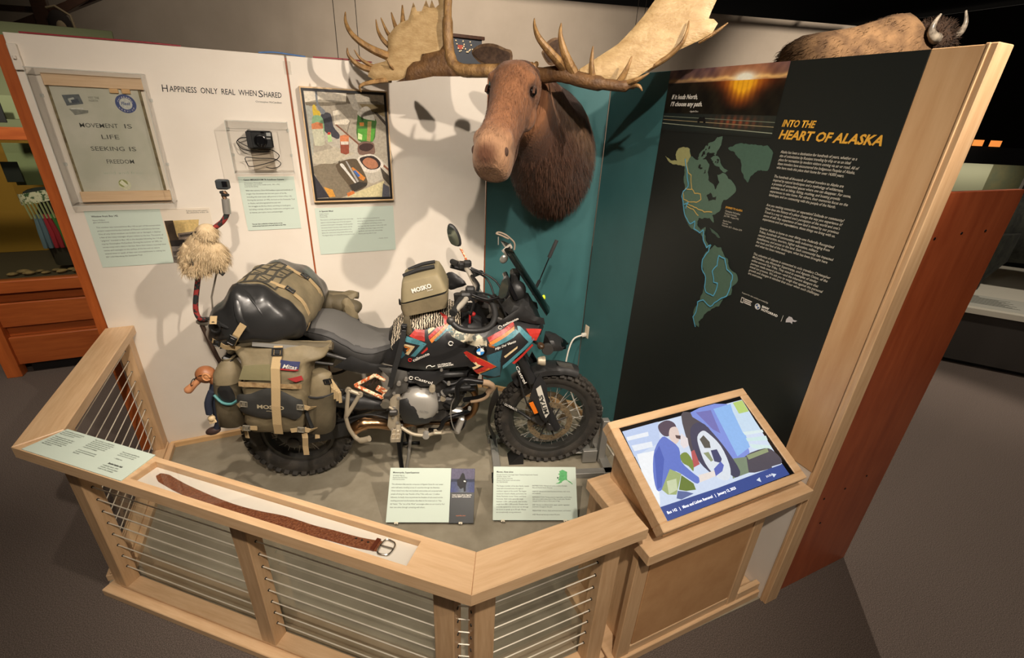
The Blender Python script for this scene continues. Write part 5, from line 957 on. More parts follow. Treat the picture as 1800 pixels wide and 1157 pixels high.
tine(antL, [(.82, -.66, 2.335), (.90, -.73, 2.315), (.94, -.77, 2.295), (.93, -.775, 2.268)], .018); tine(antL, [(.83, -.62, 2.37), (.86, -.635, 2.40), (.87, -.645, 2.425)], .010)
ar_ = B(); palmR = [(.33, 2.395), (.38, 2.425), (.426, 2.456), (.513, 2.511), (.566, 2.568), (.607, 2.619), (.642, 2.673), (.70, 2.76), (.78, 2.83), (.88, 2.84), (.93, 2.78), (.912, 2.70), (.890, 2.63), (.885, 2.604), (.905, 2.602), (.925, 2.585), (.91, 2.55), (.87, 2.525), (.785, 2.485), (.70, 2.43), (.63, 2.38), (.56, 2.345), (.46, 2.345), (.38, 2.36)]
antR = ar_.pillow(palmR, .022, .016, AL(), .05).obj('antler', antm, moose, True)
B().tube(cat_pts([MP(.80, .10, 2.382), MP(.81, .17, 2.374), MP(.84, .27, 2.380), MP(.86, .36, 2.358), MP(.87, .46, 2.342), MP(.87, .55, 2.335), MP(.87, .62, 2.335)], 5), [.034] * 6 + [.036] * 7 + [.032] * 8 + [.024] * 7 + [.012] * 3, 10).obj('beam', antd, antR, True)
tine(antR, [(.85, .285, 2.40), (.93, .25, 2.44), (.97, .19, 2.50), (.95, .158, 2.55), (.92, .145, 2.588)], .026); tine(antR, [(.86, .33, 2.385), (.90, .295, 2.45), (.91, .268, 2.52), (.89, .262, 2.575)], .028)
tine(antR, [(.86, .425, 2.355), (.88, .415, 2.42), (.87, .412, 2.49)], .020); tine(antR, [(.86, .545, 2.345), (.88, .575, 2.40), (.87, .59, 2.452)], .019)
tine(antR, [(.86, .58, 2.345), (.90, .63, 2.36), (.91, .678, 2.386)], .019); tine(antR, [(.86, .60, 2.335), (.90, .64, 2.335), (.90, .658, 2.316)], .014)
tine(antR, [(.80, .66, 2.41), (.82, .74, 2.455), (.84, .79, 2.505), (.84, .805, 2.55), (.82, .806, 2.592)], .016); tine(antR, [(.79, .86, 2.52), (.80, .92, 2.552), (.80, .965, 2.588)], .014)
for sd, w_ in ((-1, -.012), (1, .125)):                      # rough burrs
    b = B()
    rnd = random.Random(5)
    for k in range(16): a = k / 16 * 6.283; b.ball(MP(.80 + .036 * math.cos(a), w_ + rnd.uniform(-.01, .01), 2.386 + .036 * math.sin(a)), rnd.uniform(.008, .015), 8, 6)
    b.obj('burr', antt, antL if sd < 0 else antR, True)

# ================================================================== MOTORCYCLE  (local: x forward, y left, z up; origin at the rear contact)
moto = empty('motorcycle', (-1.4515, -.5686, .004), -.30, 'dark adventure motorcycle with colourful tank graphics facing right', 'motorcycle')
rubber = mat('rubber', (40, 38, 35), .75, rgb2=(62, 57, 50), scale=14, bump=.15, bscale=90)
rimm = mat('rim_black', (62, 61, 58), .32, .3); spokem = mat('spoke_steel', (186, 182, 172), .35, .4); discm = mat('disc_steel', (150, 132, 104), .4, .4, rgb2=(116, 100, 78), scale=40)
alloy = mat('engine_alloy', (172, 168, 160), .36, .35, bump=.05, bscale=120); alloy2 = mat('frame_alloy', (176, 164, 142), .45, .3)
gunm = mat('gunmetal', (66, 64, 62), .42, .3); satin = mat('panel_satin', (40, 40, 41), .34); greyp = mat('panel_grey', (74, 72, 68), .55); dkpl = mat('dark_plastic', (38, 38, 38), .45, bump=.06, bscale=160)
vinyl = mat('seat_vinyl', (52, 51, 50), .6, bump=.08, bscale=260); vinyl2 = mat('seat_top', (92, 90, 87), .75, bump=.12, bscale=200); copper = mat('exhaust_steel', (178, 140, 104), .28, 1)
def tube(name, pts, r, m, par=moto, n=10, k=5, loc=None):
    return B().tube(cat_pts(pts, k) if len(pts) > 2 else pts, r, n).obj(name, m, par, True)
def wheel(name, R, rim, wd, knob_w, nk, steer=0):
    """rim mesh with tire, hub, spokes and disc as its pieces; axle along y, centre at origin of the part"""
    RX = Matrix.Rotation(math.pi / 2, 4, 'X'); hw = wd / 2
    rm_ = B(); rh = min(.045, hw * .75)
    rm_.lathe([(rim - .018, -rh), (rim + .006, -rh), (rim + .008, -rh + .006), (rim - .010, -rh + .012), (rim - .022, -.012), (rim - .024, .012), (rim - .010, rh - .012), (rim + .008, rh - .006), (rim + .006, rh), (rim - .018, rh), (rim - .03, .014), (rim - .03, -.014)], 56, RX, True)
    o = rm_.obj(name, rimm, moto, 35); o.rotation_euler = (0, 0, steer)
    t = B(); Rb = R - .012
    prof = [(rim + .004, -hw * .72), (rim + .02, -hw * .92), ((rim + Rb) / 2, -hw), (Rb - .022, -hw * .95), (Rb - .005, -hw * .6), (Rb, 0), (Rb - .005, hw * .6), (Rb - .022, hw * .95), ((rim + Rb) / 2, hw), (rim + .02, hw * .92), (rim + .004, hw * .72)]
    t.lathe(prof + [(rim + .002, hw * .5), (rim + .002, -hw * .5)], 64, RX, True)
    for i in range(nk):
        for row, (yy, rad, tilt) in enumerate(((0, Rb + .004, 0), (hw * .52, Rb + .001, .28), (-hw * .52, Rb + .001, -.28), (hw * .93, Rb - .014, .70), (-hw * .93, Rb - .014, -.70))):
            a = 2 * math.pi * (i + (.5 if row in (1, 2) else 0)) / nk; M = Matrix.Rotation(-a, 3, 'Y') @ Matrix.Rotation(-tilt, 3, 'X')
            c = Matrix.Rotation(-a, 3, 'Y') @ V((0, yy, 0)) + V((0, 0, 0)); c = Matrix.Rotation(-a, 3, 'Y') @ V((0, yy, rad))
            t.box(c, (2 * math.pi * R / nk * .58, knob_w, .028), .003, M)
    t.obj('tire', rubber, o, 35)
    h = B(); h.lathe([(.012, -.085), (.022, -.085), (.024, -.06), (.048, -.055), (.05, -.04), (.032, -.03), (.030, .03), (.05, .04), (.048, .055), (.024, .06), (.022, .085), (.012, .085)], 24, RX); h.obj('hub', gunm, o, 35)
    sp0 = B(); ns = 36
    sp0 = None
    for i in range(ns):
        s = 1 if i % 2 else -1; a0 = 2 * math.pi * i / ns; a1 = a0 + (.34 if (i // 2) % 2 else -.34)
        p0 = V((math.cos(a1) * .046, s * .046, math.sin(a1) * .046)); p1 = V((math.cos(a0) * (rim - .02), s * .008, math.sin(a0) * (rim - .02)))
        B().tube([p0, p1], .0021, 6).obj('spoke', spokem, o, True)
    d = B(); rd = .15 if rim > .25 else .13; no_ = 28
    for sg in ((-1, 1) if rim > .25 else (-1,)):
        y = sg * .066; d.lathe([(rd - .038, y - .002), (rd, y - .002), (rd, y + .002), (rd - .038, y + .002)], 48, RX, True)
    dd = d.obj('brake_disc', discm, o, 35)
    b = B()
    for k in range(8):
        a = 2 * math.pi * k / 8; b.tube([(math.cos(a) * .04, -.062, math.sin(a) * .04), (math.cos(a + .3) * (rd - .03), -.066, math.sin(a + .3) * (rd - .03))], .006, 6)
    for k in range(40):
        a = 2 * math.pi * k / 40; r_ = rd - .010 - .008 * (k % 3); b.cyl((math.cos(a) * r_, -.0682, math.sin(a) * r_), (math.cos(a) * r_, -.0688, math.sin(a) * r_), .003, n=6)
    b.obj('disc_carrier', gunm, o)
    return o
fw_ = wheel('front_wheel', .36, .267, .10, .022, 40, -.035); fw_.location = (1.60, 0, .358)
rw_ = wheel('rear_wheel', .33, .218, .15, .030, 36); rw_.location = (0, 0, .327)

# ---- swingarm, chain guard, rear axle
for sy in (-1, 1):
    b = B(); prof = [(-.06, .30), (.02, .285), (.25, .33), (.62, .44), (.62, .53), (.40, .47), (.15, .40), (-.02, .375), (-.06, .35)]
    b.prism(prof, lambda u, v, w_: (u, w_, v), sy * .10 - .018, sy * .10 + .018); b.obj('swingarm', dkpl, moto)
b = B(); b.cyl((0, -.15, .327), (0, .15, .327), .016, n=14); b.lathe([(.0, 0), (.03, 0), (.034, .01), (.034, .03), (.02, .036)], 16, Matrix.Translation((0, -.12, .327)) @ Matrix.Rotation(math.pi / 2, 4, 'X')); b.obj('rear_axle', gunm, moto, True)
b = B(); b.box((.13, -.085, .405), (.11, .05, .06), .012, Matrix.Rotation(-.2, 3, 'Y')); b.obj('rear_caliper', gunm, moto)
b = B(); b.pillow([(-.10, .335), (.0, .31), (.12, .36), (.22, .40), (.20, .44), (.05, .42), (-.08, .40)], .03, .008, lambda u, v, w_: V((u, -.135 + w_, v)), .03); b.obj('axle_guard', dkpl, moto, True)
# ---- rear rack, tail and fender
for sy in (-1, 1):
    tube('subframe_tube', [(.62, sy * .13, .82), (.35, sy * .14, .90), (.05, sy * .13, 1.0), (-.25, sy * .11, 1.04)], .013, gunm)
    tube('rack_tube', [(.30, sy * .17, .88), (.02, sy * .235, .96), (-.20, sy * .235, .97), (-.24, sy * .20, .80), (-.10, sy * .22, .62), (.20, sy * .21, .60), (.36, sy * .17, .72)], .009, gunm)
b = B(); b.pillow([(-.32, .98), (-.20, 1.05), (.20, 1.04), (.42, .93), (.40, .84), (.15, .90), (-.15, .95), (-.36, .90)], .04, .09, lambda u, v, w_: V((u, w_, v)), .06); b.obj('tail_fairing', dkpl, moto, True)
b = B(); b.pillow([(-.30, .95), (-.24, .96), (-.30, .78), (-.40, .60), (-.43, .62), (-.36, .80)], .04, .07, lambda u, v, w_: V((u, w_, v)), .05); b.obj('rear_fender', dkpl, moto, True)
# ---- seat: lower body and lighter top panel
def seat_prof(x):      # centre z of the top
    P_ = [(.16, 1.105), (.24, 1.105), (.30, 1.09), (.36, 1.05), (.43, 1.00), (.52, .975), (.60, .985), (.645, 1.0)]
    for (a, za), (b_, zb) in zip(P_, P_[1:]):
        if x <= b_: t = max(0, (x - a) / (b_ - a)); t = t * t * (3 - 2 * t); return za + (zb - za) * t
    return P_[-1][1]
rings = []; rings2 = []
for i in range(17):
    x = .13 + i * .032; zt = seat_prof(x); hw = .155 - .055 * max(0, (x - .45) / .2) ** 1.5 + .0; bot = {0: 1.03}.get(i, max(.84, 1.05 - max(0, x - .16) * .75)) if x < .45 else .835 + max(0, x - .50) * .35
    hwb = hw + .012
    sec = [(-hwb * .85, bot), (-hwb, bot + (zt - bot) * .35), (-hwb * .98, bot + (zt - bot) * .7), (-hw * .86, zt - .018), (-hw * .55, zt + .002), (0, zt + .008), (hw * .55, zt + .002), (hw * .86, zt - .018), (hwb * .98, bot + (zt - bot) * .7), (hwb, bot + (zt - bot) * .35), (hwb * .85, bot)]
    rings.append([V((x, y, z)) for y, z in sec])
    rings2.append([V((x + .004, y, z)) for y, z in ((-hw * .90, zt - .026), (-hw * .80, zt - .006), (-hw * .5, zt + .0075), (0, zt + .0125), (hw * .5, zt + .0075), (hw * .80, zt - .006), (hw * .90, zt - .026), (0, zt - .05))])
st = B().loft(rings).obj('seat', vinyl, moto, 50); B().loft(rings2[2:]).obj('seat_cover_panel', vinyl2, st, 50)
tube('seat_seam', [V((p[2].x, p[2].y - .002, p[2].z)) for p in rings[1:]], .0022, dkpl, st)
# ---- bodywork: width of the body along x
HW = [(.50, .14), (.62, .175), (.75, .20), (.95, .225), (1.10, .245), (1.25, .235), (1.36, .20), (1.45, .15), (1.55, .12)]
def hwid(x, z):
    y = HW[-1][1]
    if x <= HW[0][0]: y = HW[0][1]
    else:
        for (a, ya), (b_, yb) in zip(HW, HW[1:]):
            if x <= b_: t = (x - a) / (b_ - a); y = ya + (yb - ya) * t; break
    if z > 1.02: y -= (z - 1.02) ** 2 * 4.2 + (z - 1.02) * .18
    if z < .88: y -= (.88 - z) * .30
    return y
def sidef(sg, off=0): return lambda u, v, w_: V((u, sg * (hwid(u, v) + off + w_), v))
PANEL = [(.572, .877), (.60, .96), (.66, 1.03), (.745, 1.10), (.80, 1.135), (.86, 1.15), (.935, 1.138), (1.05, 1.105), (1.15, 1.09), (1.22, 1.12), (1.307, 1.135), (1.387, 1.122), (1.474, 1.09), (1.435, 1.03), (1.38, .975), (1.322, .924), (1.243, .88), (1.238, .80), (1.163, .79), (1.10, .85), (1.05, .89), (.965, .876), (.88, .86), (.805, .847), (.70, .855)]
side = {}
for sg in (-1, 1):
    side[sg] = B().pillow(PANEL, .035, .010, sidef(sg), .03, .002).obj('side_fairing', satin, moto, True)
for poly, c in DECALS:
    m = mat('decal_%d_%d_%d' % c, c, .35, rgb2=tuple(int(x * .72) for x in c), scale=70, stretch=(4, 1, 1), lo=.62, hi=.66)
    for sg in ((-1,) if True else ()): B().pillow(poly, .02, .0006, sidef(sg, .0128), .01, .0003).obj('graphic_stripe', m, side[sg])
cam_m = mat('camo', (92, 100, 92), .5, rgb2=(196, 186, 160), scale=26, lo=.46, hi=.54, detail=2)
B().pillow(CAMO, .02, .0006, sidef(-1, .0128), .01, .0003).obj('camo_patch', cam_m, side[-1])
# tank shell between the fairings
rings = []
for x, hw, zt in ((.60, .10, 1.02), (.66, .15, 1.075), (.75, .165, 1.12), (.86, .165, 1.155), (.96, .155, 1.15), (1.06, .13, 1.12), (1.14, .10, 1.08)):
    rings.append([V((x, hw * math.cos(a), .90 + (zt - .90) * max(0, math.sin(a)) ** .6 - .06 * (math.sin(a) < 0))) for a in [2 * math.pi * k / 20 for k in range(20)]])
B().loft(rings).obj('fuel_tank', satin, moto, 60)
# roundel
rc = V((1.117, -(hwid(1.117, .994) + .013), .994)); RXm = Matrix.Rotation(math.pi / 2, 4, 'X')
rd_ = B().lathe([(0, 0), (.034, 0), (.036, .003), (.034, .005), (0, .005)], 32, Matrix.Translation(rc) @ RXm).obj('roundel', black_gloss, side[-1], True)
RF = Fr((0, rc.y - .0062, 0), (1, 0, 0), (0, 0, 1)); q4 = lambda a0, r=.0215: [(rc.x, rc.z)] + [(rc.x + r * math.cos(math.radians(a0 + k * 9)), rc.z + r * math.sin(math.radians(a0 + k * 9))) for k in range(11)]
picture('emblem', RF, [(q4(0), (236, 236, 232)), (q4(90), (58, 136, 208)), (q4(180), (236, 236, 232)), (q4(270), (58, 136, 208))], .0, vcol_mat('print_plain', .35), rd_)
for k, chx in enumerate('BMW'): text(chx, RF, rc.x - .017 + .012 * k, rc.z + (.0245 if k == 1 else .021), .011, white_print, rd_, n=.0003, rot=.45 - .45 * k)
def sfr(c): return Fr((0, c, 0), (1, 0, 0), (0, 0, 1))
def mtext(s, x, z, size, fit, c, rot=0, m=white_print, par=None, bold=.0004, shear=0): text(s, sfr(c), x, z, size, m, par or moto, fit=fit, n=.0, rot=rot, bold=bold, shear=shear)
mtext('calimoto', .748, .918, .026, .100, -.2265, .44); mtext('OUTBACK\nMOTORTEK', .880, .897, .012, .09, -.2405, .16); mtext('Castrol', .745, .800, .028, .105, -.218, -.37); mtext('Hijo Del Viento', 1.200, 1.000, .020, .125, -.2605, .40, shear=.4); mtext('calimoto', 1.240, 1.146, .020, .092, -.262, .47)
ring3 = lambda x, z, r, c, nm, m: B().tube([V((x + r * math.cos(k * .35), c, z + r * math.sin(k * .35))) for k in range(17)], r * .22, 6).obj(nm, m, moto)
ring3(.729, .930, .009, -.2275, 'decal_ring', mat('decal_red', (190, 40, 36), .4)); ring3(.955, 1.040, .012, -.2485, 'decal_ring', white_print); ring3(1.222, 1.140, .010, -.262, 'decal_ring', white_print); ring3(.728, .808, .010, -.218, 'decal_ring', white_print)
tube('logo_line', [V((.818, -.243, .884)), V((.822, -.243, .896)), V((.84, -.243, .901)), V((.848, -.243, .893)), V((.866, -.243, .899))], .0022, white_print)
# ---- lower rear side panel, trellis and frame
b = B().pillow([(.55, .861), (.63, .855), (.704, .832), (.712, .773), (.698, .704), (.577, .637), (.560, .672), (.60, .72), (.60, .80)], .03, .014, lambda u, v, w_: V((u, -.185 - w_, v)), .03, .003).obj('frame_cover', greyp, moto, True)
B().pillow([(.72, .84), (.86, .835), (.95, .86), (.93, .80), (.86, .74), (.78, .735), (.73, .78)], .03, .010, lambda u, v, w_: V((u, -.195 - w_, v)), .03, .003).obj('tank_side_cover', satin, moto, True)
trm = mat('trellis_pattern', (196, 96, 50), .5, rgb2=(232, 214, 178), scale=60, lo=.48, hi=.52)
for p in ([(.405, -.168, .738), (.521, -.168, .803)], [(.405, -.168, .738), (.552, -.168, .648)], [(.521, -.168, .803), (.575, -.168, .767)], [(.552, -.168, .648), (.575, -.168, .700)]):
    B().tube(p, .011, 8).obj('trellis_tube', trm, moto, True)
for k in range(4): B().box((.455 + k * .026, -.15, .745 + k * .006), (.016, .02, .06), .004, Matrix.Rotation(.5, 3, 'Y')).obj('shock_coil', mat('coil_dark', (54, 44, 36), .5), moto)
B().box((.545, -.165, .705), (.05, .014, .035), .004, Matrix.Rotation(.6, 3, 'Y')).obj('number_badge', trm, moto)
for sy in (-1, 1):
    B().pillow([(.62, .73), (.655, .70), (.66, .60), (.64, .50), (.66, .43), (.60, .40), (.57, .46), (.585, .56), (.60, .66)], .03, .012, lambda u, v, w_: V((u, sy * (.185 + w_), v)), .025, .004).obj('frame_plate', alloy2, moto, True)
    tube('main_frame_tube', [(.62, sy * .15, .72), (.80, sy * .17, .82), (1.05, sy * .13, .92), (1.22, sy * .05, 1.02)], .022, gunm)
for x, z in ((.625, .70), (.648, .665), (.62, .60), (.61, .53), (.632, .49), (.622, .45), (.655, .47), (.60, .44)): B().cyl((x, -.197, z), (x, -.207, z), .009, n=8).obj('frame_bolt', steel, moto)
# passenger peg bracket
for p in ([(.374, -.205, .732), (.435, -.205, .70)], [(.374, -.205, .732), (.352, -.205, .60), (.341, -.205, .545)], [(.435, -.205, .70), (.375, -.205, .60), (.341, -.205, .545)], [(.341, -.205, .545), (.352, -.21, .47), (.380, -.215, .41)]):
    tube('peg_bracket', p, .012, alloy2)
for x, z in ((.374, .732), (.435, .70)): B().lathe([(.007, 0), (.017, 0), (.017, .014), (.007, .014)], 14, Matrix.Translation((x, -.20, z)) @ RXm, True).obj('bracket_boss', alloy2, moto)
tube('passenger_peg', [(.380, -.215, .41), (.42, -.25, .408), (.475, -.27, .435)], [.014] * 5 + [.018] * 6, alloy2)
# ---- engine
eng = B(); eng.box((.80, 0, .56), (.34, .34, .26), .05); eng.box((.93, 0, .66), (.22, .30, .26), .03, Matrix.Rotation(.5, 3, 'Y')); eng.box((.72, 0, .74), (.24, .26, .16), .04); eng.obj('engine_block', gunm, moto)
cc_ = Matrix.Translation((.765, -.165, .60)) @ RXm
B().lathe([(0, .075), (.05, .075), (.075, .068), (.098, .055), (.112, .03), (.118, 0), (.118, -.01)], 40, cc_).obj('clutch_cover', alloy, moto, 45)
B().pillow([(.655, .66), (.70, .675), (.745, .63), (.775, .555), (.85, .53), (.82, .49), (.74, .475), (.67, .50), (.648, .58)], .02, .012, lambda u, v, w_: V((u, -.215 - w_ - .02 * max(0, 1 - ((u - .765) ** 2 + (v - .60) ** 2) / .014), v)), .02, .002).obj('cover_guard', dkpl, moto, True)
for k in range(10):
    a = k / 10 * 6.283 + .2; B().cyl((.765 + .112 * math.cos(a), -.165, .60 + .112 * math.sin(a)), (.765 + .112 * math.cos(a), -.195, .60 + .112 * math.sin(a)), .008, n=8).obj('cover_bolt', steel, moto)
mtext('ALTO', .765, .592, .022, .055, -.2425, -.3, alu)
B().lathe([(0, .03), (.03, .03), (.04, .02), (.045, 0)], 20, Matrix.Translation((.885, -.165, .60)) @ RXm).obj('pump_cover', gunm, moto, True)
B().cyl((.845, -.20, .735), (.845, -.235, .735), .018, n=16).obj('mount_bolt', alloy2, moto)
b = B()
for k in range(5): b.box((.965 + k * .014, 0, .66 + k * .018), (.15, .29, .006), 0, Matrix.Rotation(.5, 3, 'Y'))
b.obj('cylinder_fins', gunm, moto)
B().box((1.09, 0, .78), (.06, .30, .26), .012, Matrix.Rotation(.25, 3, 'Y')).obj('radiator', dkpl, moto)
tube('coolant_hose', [(.90, -.17, .66), (.93, -.20, .70), (.98, -.20, .715), (1.06, -.17, .705)], .020, dkpl); tube('coolant_hose', [(.87, -.18, .80), (.95, -.20, .815), (1.04, -.17, .80)], .018, dkpl)
for x in (.91, .945): B().lathe([(.021, -.006), (.023, -.006), (.023, .006), (.021, .006)], 16, Matrix.Translation((x, -.195, .685)) @ Matrix.Rotation(.9, 4, 'Y'), True).obj('hose_clamp', steel, moto)
for sy in (-.05, .05): tube('exhaust_header', [(1.02, sy, .66), (1.10, sy, .58), (1.09, sy, .44), (.95, sy * .8, .36), (.72, sy * .4 - .02, .36)], .021, copper)
tube('exhaust_pipe', [(.72, -.03, .37), (.60, -.10, .40), (.50, -.13, .44), (.42, -.14, .445), (.36, -.14, .41)], [.028] * 6 + [.034] * 8 + [.04] * 7, copper)
tube('muffler_sleeve', [(.56, -.10, .56), (.42, -.13, .60), (.25, -.15, .66)], [.045] * 5 + [.055] * 6, dkpl)
# skid plate
sk = [(.72, .33), (.80, .385), (.90, .345), (1.00, .345), (1.07, .38), (1.11, .47), (1.09, .49), (1.05, .42), (1.0, .38), (.90, .40), (.82, .42), (.74, .40)]
B().pillow([(.70, .31), (.80, .30), (.92, .31), (1.03, .345), (1.115, .46), (1.09, .475), (1.02, .385), (.93, .36), (.80, .385), (.72, .37)], .03, .14, lambda u, v, w_: V((u, w_, v)), .035).obj('skid_plate', alloy2, moto, 50)
B().pillow([(.88, .325), (1.03, .345), (1.118, .46), (1.10, .48), (1.01, .40), (.90, .37)], .03, .146, lambda u, v, w_: V((u, w_, v)), .035).obj('skid_front', dkpl, moto, 50)
# crash bars
for sy in (-1, 1):
    tube('crash_bar', [(.90, sy * .17, .60), (.96, sy * .25, .62), (.987, sy * .295, .71), (.99, sy * .30, .79), (1.03, sy * .30, .835), (1.10, sy * .30, .825), (1.165, sy * .29, .805), (1.185, sy * .275, .775), (1.15, sy * .25, .70), (1.10, sy * .22, .66), (1.03, sy * .18, .625)], .015, black_metal)
    tube('crash_bar', [(.82, sy * .16, .40), (.88, sy * .24, .46), (.91, sy * .25, .53), (.955, sy * .25, .558), (1.02, sy * .22, .555), (1.06, sy * .16, .53)], .013, black_metal)
tube('crash_bar_wrap', [(1.13, -.296, .816), (1.165, -.292, .805), (1.187, -.277, .772), (1.165, -.262, .725)], .0185, mat('tan_wrap', (150, 126, 100), .85)); tube('wrap_rope', [(1.172, -.274, .745), (1.158, -.268, .70), (1.12, -.25, .665), (1.07, -.225, .64)], .010, MATS['tan_wrap'])
tube('clutch_wire', [(1.00, -.26, .73), (.955, -.275, .66), (.952, -.275, .55), (.975, -.25, .45), (1.0, -.2, .40)], .003, steel)
B().box((1.00, -.20, .46), (.035, .05, .12), .008, Matrix.Rotation(.3, 3, 'Y')).obj('oil_filter_guard', alloy, moto)
# foot peg, brake pedal, centre stand
fp = B(); fp.box((.635, -.31, .47), (.055, .09, .006), .001)
for dx in (-.024, 0, .024): fp.box((.635 + dx, -.31, .482), (.006, .09, .022), .001)
for dy in (-.042, 0, .042): fp.box((.635, -.31 + dy, .482), (.055, .006, .022), .001)
fp.obj('foot_peg', alloy2, moto); B().box((.64, -.245, .475), (.03, .06, .03), .006).obj('peg_mount', alloy2, moto)
tube('brake_pedal', [(.655, -.22, .47), (.72, -.235, .43), (.80, -.24, .42), (.86, -.245, .44)], .011, alloy2); B().box((.87, -.25, .45), (.05, .04, .014), .003).obj('pedal_pad', alloy2, moto)
B().cyl((.80, -.22, .42), (.80, -.255, .42), .020, n=14).obj('pedal_pivot', alloy, moto)
for sy in (-1, 1):
    tube('centre_stand', [(.62, sy * .13, .40), (.63, sy * .17, .20), (.645, sy * .20, .02)], .014, black_metal); tube('stand_foot', [(.60, sy * .205, .012), (.72, sy * .205, .012)], .012, black_metal)
    tube('stand_strut', [(.70, sy * .11, .36), (.675, sy * .16, .18), (.65, sy * .19, .05)], .010, steel)
tube('stand_cross', [(.625, -.16, .22), (.625, .16, .22)], .012, black_metal)
# ---- fork, front fender
FA = V((1.60, 0, .358)); fd = V((-.445, 0, .895)).normalized()
for sy in (-1, 1):
    y = sy * .105; p = lambda t, dx=0: V((FA.x + .02, y, FA.z - .0)) + fd * t + V((dx, 0, 0))
    B().tube([p(-.03), p(.30)], [.03, .033], 14).obj('fork_lower', satin, moto, True); B().tube([p(.28), p(.92)], .0225, 14).obj('fork_tube', mat('fork_gold', (60, 56, 48), .3, .7), moto, True)
    B().tube([p(.38), p(.66)], .032, 14).obj('fork_sleeve', satin, moto, True); B().box(V((FA.x, y, FA.z)), (.07, .05, .07), .015).obj('axle_clamp', gunm, moto)
    B().pillow([(1.435, .60), (1.455, .70), (1.485, .775), (1.535, .690), (1.555, .58), (1.578, .47), (1.555, .405), (1.52, .44), (1.49, .51)], .03, .012, lambda u, v, w_: V((u, sy * (.142 + w_), v)), .025, .003).obj('fork_guard', satin, moto, True)
    B().box((1.52, sy * .085, .40), (.10, .045, .075), .015, Matrix.Rotation(.6, 3, 'Y')).obj('front_caliper', gunm, moto)
B().pillow([(1.468, .675), (1.495, .70), (1.565, .49), (1.545, .455), (1.525, .50)], .03, .0015, lambda u, v, w_: V((u, -.1585 - w_, v)), .01, .0005).obj('guard_plate', mat('plate_white', (206, 202, 190), .5), moto)
mtext('MITAS', 1.5585, .492, .036, .150, -.1612, 1.912, ink, bold=.0012)
B().pillow([(1.43, .572), (1.455, .582), (1.493, .498), (1.470, .488)], .02, .004, lambda u, v, w_: V((u, -.158 - w_, v)), .01, .001).obj('side_reflector', mat('reflector_amber', (226, 118, 30), .3, coat=.5), moto)
mtext('Castrol', 1.336, .824, .026, .135, -.142, -1.12)
tube('fork_stay', [(1.28, -.04, .50), (1.39, -.06, .44), (1.46, -.09, .40)], .010, dkpl); mtext('OUTBACK', 1.285, .505, .022, .10, -.072, -.53)
rings = []
for k in range(15):
    a = math.radians(66 + k * 4.6); r = .395; c = V((1.60 + r * math.cos(a), 0, .358 + r * math.sin(a))); nrm = V((math.cos(a), 0, math.sin(a))); hw = .075 if 3 < k < 12 else .062
    rings.append([c + nrm * dz + V((0, dy, 0)) for dy, dz in ((-hw, -.035), (-hw * .92, -.005), (-hw * .5, .012), (0, .016), (hw * .5, .012), (hw * .92, -.005), (hw, -.035), (hw * .5, .004), (0, .008), (-hw * .5, .004))])
fe = B().loft(rings).obj('front_fender', dkpl, moto, 50)
B().pillow([(1.62, .765), (1.72, .745), (1.735, .715), (1.66, .725)], .02, .002, lambda u, v, w_: V((u, w_ - .02, v + .012)), .01, .02).obj('fender_plate', greyp, moto)
rings = []
for k in range(9):
    a = math.radians(150 + k * 7.5); r = .40; c = V((1.60 + r * math.cos(a), 0, .358 + r * math.sin(a))); nrm = V((math.cos(a), 0, math.sin(a)))
    rings.append([c + nrm * dz + V((0, dy, 0)) for dy, dz in ((-.07, 0), (0, .012), (.07, 0), (0, .0))])
B().loft(rings).obj('rear_mud_flap', dkpl, moto, 50)
# ---- steering head, handlebar
B().cyl((1.20, 0, 1.10), (1.30, 0, .86), .035).obj('steering_head', gunm, moto, True)
for z, x in ((1.13, 1.215), (.90, 1.305)): B().box((x, 0, z), (.07, .27, .035), .01, Matrix.Rotation(.46, 3, 'Y')).obj('triple_clamp', gunm, moto)
barm = mat('bar_silver', (190, 182, 168), .35, .4)
hb = [(.975, -.42, 1.30), (1.02, -.34, 1.315), (1.06, -.22, 1.31), (1.11, -.12, 1.235), (1.15, 0, 1.20), (1.11, .12, 1.235), (1.06, .22, 1.31), (1.02, .34, 1.315), (.975, .42, 1.30)]
tube('handlebar', hb, .0145, barm, n=12); B().box((1.15, 0, 1.185), (.05, .12, .06), .012).obj('bar_clamp', gunm, moto); tube('cross_brace', [(1.08, -.19, 1.285), (1.115, 0, 1.285), (1.08, .19, 1.285)], .011, black_metal)
for sy in (-1, 1):
    B().tube([(.968, sy * .435, 1.297), (1.012, sy * .30, 1.318)], .0185, 14).obj('grip', mat('grip_rubber', (22, 22, 22), .75, bump=.5, bscale=150), moto, True)
    tube('lever', [(1.04, sy * .28, 1.32), (1.075, sy * .31, 1.31), (1.055, sy * .43, 1.29)], .007, black_metal); B().box((1.035, sy * .265, 1.325), (.06, .06, .045), .01).obj('switch_pod', dkpl, moto)
    B().box((1.06, sy * .235, 1.345), (.05, .05, .04), .01).obj('fluid_reservoir', dkpl, moto)
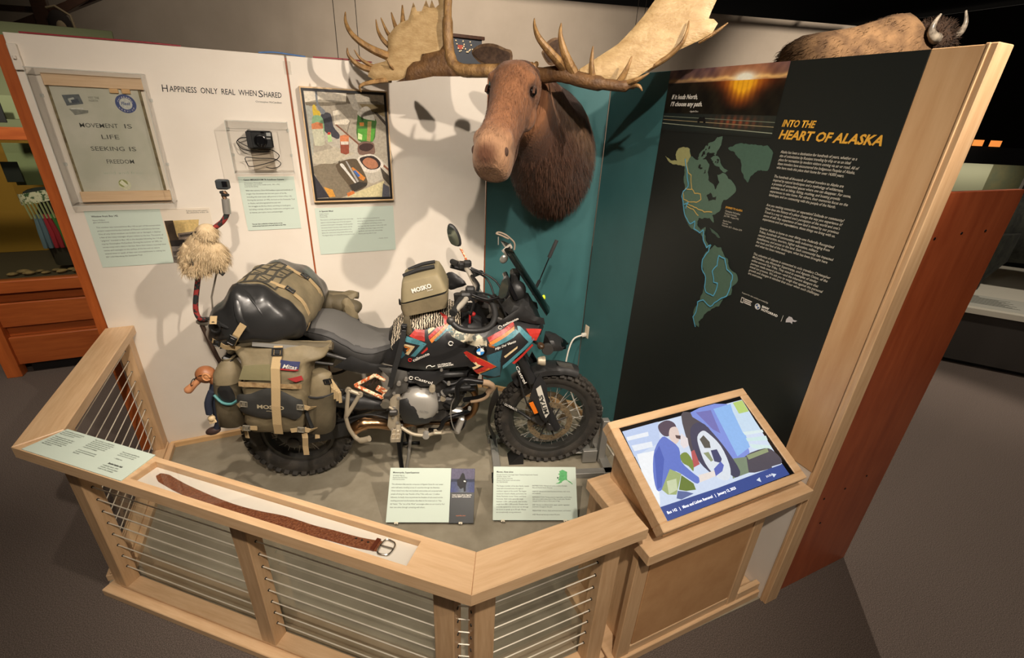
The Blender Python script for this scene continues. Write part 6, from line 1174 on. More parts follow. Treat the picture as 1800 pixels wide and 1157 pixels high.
# hand guards: hoop plus shield
gh = tube('hand_guard_hoop', [(.955, -.44, 1.265), (1.00, -.455, 1.225), (1.08, -.44, 1.205), (1.15, -.40, 1.205), (1.185, -.34, 1.24), (1.17, -.26, 1.285), (1.10, -.19, 1.285)], .015, dkpl)
B().ball((.958, -.442, 1.262), (.022, .02, .022), 12, 8).obj('bar_end', gunm, gh, True)
B().pillow(sm2([(.905, 1.17), (.925, 1.215), (.965, 1.232), (1.02, 1.20), (1.06, 1.155), (1.0, 1.125), (.955, 1.105), (.92, 1.13)], 2), .02, .016, lambda u, v, w_: V((u, .43 - w_ - (u - .92) * .3, v)), .035, .002).obj('hand_guard_shield', dkpl, moto, True)
tube('hand_guard_hoop', [(.955, .44, 1.265), (1.05, .45, 1.235), (1.12, .40, 1.235), (1.15, .30, 1.27), (1.10, .19, 1.285)], .013, dkpl)
# left mirror on patterned stem, right mirror folded
tube('mirror_stem', [(1.06, .26, 1.33), (1.05, .31, 1.36), (1.02, .35, 1.41)], .007, trm)
def mirror(c, ux, uz, un, sc_, nm):
    ox, oz, on = V(ux).normalized(), V(uz).normalized(), V(un).normalized(); sh = sm2([(-.03, -.05), (.02, -.06), (.032, .0), (.015, .06), (-.015, .075), (-.035, .03)], 3); sh = [(a * sc_, b_ * sc_) for a, b_ in sh]
    o_ = B().pillow(sh, .012, .014, lambda u, v, w_: V(c) + ox * u + oz * v + on * w_, .03, .002).obj(nm, dkpl, moto, True)
    B().add([V(c) + ox * a * .86 + oz * b_ * .86 + on * -.017 for a, b_ in sh], [tuple(range(len(sh)))]).obj('mirror_glass', mat('mirror_silver', (150, 160, 150), .08, .9), o_)
    return o_
mirror((.985, .36, 1.485), (1, -.15, 0), (-.25, 0, 1), (.55, .85, .1), 1.05, 'mirror'); mirror((1.235, -.30, 1.38), (.75, .4, 0), (.15, 0, 1), (.35, .9, 0), .92, 'mirror')
tube('mirror_stem', [(1.06, -.25, 1.33), (1.15, -.28, 1.31), (1.225, -.30, 1.335)], .007, black_metal)
# ---- front screen, dash, headlight
rings = []
for k in range(9):
    t = k / 8; x = 1.545 - .255 * t; z = 1.15 + .375 * t; hw = .125 - .035 * t; bow = .04
    rings.append([V((x - bow * (abs(j) / 3) ** 2, hw * j / 3, z)) for j in range(-3, 4)])
ws = B(); n_ = 7; ws.add([p for r in rings for p in r], [(i * n_ + j, i * n_ + j + 1, (i + 1) * n_ + j + 1, (i + 1) * n_ + j) for i in range(8) for j in range(6)])
wso = ws.obj('windscreen', glass('smoke_screen', (.30, .32, .30), .06), moto, True); so_ = wso.modifiers.new('thick', 'SOLIDIFY'); so_.thickness = .004
tube('screen_edge', [r[0] for r in rings] + [rings[-1][j] for j in range(1, 7)] + [r[6] for r in rings[::-1][1:]], .003, black_gloss, wso, k=2)
B().pillow([(1.24, 1.16), (1.34, 1.25), (1.41, 1.24), (1.47, 1.14), (1.52, 1.02), (1.49, .95), (1.40, 1.02), (1.30, 1.08)], .03, .11, lambda u, v, w_: V((u, w_, v)), .05).obj('front_cowl', dkpl, moto, True)
for sg in (-1, 1): B().pillow([(1.215, 1.135), (1.33, 1.205), (1.355, 1.255), (1.375, 1.20), (1.43, 1.15), (1.49, 1.13), (1.50, 1.09), (1.42, 1.105), (1.33, 1.14), (1.25, 1.115)], .025, .010, lambda u, v, w_: V((u, sg * (.155 + (1.35 - u) * .25 + w_), v)), .025, .003).obj('cockpit_fairing', dkpl, moto, True)
B().box((1.30, 0, 1.285), (.03, .20, .12), .012, Matrix.Rotation(-.45, 3, 'Y')).obj('dash_display', black_gloss, moto)
B().box((1.33, .03, 1.32), (.05, .10, .10), .015).obj('navigation_mount', dkpl, moto); B().ball((1.34, -.04, 1.27), (.05, .05, .06), 14, 8).obj('screen_motor', dkpl, moto, True)
B().pillow([(1.53, .975), (1.60, .972), (1.655, .93), (1.68, .90), (1.64, .872), (1.57, .858), (1.52, .88)], .025, .085, lambda u, v, w_: V((u, w_, v)), .04).obj('headlight_shell', dkpl, moto, True)
B().pillow([(1.60, .96), (1.655, .93), (1.682, .90), (1.645, .874), (1.60, .875)], .02, .078, lambda u, v, w_: V((u + .006, w_, v)), .035).obj('headlight_lens', glass('headlight_glass', (.25, .26, .26), .12), moto, True)
B().lathe([(.020, 0), (.034, 0), (.036, .025), (.034, .03), (.02, .03)], 20, Matrix.Translation((1.53, -.09, .92)) @ RXm).obj('headlight_bezel', gunm, moto, True)
for sg in (-1, 1):
    fl_ = B().lathe([(.0, -.03), (.02, -.03), (.028, -.01), (.03, .012), (.026, .014), (0, .01)], 18, Matrix.Translation((1.495, sg * .16, .87)) @ Matrix.Rotation(math.pi / 2, 4, 'Y')).obj('fog_lamp', alloy2, moto, True)
    tube('turn_signal_stem', [(1.44, sg * .12, .98), (1.46, sg * .20, 1.0)], .008, dkpl); B().ball((1.465, sg * .215, 1.0), (.022, .03, .02), 12, 8).obj('turn_signal', mat('signal_smoke', (60, 44, 30), .25), moto, True)
tube('antenna_base', [(1.475, .18, 1.16), (1.49, .20, 1.195), (1.512, .2, 1.25)], .010, dkpl); tube('antenna', [(1.512, .2, 1.25), (1.566, .2, 1.409)], .004, black_metal); tube('antenna_tip', [(1.562, .2, 1.40), (1.601, .2, 1.508)], .012, mat('antenna_foam', (46, 46, 46), .9))
# charm hanging on the screen
ch_ = tube('screen_charm', [(1.315, 0, 1.50), (1.315, .0, 1.535), (1.295, .0, 1.56), (1.262, .0, 1.585), (1.225, .0, 1.598), (1.212, 0, 1.590), (1.235, 0, 1.582), (1.28, 0, 1.562)], .005, mat('charm_tan', (150, 134, 116), .7))
B().pillow([(1.24, 1.50), (1.29, 1.545), (1.302, 1.52), (1.275, 1.46)], .012, .010, lambda u, v, w_: V((u, w_ - .02, v)), .02).obj('charm_leaf', mat('charm_leaf', (168, 160, 148), .5), ch_, True); tube('charm_drop', [(1.222, -.01, 1.575), (1.223, -.01, 1.53)], .003, steel, ch_)
B().ball((1.255, -.03, 1.455), (.022, .012, .028), 12, 8, Matrix.Rotation(.5, 3, 'Y')).obj('charm_medal', steel, moto, True)
B().ball((1.53, .12, 1.165), (.012, .012, .018), 10, 8).obj('neon_ball', mat('neon_yellow', (206, 226, 40), .5), moto, True)
# cables and trinkets in the cockpit
for i, (a, c) in enumerate((((1.03, -.26, 1.31), (1.22, -.08, 1.12)), ((1.05, .26, 1.31), (1.22, .08, 1.12)), ((1.08, .2, 1.33), (1.30, .04, 1.10)), ((1.04, -.22, 1.34), (1.28, -.06, 1.10)))):
    a, c = V(a), V(c); tube('control_cable', [a, a.lerp(c, .4) + V((.06, 0, .03)), a.lerp(c, .75) + V((.05, 0, -.02)), c], .006, dkpl)
B().ball((1.03, -.16, 1.22), (.035, .035, .03), 12, 8).obj('ram_mount', dkpl, moto, True); B().cyl((1.00, -.18, 1.24), (.995, -.18, 1.305), .022, n=14).obj('phone_holder', dkpl, moto, True)
B().ball((1.075, -.19, 1.19), (.018, .018, .014), 10, 6).obj('red_trinket', mat('trinket_red', (176, 34, 34), .5), moto, True); tube('red_ribbon', [(1.06, -.22, 1.20), (1.058, -.225, 1.15)], .006, MATS['trinket_red'])
B().ball((1.02, -.13, 1.275), (.016, .012, .02), 10, 6).obj('green_trinket', mat('trinket_green', (70, 150, 130), .5), moto, True)
B().cyl((1.11, -.13, 1.235), (1.125, -.13, 1.275), .030, n=18).obj('clutch_reservoir', dkpl, moto, True)

# ---- more of the lower engine: rivets, hoses, brackets and wiring seen between the bars
for k, (x, z, r_) in enumerate(((.70, .80, .010), (.90, .86, .008), (1.02, .90, .008), (.66, .78, .012), (.94, .775, .010), (1.06, .60, .010))): B().cyl((x, -.205 - .004 * k, z), (x, -.225 - .004 * k, z), r_, n=12).obj('body_bolt', steel, moto, True)
tube('wiring_loom', [(.88, -.16, .78), (.94, -.185, .74), (1.00, -.18, .76), (1.06, -.16, .83)], .009, dkpl); tube('wiring_loom', [(.66, -.17, .78), (.72, -.19, .765), (.80, -.185, .775), (.86, -.17, .80)], .008, dkpl)
tube('brake_hose', [(1.52, -.11, .43), (1.44, -.13, .52), (1.40, -.15, .62), (1.36, -.13, .76), (1.33, -.10, .90)], .005, dkpl); tube('brake_hose', [(.13, -.10, .43), (.28, -.13, .47), (.45, -.15, .52), (.58, -.17, .50)], .005, dkpl)
B().box((.93, -.165, .60), (.07, .05, .09), .012).obj('starter_cover', gunm, moto); B().box((.98, -.15, .52), (.08, .06, .06), .012, Matrix.Rotation(.3, 3, 'Y')).obj('oil_cooler', alloy, moto)
B().box((.70, -.175, .545), (.05, .03, .10), .01).obj('sprocket_cover', gunm, moto); B().cyl((.905, -.19, .655), (.905, -.215, .655), .016, n=12).obj('sensor_plug', alloy2, moto, True)
B().pillow([(.30, .86), (.45, .815), (.56, .82), (.60, .86), (.50, .88), (.40, .93)], .03, .010, lambda u, v, w_: V((u, -.165 - w_, v)), .03, .003).obj('tail_side_panel', dkpl, moto, True)
for k in range(6): B().box((1.075 + k * .006, -.155, .68 + k * .034), (.05, .012, .010), .002).obj('radiator_louver', dkpl, moto)
tube('shift_linkage', [(.64, -.20, .56), (.60, -.205, .60), (.545, -.20, .625)], .008, alloy2); B().box((.615, -.215, .575), (.05, .03, .035), .008).obj('rear_brake_cylinder', gunm, moto)
B().cyl((.575, -.205, .64), (.575, -.235, .64), .024, n=18).obj('brake_fluid_cup', mat('fluid_cup', (92, 88, 78), .3), moto, True)

# ================================================================== LUGGAGE ON THE MOTORCYCLE
MR = Matrix.Translation((-1.4515, -.5686, .004)) @ Matrix.Rotation(-.30, 4, 'Z')
def mempty(name, base, label, cat, group=None):       # a thing built in the motorcycle's own axes
    o = empty(name, MR @ V(base), -.30, label, cat, group); o_ = V(base); return o, o_
class LB(B):                                          # builder whose points are given in motorcycle axes, stored relative to a base
    def __init__(s, base): super().__init__(); s.base = V(base)
    def obj(s, *a, **k):
        s.v = [tuple(V(p) - s.base) for p in s.v]; return B.obj(s, *a, **k)
olive = mat('olive_canvas', (132, 119, 92), .65, rgb2=(112, 101, 77), scale=9, bump=.5, bscale=11); olived = mat('olive_dark', (96, 86, 66), .7, rgb2=(80, 72, 54), scale=12, bump=.15, bscale=50)
coated = mat('coated_black', (38, 38, 38), .32, bump=.35, bscale=7, coat=.15); webbing = mat('webbing_tan', (176, 152, 112), .8, bump=.2, bscale=260); buckle_m = mat('buckle_black', (26, 26, 26), .4); ladder = mat('molle_grey', (66, 63, 55), .8); wbk = mat('webbing_black', (30, 30, 30), .75)
def sect(axis, c, a, b_, pw=2.6, n=24, sag=0):
    out = []
    for k in range(n):
        t = 2 * math.pi * k / n; x = a * math.copysign(abs(math.cos(t)) ** (2 / pw), math.cos(t)); y = b_ * math.copysign(abs(math.sin(t)) ** (2 / pw), math.sin(t))
        if axis == 'y': out.append(V((c[0] + x, c[1], c[2] + y)))
        else: out.append(V((c[0] + x, c[1] + y, c[2])))
    return out
def strip(base, pts, wd, th, nrm, m, par, name):      # flat webbing along a path, nrm = outward normal (or list)
    pts = [V(p) for p in pts]; L = LB(base); rings = []
    for i, p in enumerate(pts):
        t = (pts[min(i + 1, len(pts) - 1)] - pts[max(i - 1, 0)]).normalized(); n_ = V(nrm[i] if isinstance(nrm, list) else nrm).normalized(); s_ = t.cross(n_).normalized()
        rings.append([p + s_ * (wd / 2) + n_ * th, p - s_ * (wd / 2) + n_ * th, p - s_ * (wd / 2), p + s_ * (wd / 2)])
    L.loft(rings); return L.obj(name, m, par)
def clip(base, c, ux, nrm, m, par, sx=.034, sy=.026, name='buckle'):
    ux, nn = V(ux).normalized(), V(nrm).normalized(); uy = nn.cross(ux); M = Matrix((ux, uy, nn)).transposed(); L = LB(base)
    for a in (-1, 1): L.box(V(c) + ux * a * sx * .42, (sx * .16, sy, .008), .002, M); L.box(V(c) + uy * a * sy * .42, (sx, sy * .16, .008), .002, M)
    L.box(V(c), (sx * .5, sy * .6, .006), .002, M); return L.obj(name, m, par)

# ---- duffel across the tail
t, bs_ = mempty('duffel_bag', (0, 0, 1.09), 'black and olive dry duffel strapped across the motorcycle tail', 'duffel bag')
DP = [(-.245, 1.135), (-.228, 1.19), (-.200, 1.245), (-.13, 1.325), (-.055, 1.400), (.04, 1.385), (.125, 1.340), (.190, 1.27), (.222, 1.20), (.215, 1.14), (.15, 1.108), (.03, 1.098), (-.10, 1.098), (-.20, 1.105)]
DPS = [(p.x, p.y) for p in cat_pts([(a_, b_, 0) for a_, b_ in DP], 4, True)]
def dpar(y):                                           # size factors of the section along the bag
    K = [(-.415, .22, .35), (-.40, .48, .55), (-.365, .80, .82), (-.30, 1, 1), (-.05, 1.02, .99), (.12, 1.0, .93), (.28, .90, .80), (.36, .68, .58), (.40, .4, .35)]
    for a_, b_ in zip(K, K[1:]):
        if y <= b_[0] + 1e-6: f = (y - a_[0]) / (b_[0] - a_[0]); return a_[1] + (b_[1] - a_[1]) * f, a_[2] + (b_[2] - a_[2]) * f
    return K[-1][1:]
def dwr(x, y, z): return .006 * math.sin(x * 46 + y * 21 + z * 13) + .005 * math.sin(x * 23 - z * 57 + y * 35)
def dmap(px, pz, y, grow=0):
    sx, sz = dpar(y); zc = 1.20 if y < -.3 else 1.098; zf = (zc + (pz - zc) * sz) if y < -.3 else 1.098 + (pz - 1.098) * sz
    x = -.01 + (px + .01) * sx - (.03 if y < -.3 else 0) * (1 - sx); k = 1 + grow * 4
    return V((x * k, y, zf + (pz - 1.2) * grow * 4 + dwr(x, y, zf)))
def dring(y, grow=0): return [dmap(px, pz, y, grow) for px, pz in DPS]
L = LB(bs_); L.loft([dring(-.28 + .40 * i / 12) for i in range(13)]); L.obj('body', olive, t, 60)
L = LB(bs_); L.loft([dring(-.415 + .135 * i / 9, .004) for i in range(10)]); L.obj('end_cap', coated, t, 60)
L = LB(bs_); L.loft([dring(.10 + .30 * i / 10, .004) for i in range(11)]); L.obj('end_cap', coated, t, 60)
for nm_, pp_, w0 in (('fold_ridge', [(-.05, -.30, 1.40), (-.035, -.375, 1.335), (-.02, -.41, 1.26), (.01, -.41, 1.20)], .020), ('fold_ridge', [(-.05, -.30, 1.398), (.03, -.355, 1.335), (.07, -.375, 1.27), (.075, -.37, 1.21)], .018), ('fold_ridge', [(-.21, -.33, 1.24), (-.14, -.385, 1.24), (-.08, -.41, 1.22)], .014)):
    L = LB(bs_); n_ = (len(pp_) - 1) * 5 + 1; L.tube(cat_pts(pp_, 5), [w0 * math.sin(math.pi * (.12 + .8 * i / n_)) for i in range(n_)], 8, flat=.8); L.obj(nm_, coated, t, True)
L = LB(bs_); L.pillow(sm2([(.02, 1.30), (.10, 1.29), (.13, 1.22), (.17, 1.17), (.13, 1.125), (.05, 1.13), (.06, 1.2)], 3), .02, .010, lambda u, v, w_: V((u, -.315 - .35 * max(0, .12 - u) - w_, v)), .03); L.obj('olive_gusset', olive, t, True)
def dtop(x, y, off=.004):                              # point on top of the bag
    best = None; r = dring(y)
    for i in range(len(r)):
        a_, b_ = r[i], r[(i + 1) % len(r)]
        if (a_.x - x) * (b_.x - x) <= 0 and abs(a_.x - b_.x) > 1e-6:
            z = a_.z + (b_.z - a_.z) * (x - a_.x) / (b_.x - a_.x)
            if best is None or z > best: best = z
    return V((x, y, (best if best is not None else 1.15) + off))
for (x0, x1, y0, y1, m, nm, of) in ((-.085, .10, -.26, .08, ladder, 'webbing_panel', .005),):
    g = [[dtop(x0 + (x1 - x0) * i / 10, y0 + (y1 - y0) * j / 10, of) for i in range(11)] for j in range(11)]; L = LB(bs_); L.add([p for r in g for p in r], [(j * 11 + i, j * 11 + i + 1, j * 11 + i + 12, j * 11 + i + 11) for j in range(10) for i in range(10)]); L.obj(nm, m, t, True)
for i in range(4):
    for j in range(5):
        x = -.062 + i * .047; y = -.225 + j * .066; L = LB(bs_); g = [dtop(x + a, y + b_, .008) for a, b_ in ((-.016, -.024), (.016, -.024), (.016, .024), (-.016, .024))]; L.add(g, [(0, 1, 2, 3)]); L.obj('webbing_slot', olive, t)
for y in (-.20, .06):
    pts = [dtop(x, y, .006) for x in (.06, .10, .14, .17, .195, .21)] + [V((.222, y, 1.20)), V((.215, y, 1.14)), V((.20, y, 1.11))]
    strip(bs_, pts, .030, .003, [V((.3 + .12 * i, 0, 1 - .09 * i)) for i in range(len(pts))], webbing, t, 'strap'); clip(bs_, dtop(.15, y, .012), (.7, 0, -.6), (.6, 0, .7), buckle_m, t, .05, .036)
pts = [V((.18, -.345, 1.30)), V((.06, -.39, 1.22)), V((-.04, -.40, 1.15)), V((-.09, -.37, 1.10))]
L = LB(bs_); 
pts = [dring(-.30, .006)[k] for k in (34, 33, 32, 31, 30, 29, 28)]
strip(bs_, [V((-.005, -.425, 1.245)), V((-.045, -.432, 1.19)), V((-.08, -.415, 1.14)), V((-.10, -.385, 1.10))], .032, .003, (0, -1, .2), webbing, t, 'strap'); clip(bs_, (-.07, -.432, 1.165), (.5, 0, .8), (0, -1, .2), buckle_m, t, .05, .038)
L = LB(bs_); L.tube([V((-.13 + .022 * math.cos(k * .393), -.432, 1.235 + .026 * math.sin(k * .393))) for k in range(17)], .005, 8); L.obj('d_ring', buckle_m, t, True); strip(bs_, [V((-.13, -.415, 1.285)), V((-.13, -.437, 1.255))], .03, .004, (0, -1, 0), webbing, t, 'ring_loop')
strip(bs_, [V((-.18, -.385, 1.145)), V((-.12, -.402, 1.115)), V((-.06, -.39, 1.10))], .026, .003, (0, -1, -.2), webbing, t, 'lower_strap'); clip(bs_, (-.155, -.402, 1.135), (1, 0, -.4), (0, -1, 0), buckle_m, t, .03, .03)
for (x, z) in ((.02, 1.165), (.06, 1.13)): L = LB(bs_); L.box((x, -.345, z), (.07, .06, .07), .02, Matrix.Rotation(.4, 3, 'Y')); L.obj('black_patch', coated, t, True)

# ---- right pannier
def pannier(sy, label, full):
    base = (.06, sy * .35, .62); t, bs_ = mempty('saddle_bag', base, label, 'saddle bag', 'saddle bags on the motorcycle')
    P_ = [(.625, -.07, .155, .26, .42), (.64, -.095, .18, .235, .45), (.70, -.108, .20, .225, .468), (.80, -.095, .222, .22, .475), (.90, -.078, .236, .22, .472), (.98, -.066, .25, .225, .462), (1.03, -.066, .275, .245, .448), (1.06, -.085, .335, .285, .425), (1.085, -.10, .362, .315, .405), (1.105, -.095, .360, .325, .395)]
    rg = []
    P2_ = [tuple(p[i] + (q_[i] - p[i]) * f / 3 for i in range(5)) for p, q_ in zip(P_, P_[1:]) for f in range(3)] + [P_[-1]]
    for z, x0, x1, ya, yb in P2_: rg.append(sect('z', ((x0 + x1) / 2, sy * (ya + yb) / 2, z), (x1 - x0) / 2, (yb - ya) / 2, 4.2, 32))
    rg = [[p + V((.004 * math.sin(p.z * 61 + p.y * 30), sy * (.006 * math.sin(p.x * 33 + p.z * 47) + .004 * math.sin(p.x * 71 - p.z * 29)) * min(1, max(.35, (p.z - .6) * 2.2)), .010 * math.sin(p.x * 40 + p.y * 20) * (p.z > .97))) for p in r] for r in rg]
    L = LB(bs_); L.loft(rg); L.obj('body', olive, t, 50)
    L = LB(bs_); L.tube(cat_pts([(-.125, sy * .36, 1.075), (-.05, sy * .365, 1.115), (.05, sy * .362, 1.125), (.15, sy * .36, 1.105), (.25, sy * .36, 1.095), (.365, sy * .36, 1.09)], 5), .026, 10, flat=.8); L.obj('roll_top', olived, t, True)
    strip(bs_, [V((.0, sy * .392, 1.125)), V((.23, sy * .39, 1.098))], .02, .003, (0, sy, .3), alu, t, 'roll_bar')
    if not full: return t
    fy = lambda x, z: -(.478 - .03 * max(0, (z - .95)) * 6 - .35 * max(0, abs(x - .07) - .115) ** 1.2)
    fn = lambda off: (lambda u, v, w_: V((u, fy(u, v) - off - w_, v)))
    L = LB(bs_); L.pillow(sm2([(-.085, .885), (-.02, .895), (.06, .925), (.12, .91), (.19, .86), (.215, .84), (.20, .76), (.16, .735), (.10, .76), (.03, .745), (-.04, .77), (-.09, .80)], 3), .025, .012, fn(.0), .03, .002); L.obj('front_panel', mat('panel_charcoal', (52, 52, 50), .5, bump=.25, bscale=12), t, True)
    L = LB(bs_); L.pillow([(-.062, .965), (.225, .94), (.222, .915), (-.066, .94)], .025, .002, fn(.002), .01, .001); L.obj('camo_band', mat('arid_camo', (176, 150, 108), .8, rgb2=(120, 92, 60), scale=30), t, True)
    L = LB(bs_); L.pillow([(-.06, .975), (-.03, 1.045), (.09, 1.05), (.10, .965)], .025, .003, fn(.0), .02, .001); L.obj('tpu_flap', mat('flap_gloss', (128, 122, 92), .3, bump=.2, bscale=20), t, True)
    strip(bs_, [V((.122, -.40, 1.118)), V((.122, -.435, 1.08)), V((.116, fy(.11, 1.03) - .006, 1.03)), V((.108, -.488, .93)), V((.095, -.496, .83)), V((.083, -.494, .72)), V((.075, -.48, .652))], .042, .003, (0, -1, .15), webbing, t, 'main_strap')
    clip(bs_, (.122, -.43, 1.10), (1, 0, 0), (0, -.8, .6), buckle_m, t, .05, .04)
    L = LB(bs_); L.pillow([(.140, 1.068), (.227, 1.052), (.215, 1.012), (.130, 1.022)], .02, .002, fn(-.004), .01, .001); L.obj('name_patch', mat('patch_navy', (52, 58, 96), .7), t)
    L = LB(bs_); L.pillow([(.133, 1.026), (.216, 1.016), (.214, 1.008), (.131, 1.018)], .02, .001, fn(-.003), .01, .001); L.obj('patch_edge', mat('patch_red', (150, 40, 40), .7), t)
    L = LB(bs_); L.pillow([(.165, .975), (.228, .985), (.235, .962), (.20, .955)], .02, .001, fn(.002), .01, .001); L.obj('red_sticker', MATS['patch_red'], t)
    text('Mitas', Fr(V((0, fy(.18, 1.04) - .003, 0)) - bs_, (1, 0, 0), (0, 0, 1)), .145, 1.028, .034, white_print, t, fit=.068, n=0, rot=-.16, shear=.4, bold=.0005)
    text('MOSKO', Fr(V((0, -.4955, 0)) - bs_, (1, 0, 0), (0, 0, 1)), .005, .822, .030, mat('print_tan', (170, 158, 130), .7), t, fit=.125, n=0, rot=-.12, bold=.001)
    text('moto', Fr(V((0, -.4955, 0)) - bs_, (1, 0, 0), (0, 0, 1)), .045, .800, .014, MATS['print_tan'], t, fit=.05, n=0, rot=-.12)
    for x, z, d in ((-.055, .845, 1), (.205, .815, -1), (-.07, .70, 1), (.19, .68, -1)):
        clip(bs_, (x, fy(x, z) - .014, z), (1, 0, -.15), (0, -1, 0), mat('buckle_grey', (112, 106, 92), .5), t, .036, .032); strip(bs_, [V((x + .012 * d, fy(x, z) - .012, z)), V((x + .05 * d, fy(x, z) - .012, z - .004))], .024, .003, (0, -1, 0), webbing, t, 'side_strap')
        strip(bs_, [V((x - .012 * d, fy(x, z) - .010, z)), V((x - .035 * d, fy(x - .035 * d, z) - .004, z - .02)), V((x - .05 * d, -.40, z - .06)), V((x - .045 * d, -.41, z - .12))], .024, .003, (-d * .4, -1, 0), webbing, t, 'side_strap')
    strip(bs_, [V((.195, -.465, .675)), V((.20, -.48, .62)), V((.19, -.47, .56)), V((.187, -.468, .50))], .028, .003, (0, -1, 0), webbing, t, 'hanging_strap')
    return t
pannier(-1, 'olive roll-top saddle bag on the near side with tan straps and a name patch', True)
pannier(1, 'olive roll-top saddle bag on the far side of the motorcycle', False)
# side pouches
t, bs_ = mempty('bottle_pouch', (.255, -.35, .58), 'open olive bottle pouch on the front end of the near saddle bag', 'pouch')
L = LB(bs_); L.loft([sect('z', (cx, -.35, z), a, b_, 3, 24) for z, cx, a, b_ in ((.575, .245, .05, .05), (.59, .247, .07, .065), (.70, .252, .078, .07), (.80, .262, .080, .072), (.825, .268, .082, .074))]); L.obj('pouch', olived, t, 50)
L = LB(bs_); L.tube([V((.268 + .083 * math.cos(k * .3927), -.35 + .074 * math.sin(k * .3927), .826)) for k in range(17)], .006, 6); L.obj('rim', wbk, t, True)
L = LB(bs_); L.loft([sect('z', (cx, -.35, z), a, b_, 2.4, 20) for z, cx, a, b_ in ((.81, .27, .06, .055), (.87, .278, .062, .055), (.92, .285, .05, .045), (.945, .275, .03, .03), (.95, .27, .008, .008))]); L.obj('stuffed_cloth', olive, t, True)
for k in range(4): strip(bs_, [V((.335, -.37, .90)), V((.345 + .01 * k, -.385, .86 - .01 * k)), V((.335 + .012 * k, -.38, .80 - .012 * k))], .016, .002, (.3, -1, 0), webbing, t, 'strap_end')
clip(bs_, (.325, -.395, .905), (1, 0, .2), (0, -1, 0), buckle_m, t, .04, .03)
L = LB(bs_); L.tube(cat_pts([(.20, -.42, .78), (.215, -.432, .70), (.225, -.43, .64)], 4), .016, 8, flat=.5); L.obj('side_loop', wbk, t, True)
t, bs_ = mempty('tail_pouch', (-.17, -.36, .65), 'small olive pouch on the rear end of the near saddle bag beside the puppet', 'pouch')
L = LB(bs_); L.loft([sect('z', (cx, -.36, z), a, b_, 3, 24) for z, cx, a, b_ in ((.645, -.185, .045, .05), (.66, -.187, .065, .065), (.78, -.178, .065, .068), (.90, -.165, .062, .066), (.925, -.16, .064, .066))]); L.obj('pouch', olived, t, 50)
L = LB(bs_); L.loft([sect('z', (cx, -.36, z), a, b_, 2.4, 24) for z, cx, a, b_ in ((.915, -.16, .068, .07), (.96, -.155, .064, .066), (1.0, -.148, .045, .048), (1.03, -.14, .025, .028), (1.04, -.138, .03, .03))]); L.obj('drawstring_top', olive, t, True)
L = LB(bs_); L.box((-.14, -.36, 1.03), (.05, .05, .03), .01, Matrix.Rotation(.4, 3, 'Y')); L.obj('cord_lock', buckle_m, t)
L = LB(bs_); L.pillow(sm2([(-.19, .90), (-.135, .915), (-.12, .84), (-.15, .80), (-.195, .82)], 3), .015, .01, lambda u, v, w_: V((u, -.425 - w_, v)), .02); L.obj('mesh_pocket', coated, t, True)
L = LB(bs_); L.tube(cat_pts([(-.215, -.425, .86), (-.18, -.44, .825), (-.14, -.44, .815), (-.11, -.43, .83)], 4), .007, 6); L.obj('teal_cord', mat('cord_teal', (70, 130, 130), .6), t, True)
# ---- tank bag
t, bs_ = mempty('tank_bag', (.80, -.03, 1.17), 'khaki tank bag on top of the fuel tank with white lettering', 'tank bag')
def tb(z, x0, x1, ya, yb): return sect('z', ((x0 + x1) / 2, (ya + yb) / 2, z), (x1 - x0) / 2, (yb - ya) / 2, 9, 40)
sl = lambda r, k: [p + V((0, 0, (p.x - .80) * k)) for p in r]
L = LB(bs_); L.loft([sl(tb(z, *a), k) for z, a, k in ((1.185, (.695, .94, -.165, .12), .22), (1.23, (.685, .945, -.17, .12), .24), (1.262, (.685, .945, -.172, .12), .26))]); L.obj('lower_body', olive, t, 45)
L = LB(bs_); L.loft([sl(tb(z, *a), k) for z, a, k in ((1.262, (.692, .935, -.160, .115), .26), (1.275, (.692, .93, -.160, .115), .27))]); L.obj('zip_gap', wbk, t, 45)
L = LB(bs_); L.loft([sl(tb(z, *a), k) for z, a, k in ((1.275, (.687, .94, -.172, .12), .28), (1.34, (.692, .915, -.166, .115), .28), (1.378, (.698, .895, -.158, .108), .27), (1.385, (.71, .885, -.145, .10), .27))]); L.obj('upper_body', mat('khaki_flat', (146, 134, 104), .6, rgb2=(134, 123, 94), scale=8), t, 45)
L = LB(bs_); L.tube(cat_pts([(.70, -.05, 1.36), (.78, -.05, 1.395), (.87, -.05, 1.415)], 5), .012, 8); L.tube(cat_pts([(.72, .05, 1.365), (.80, .05, 1.398), (.87, .05, 1.412)], 5), .010, 8); L.obj('top_bungee', wbk, t, True)
text('MOSKO', Fr(V((0, -.1735, 0)) - bs_, (1, 0, 0), (0, 0, 1)), .756, 1.306, .034, white_print, t, fit=.108, n=0, rot=.30, bold=.0012); text('moto', Fr(V((0, -.1735, 0)) - bs_, (1, 0, 0), (0, 0, 1)), .835, 1.315, .012, white_print, t, fit=.03, n=0, rot=.30)
clip(bs_, (.685, -.16, 1.25), (0, 0, 1), (-1, -.3, 0), buckle_m, t, .03, .02); L = LB(bs_); L.pillow([(.70, 1.17), (.735, 1.18), (.745, 1.08), (.72, 1.06), (.70, 1.10)], .015, .006, lambda u, v, w_: V((u, -.185 - w_, v)), .02, .002); L.obj('side_tab', olived, t, True)
strip(bs_, [V((.708, -.20, 1.14)), V((.695, -.215, 1.05)), V((.66, -.222, .93)), V((.625, -.225, .82)), V((.608, -.222, .755))], .028, .003, (0, -1, 0), wbk, t, 'side_strap'); clip(bs_, (.705, -.208, 1.115), (.1, 0, 1), (0, -1, 0), buckle_m, t, .036, .03)
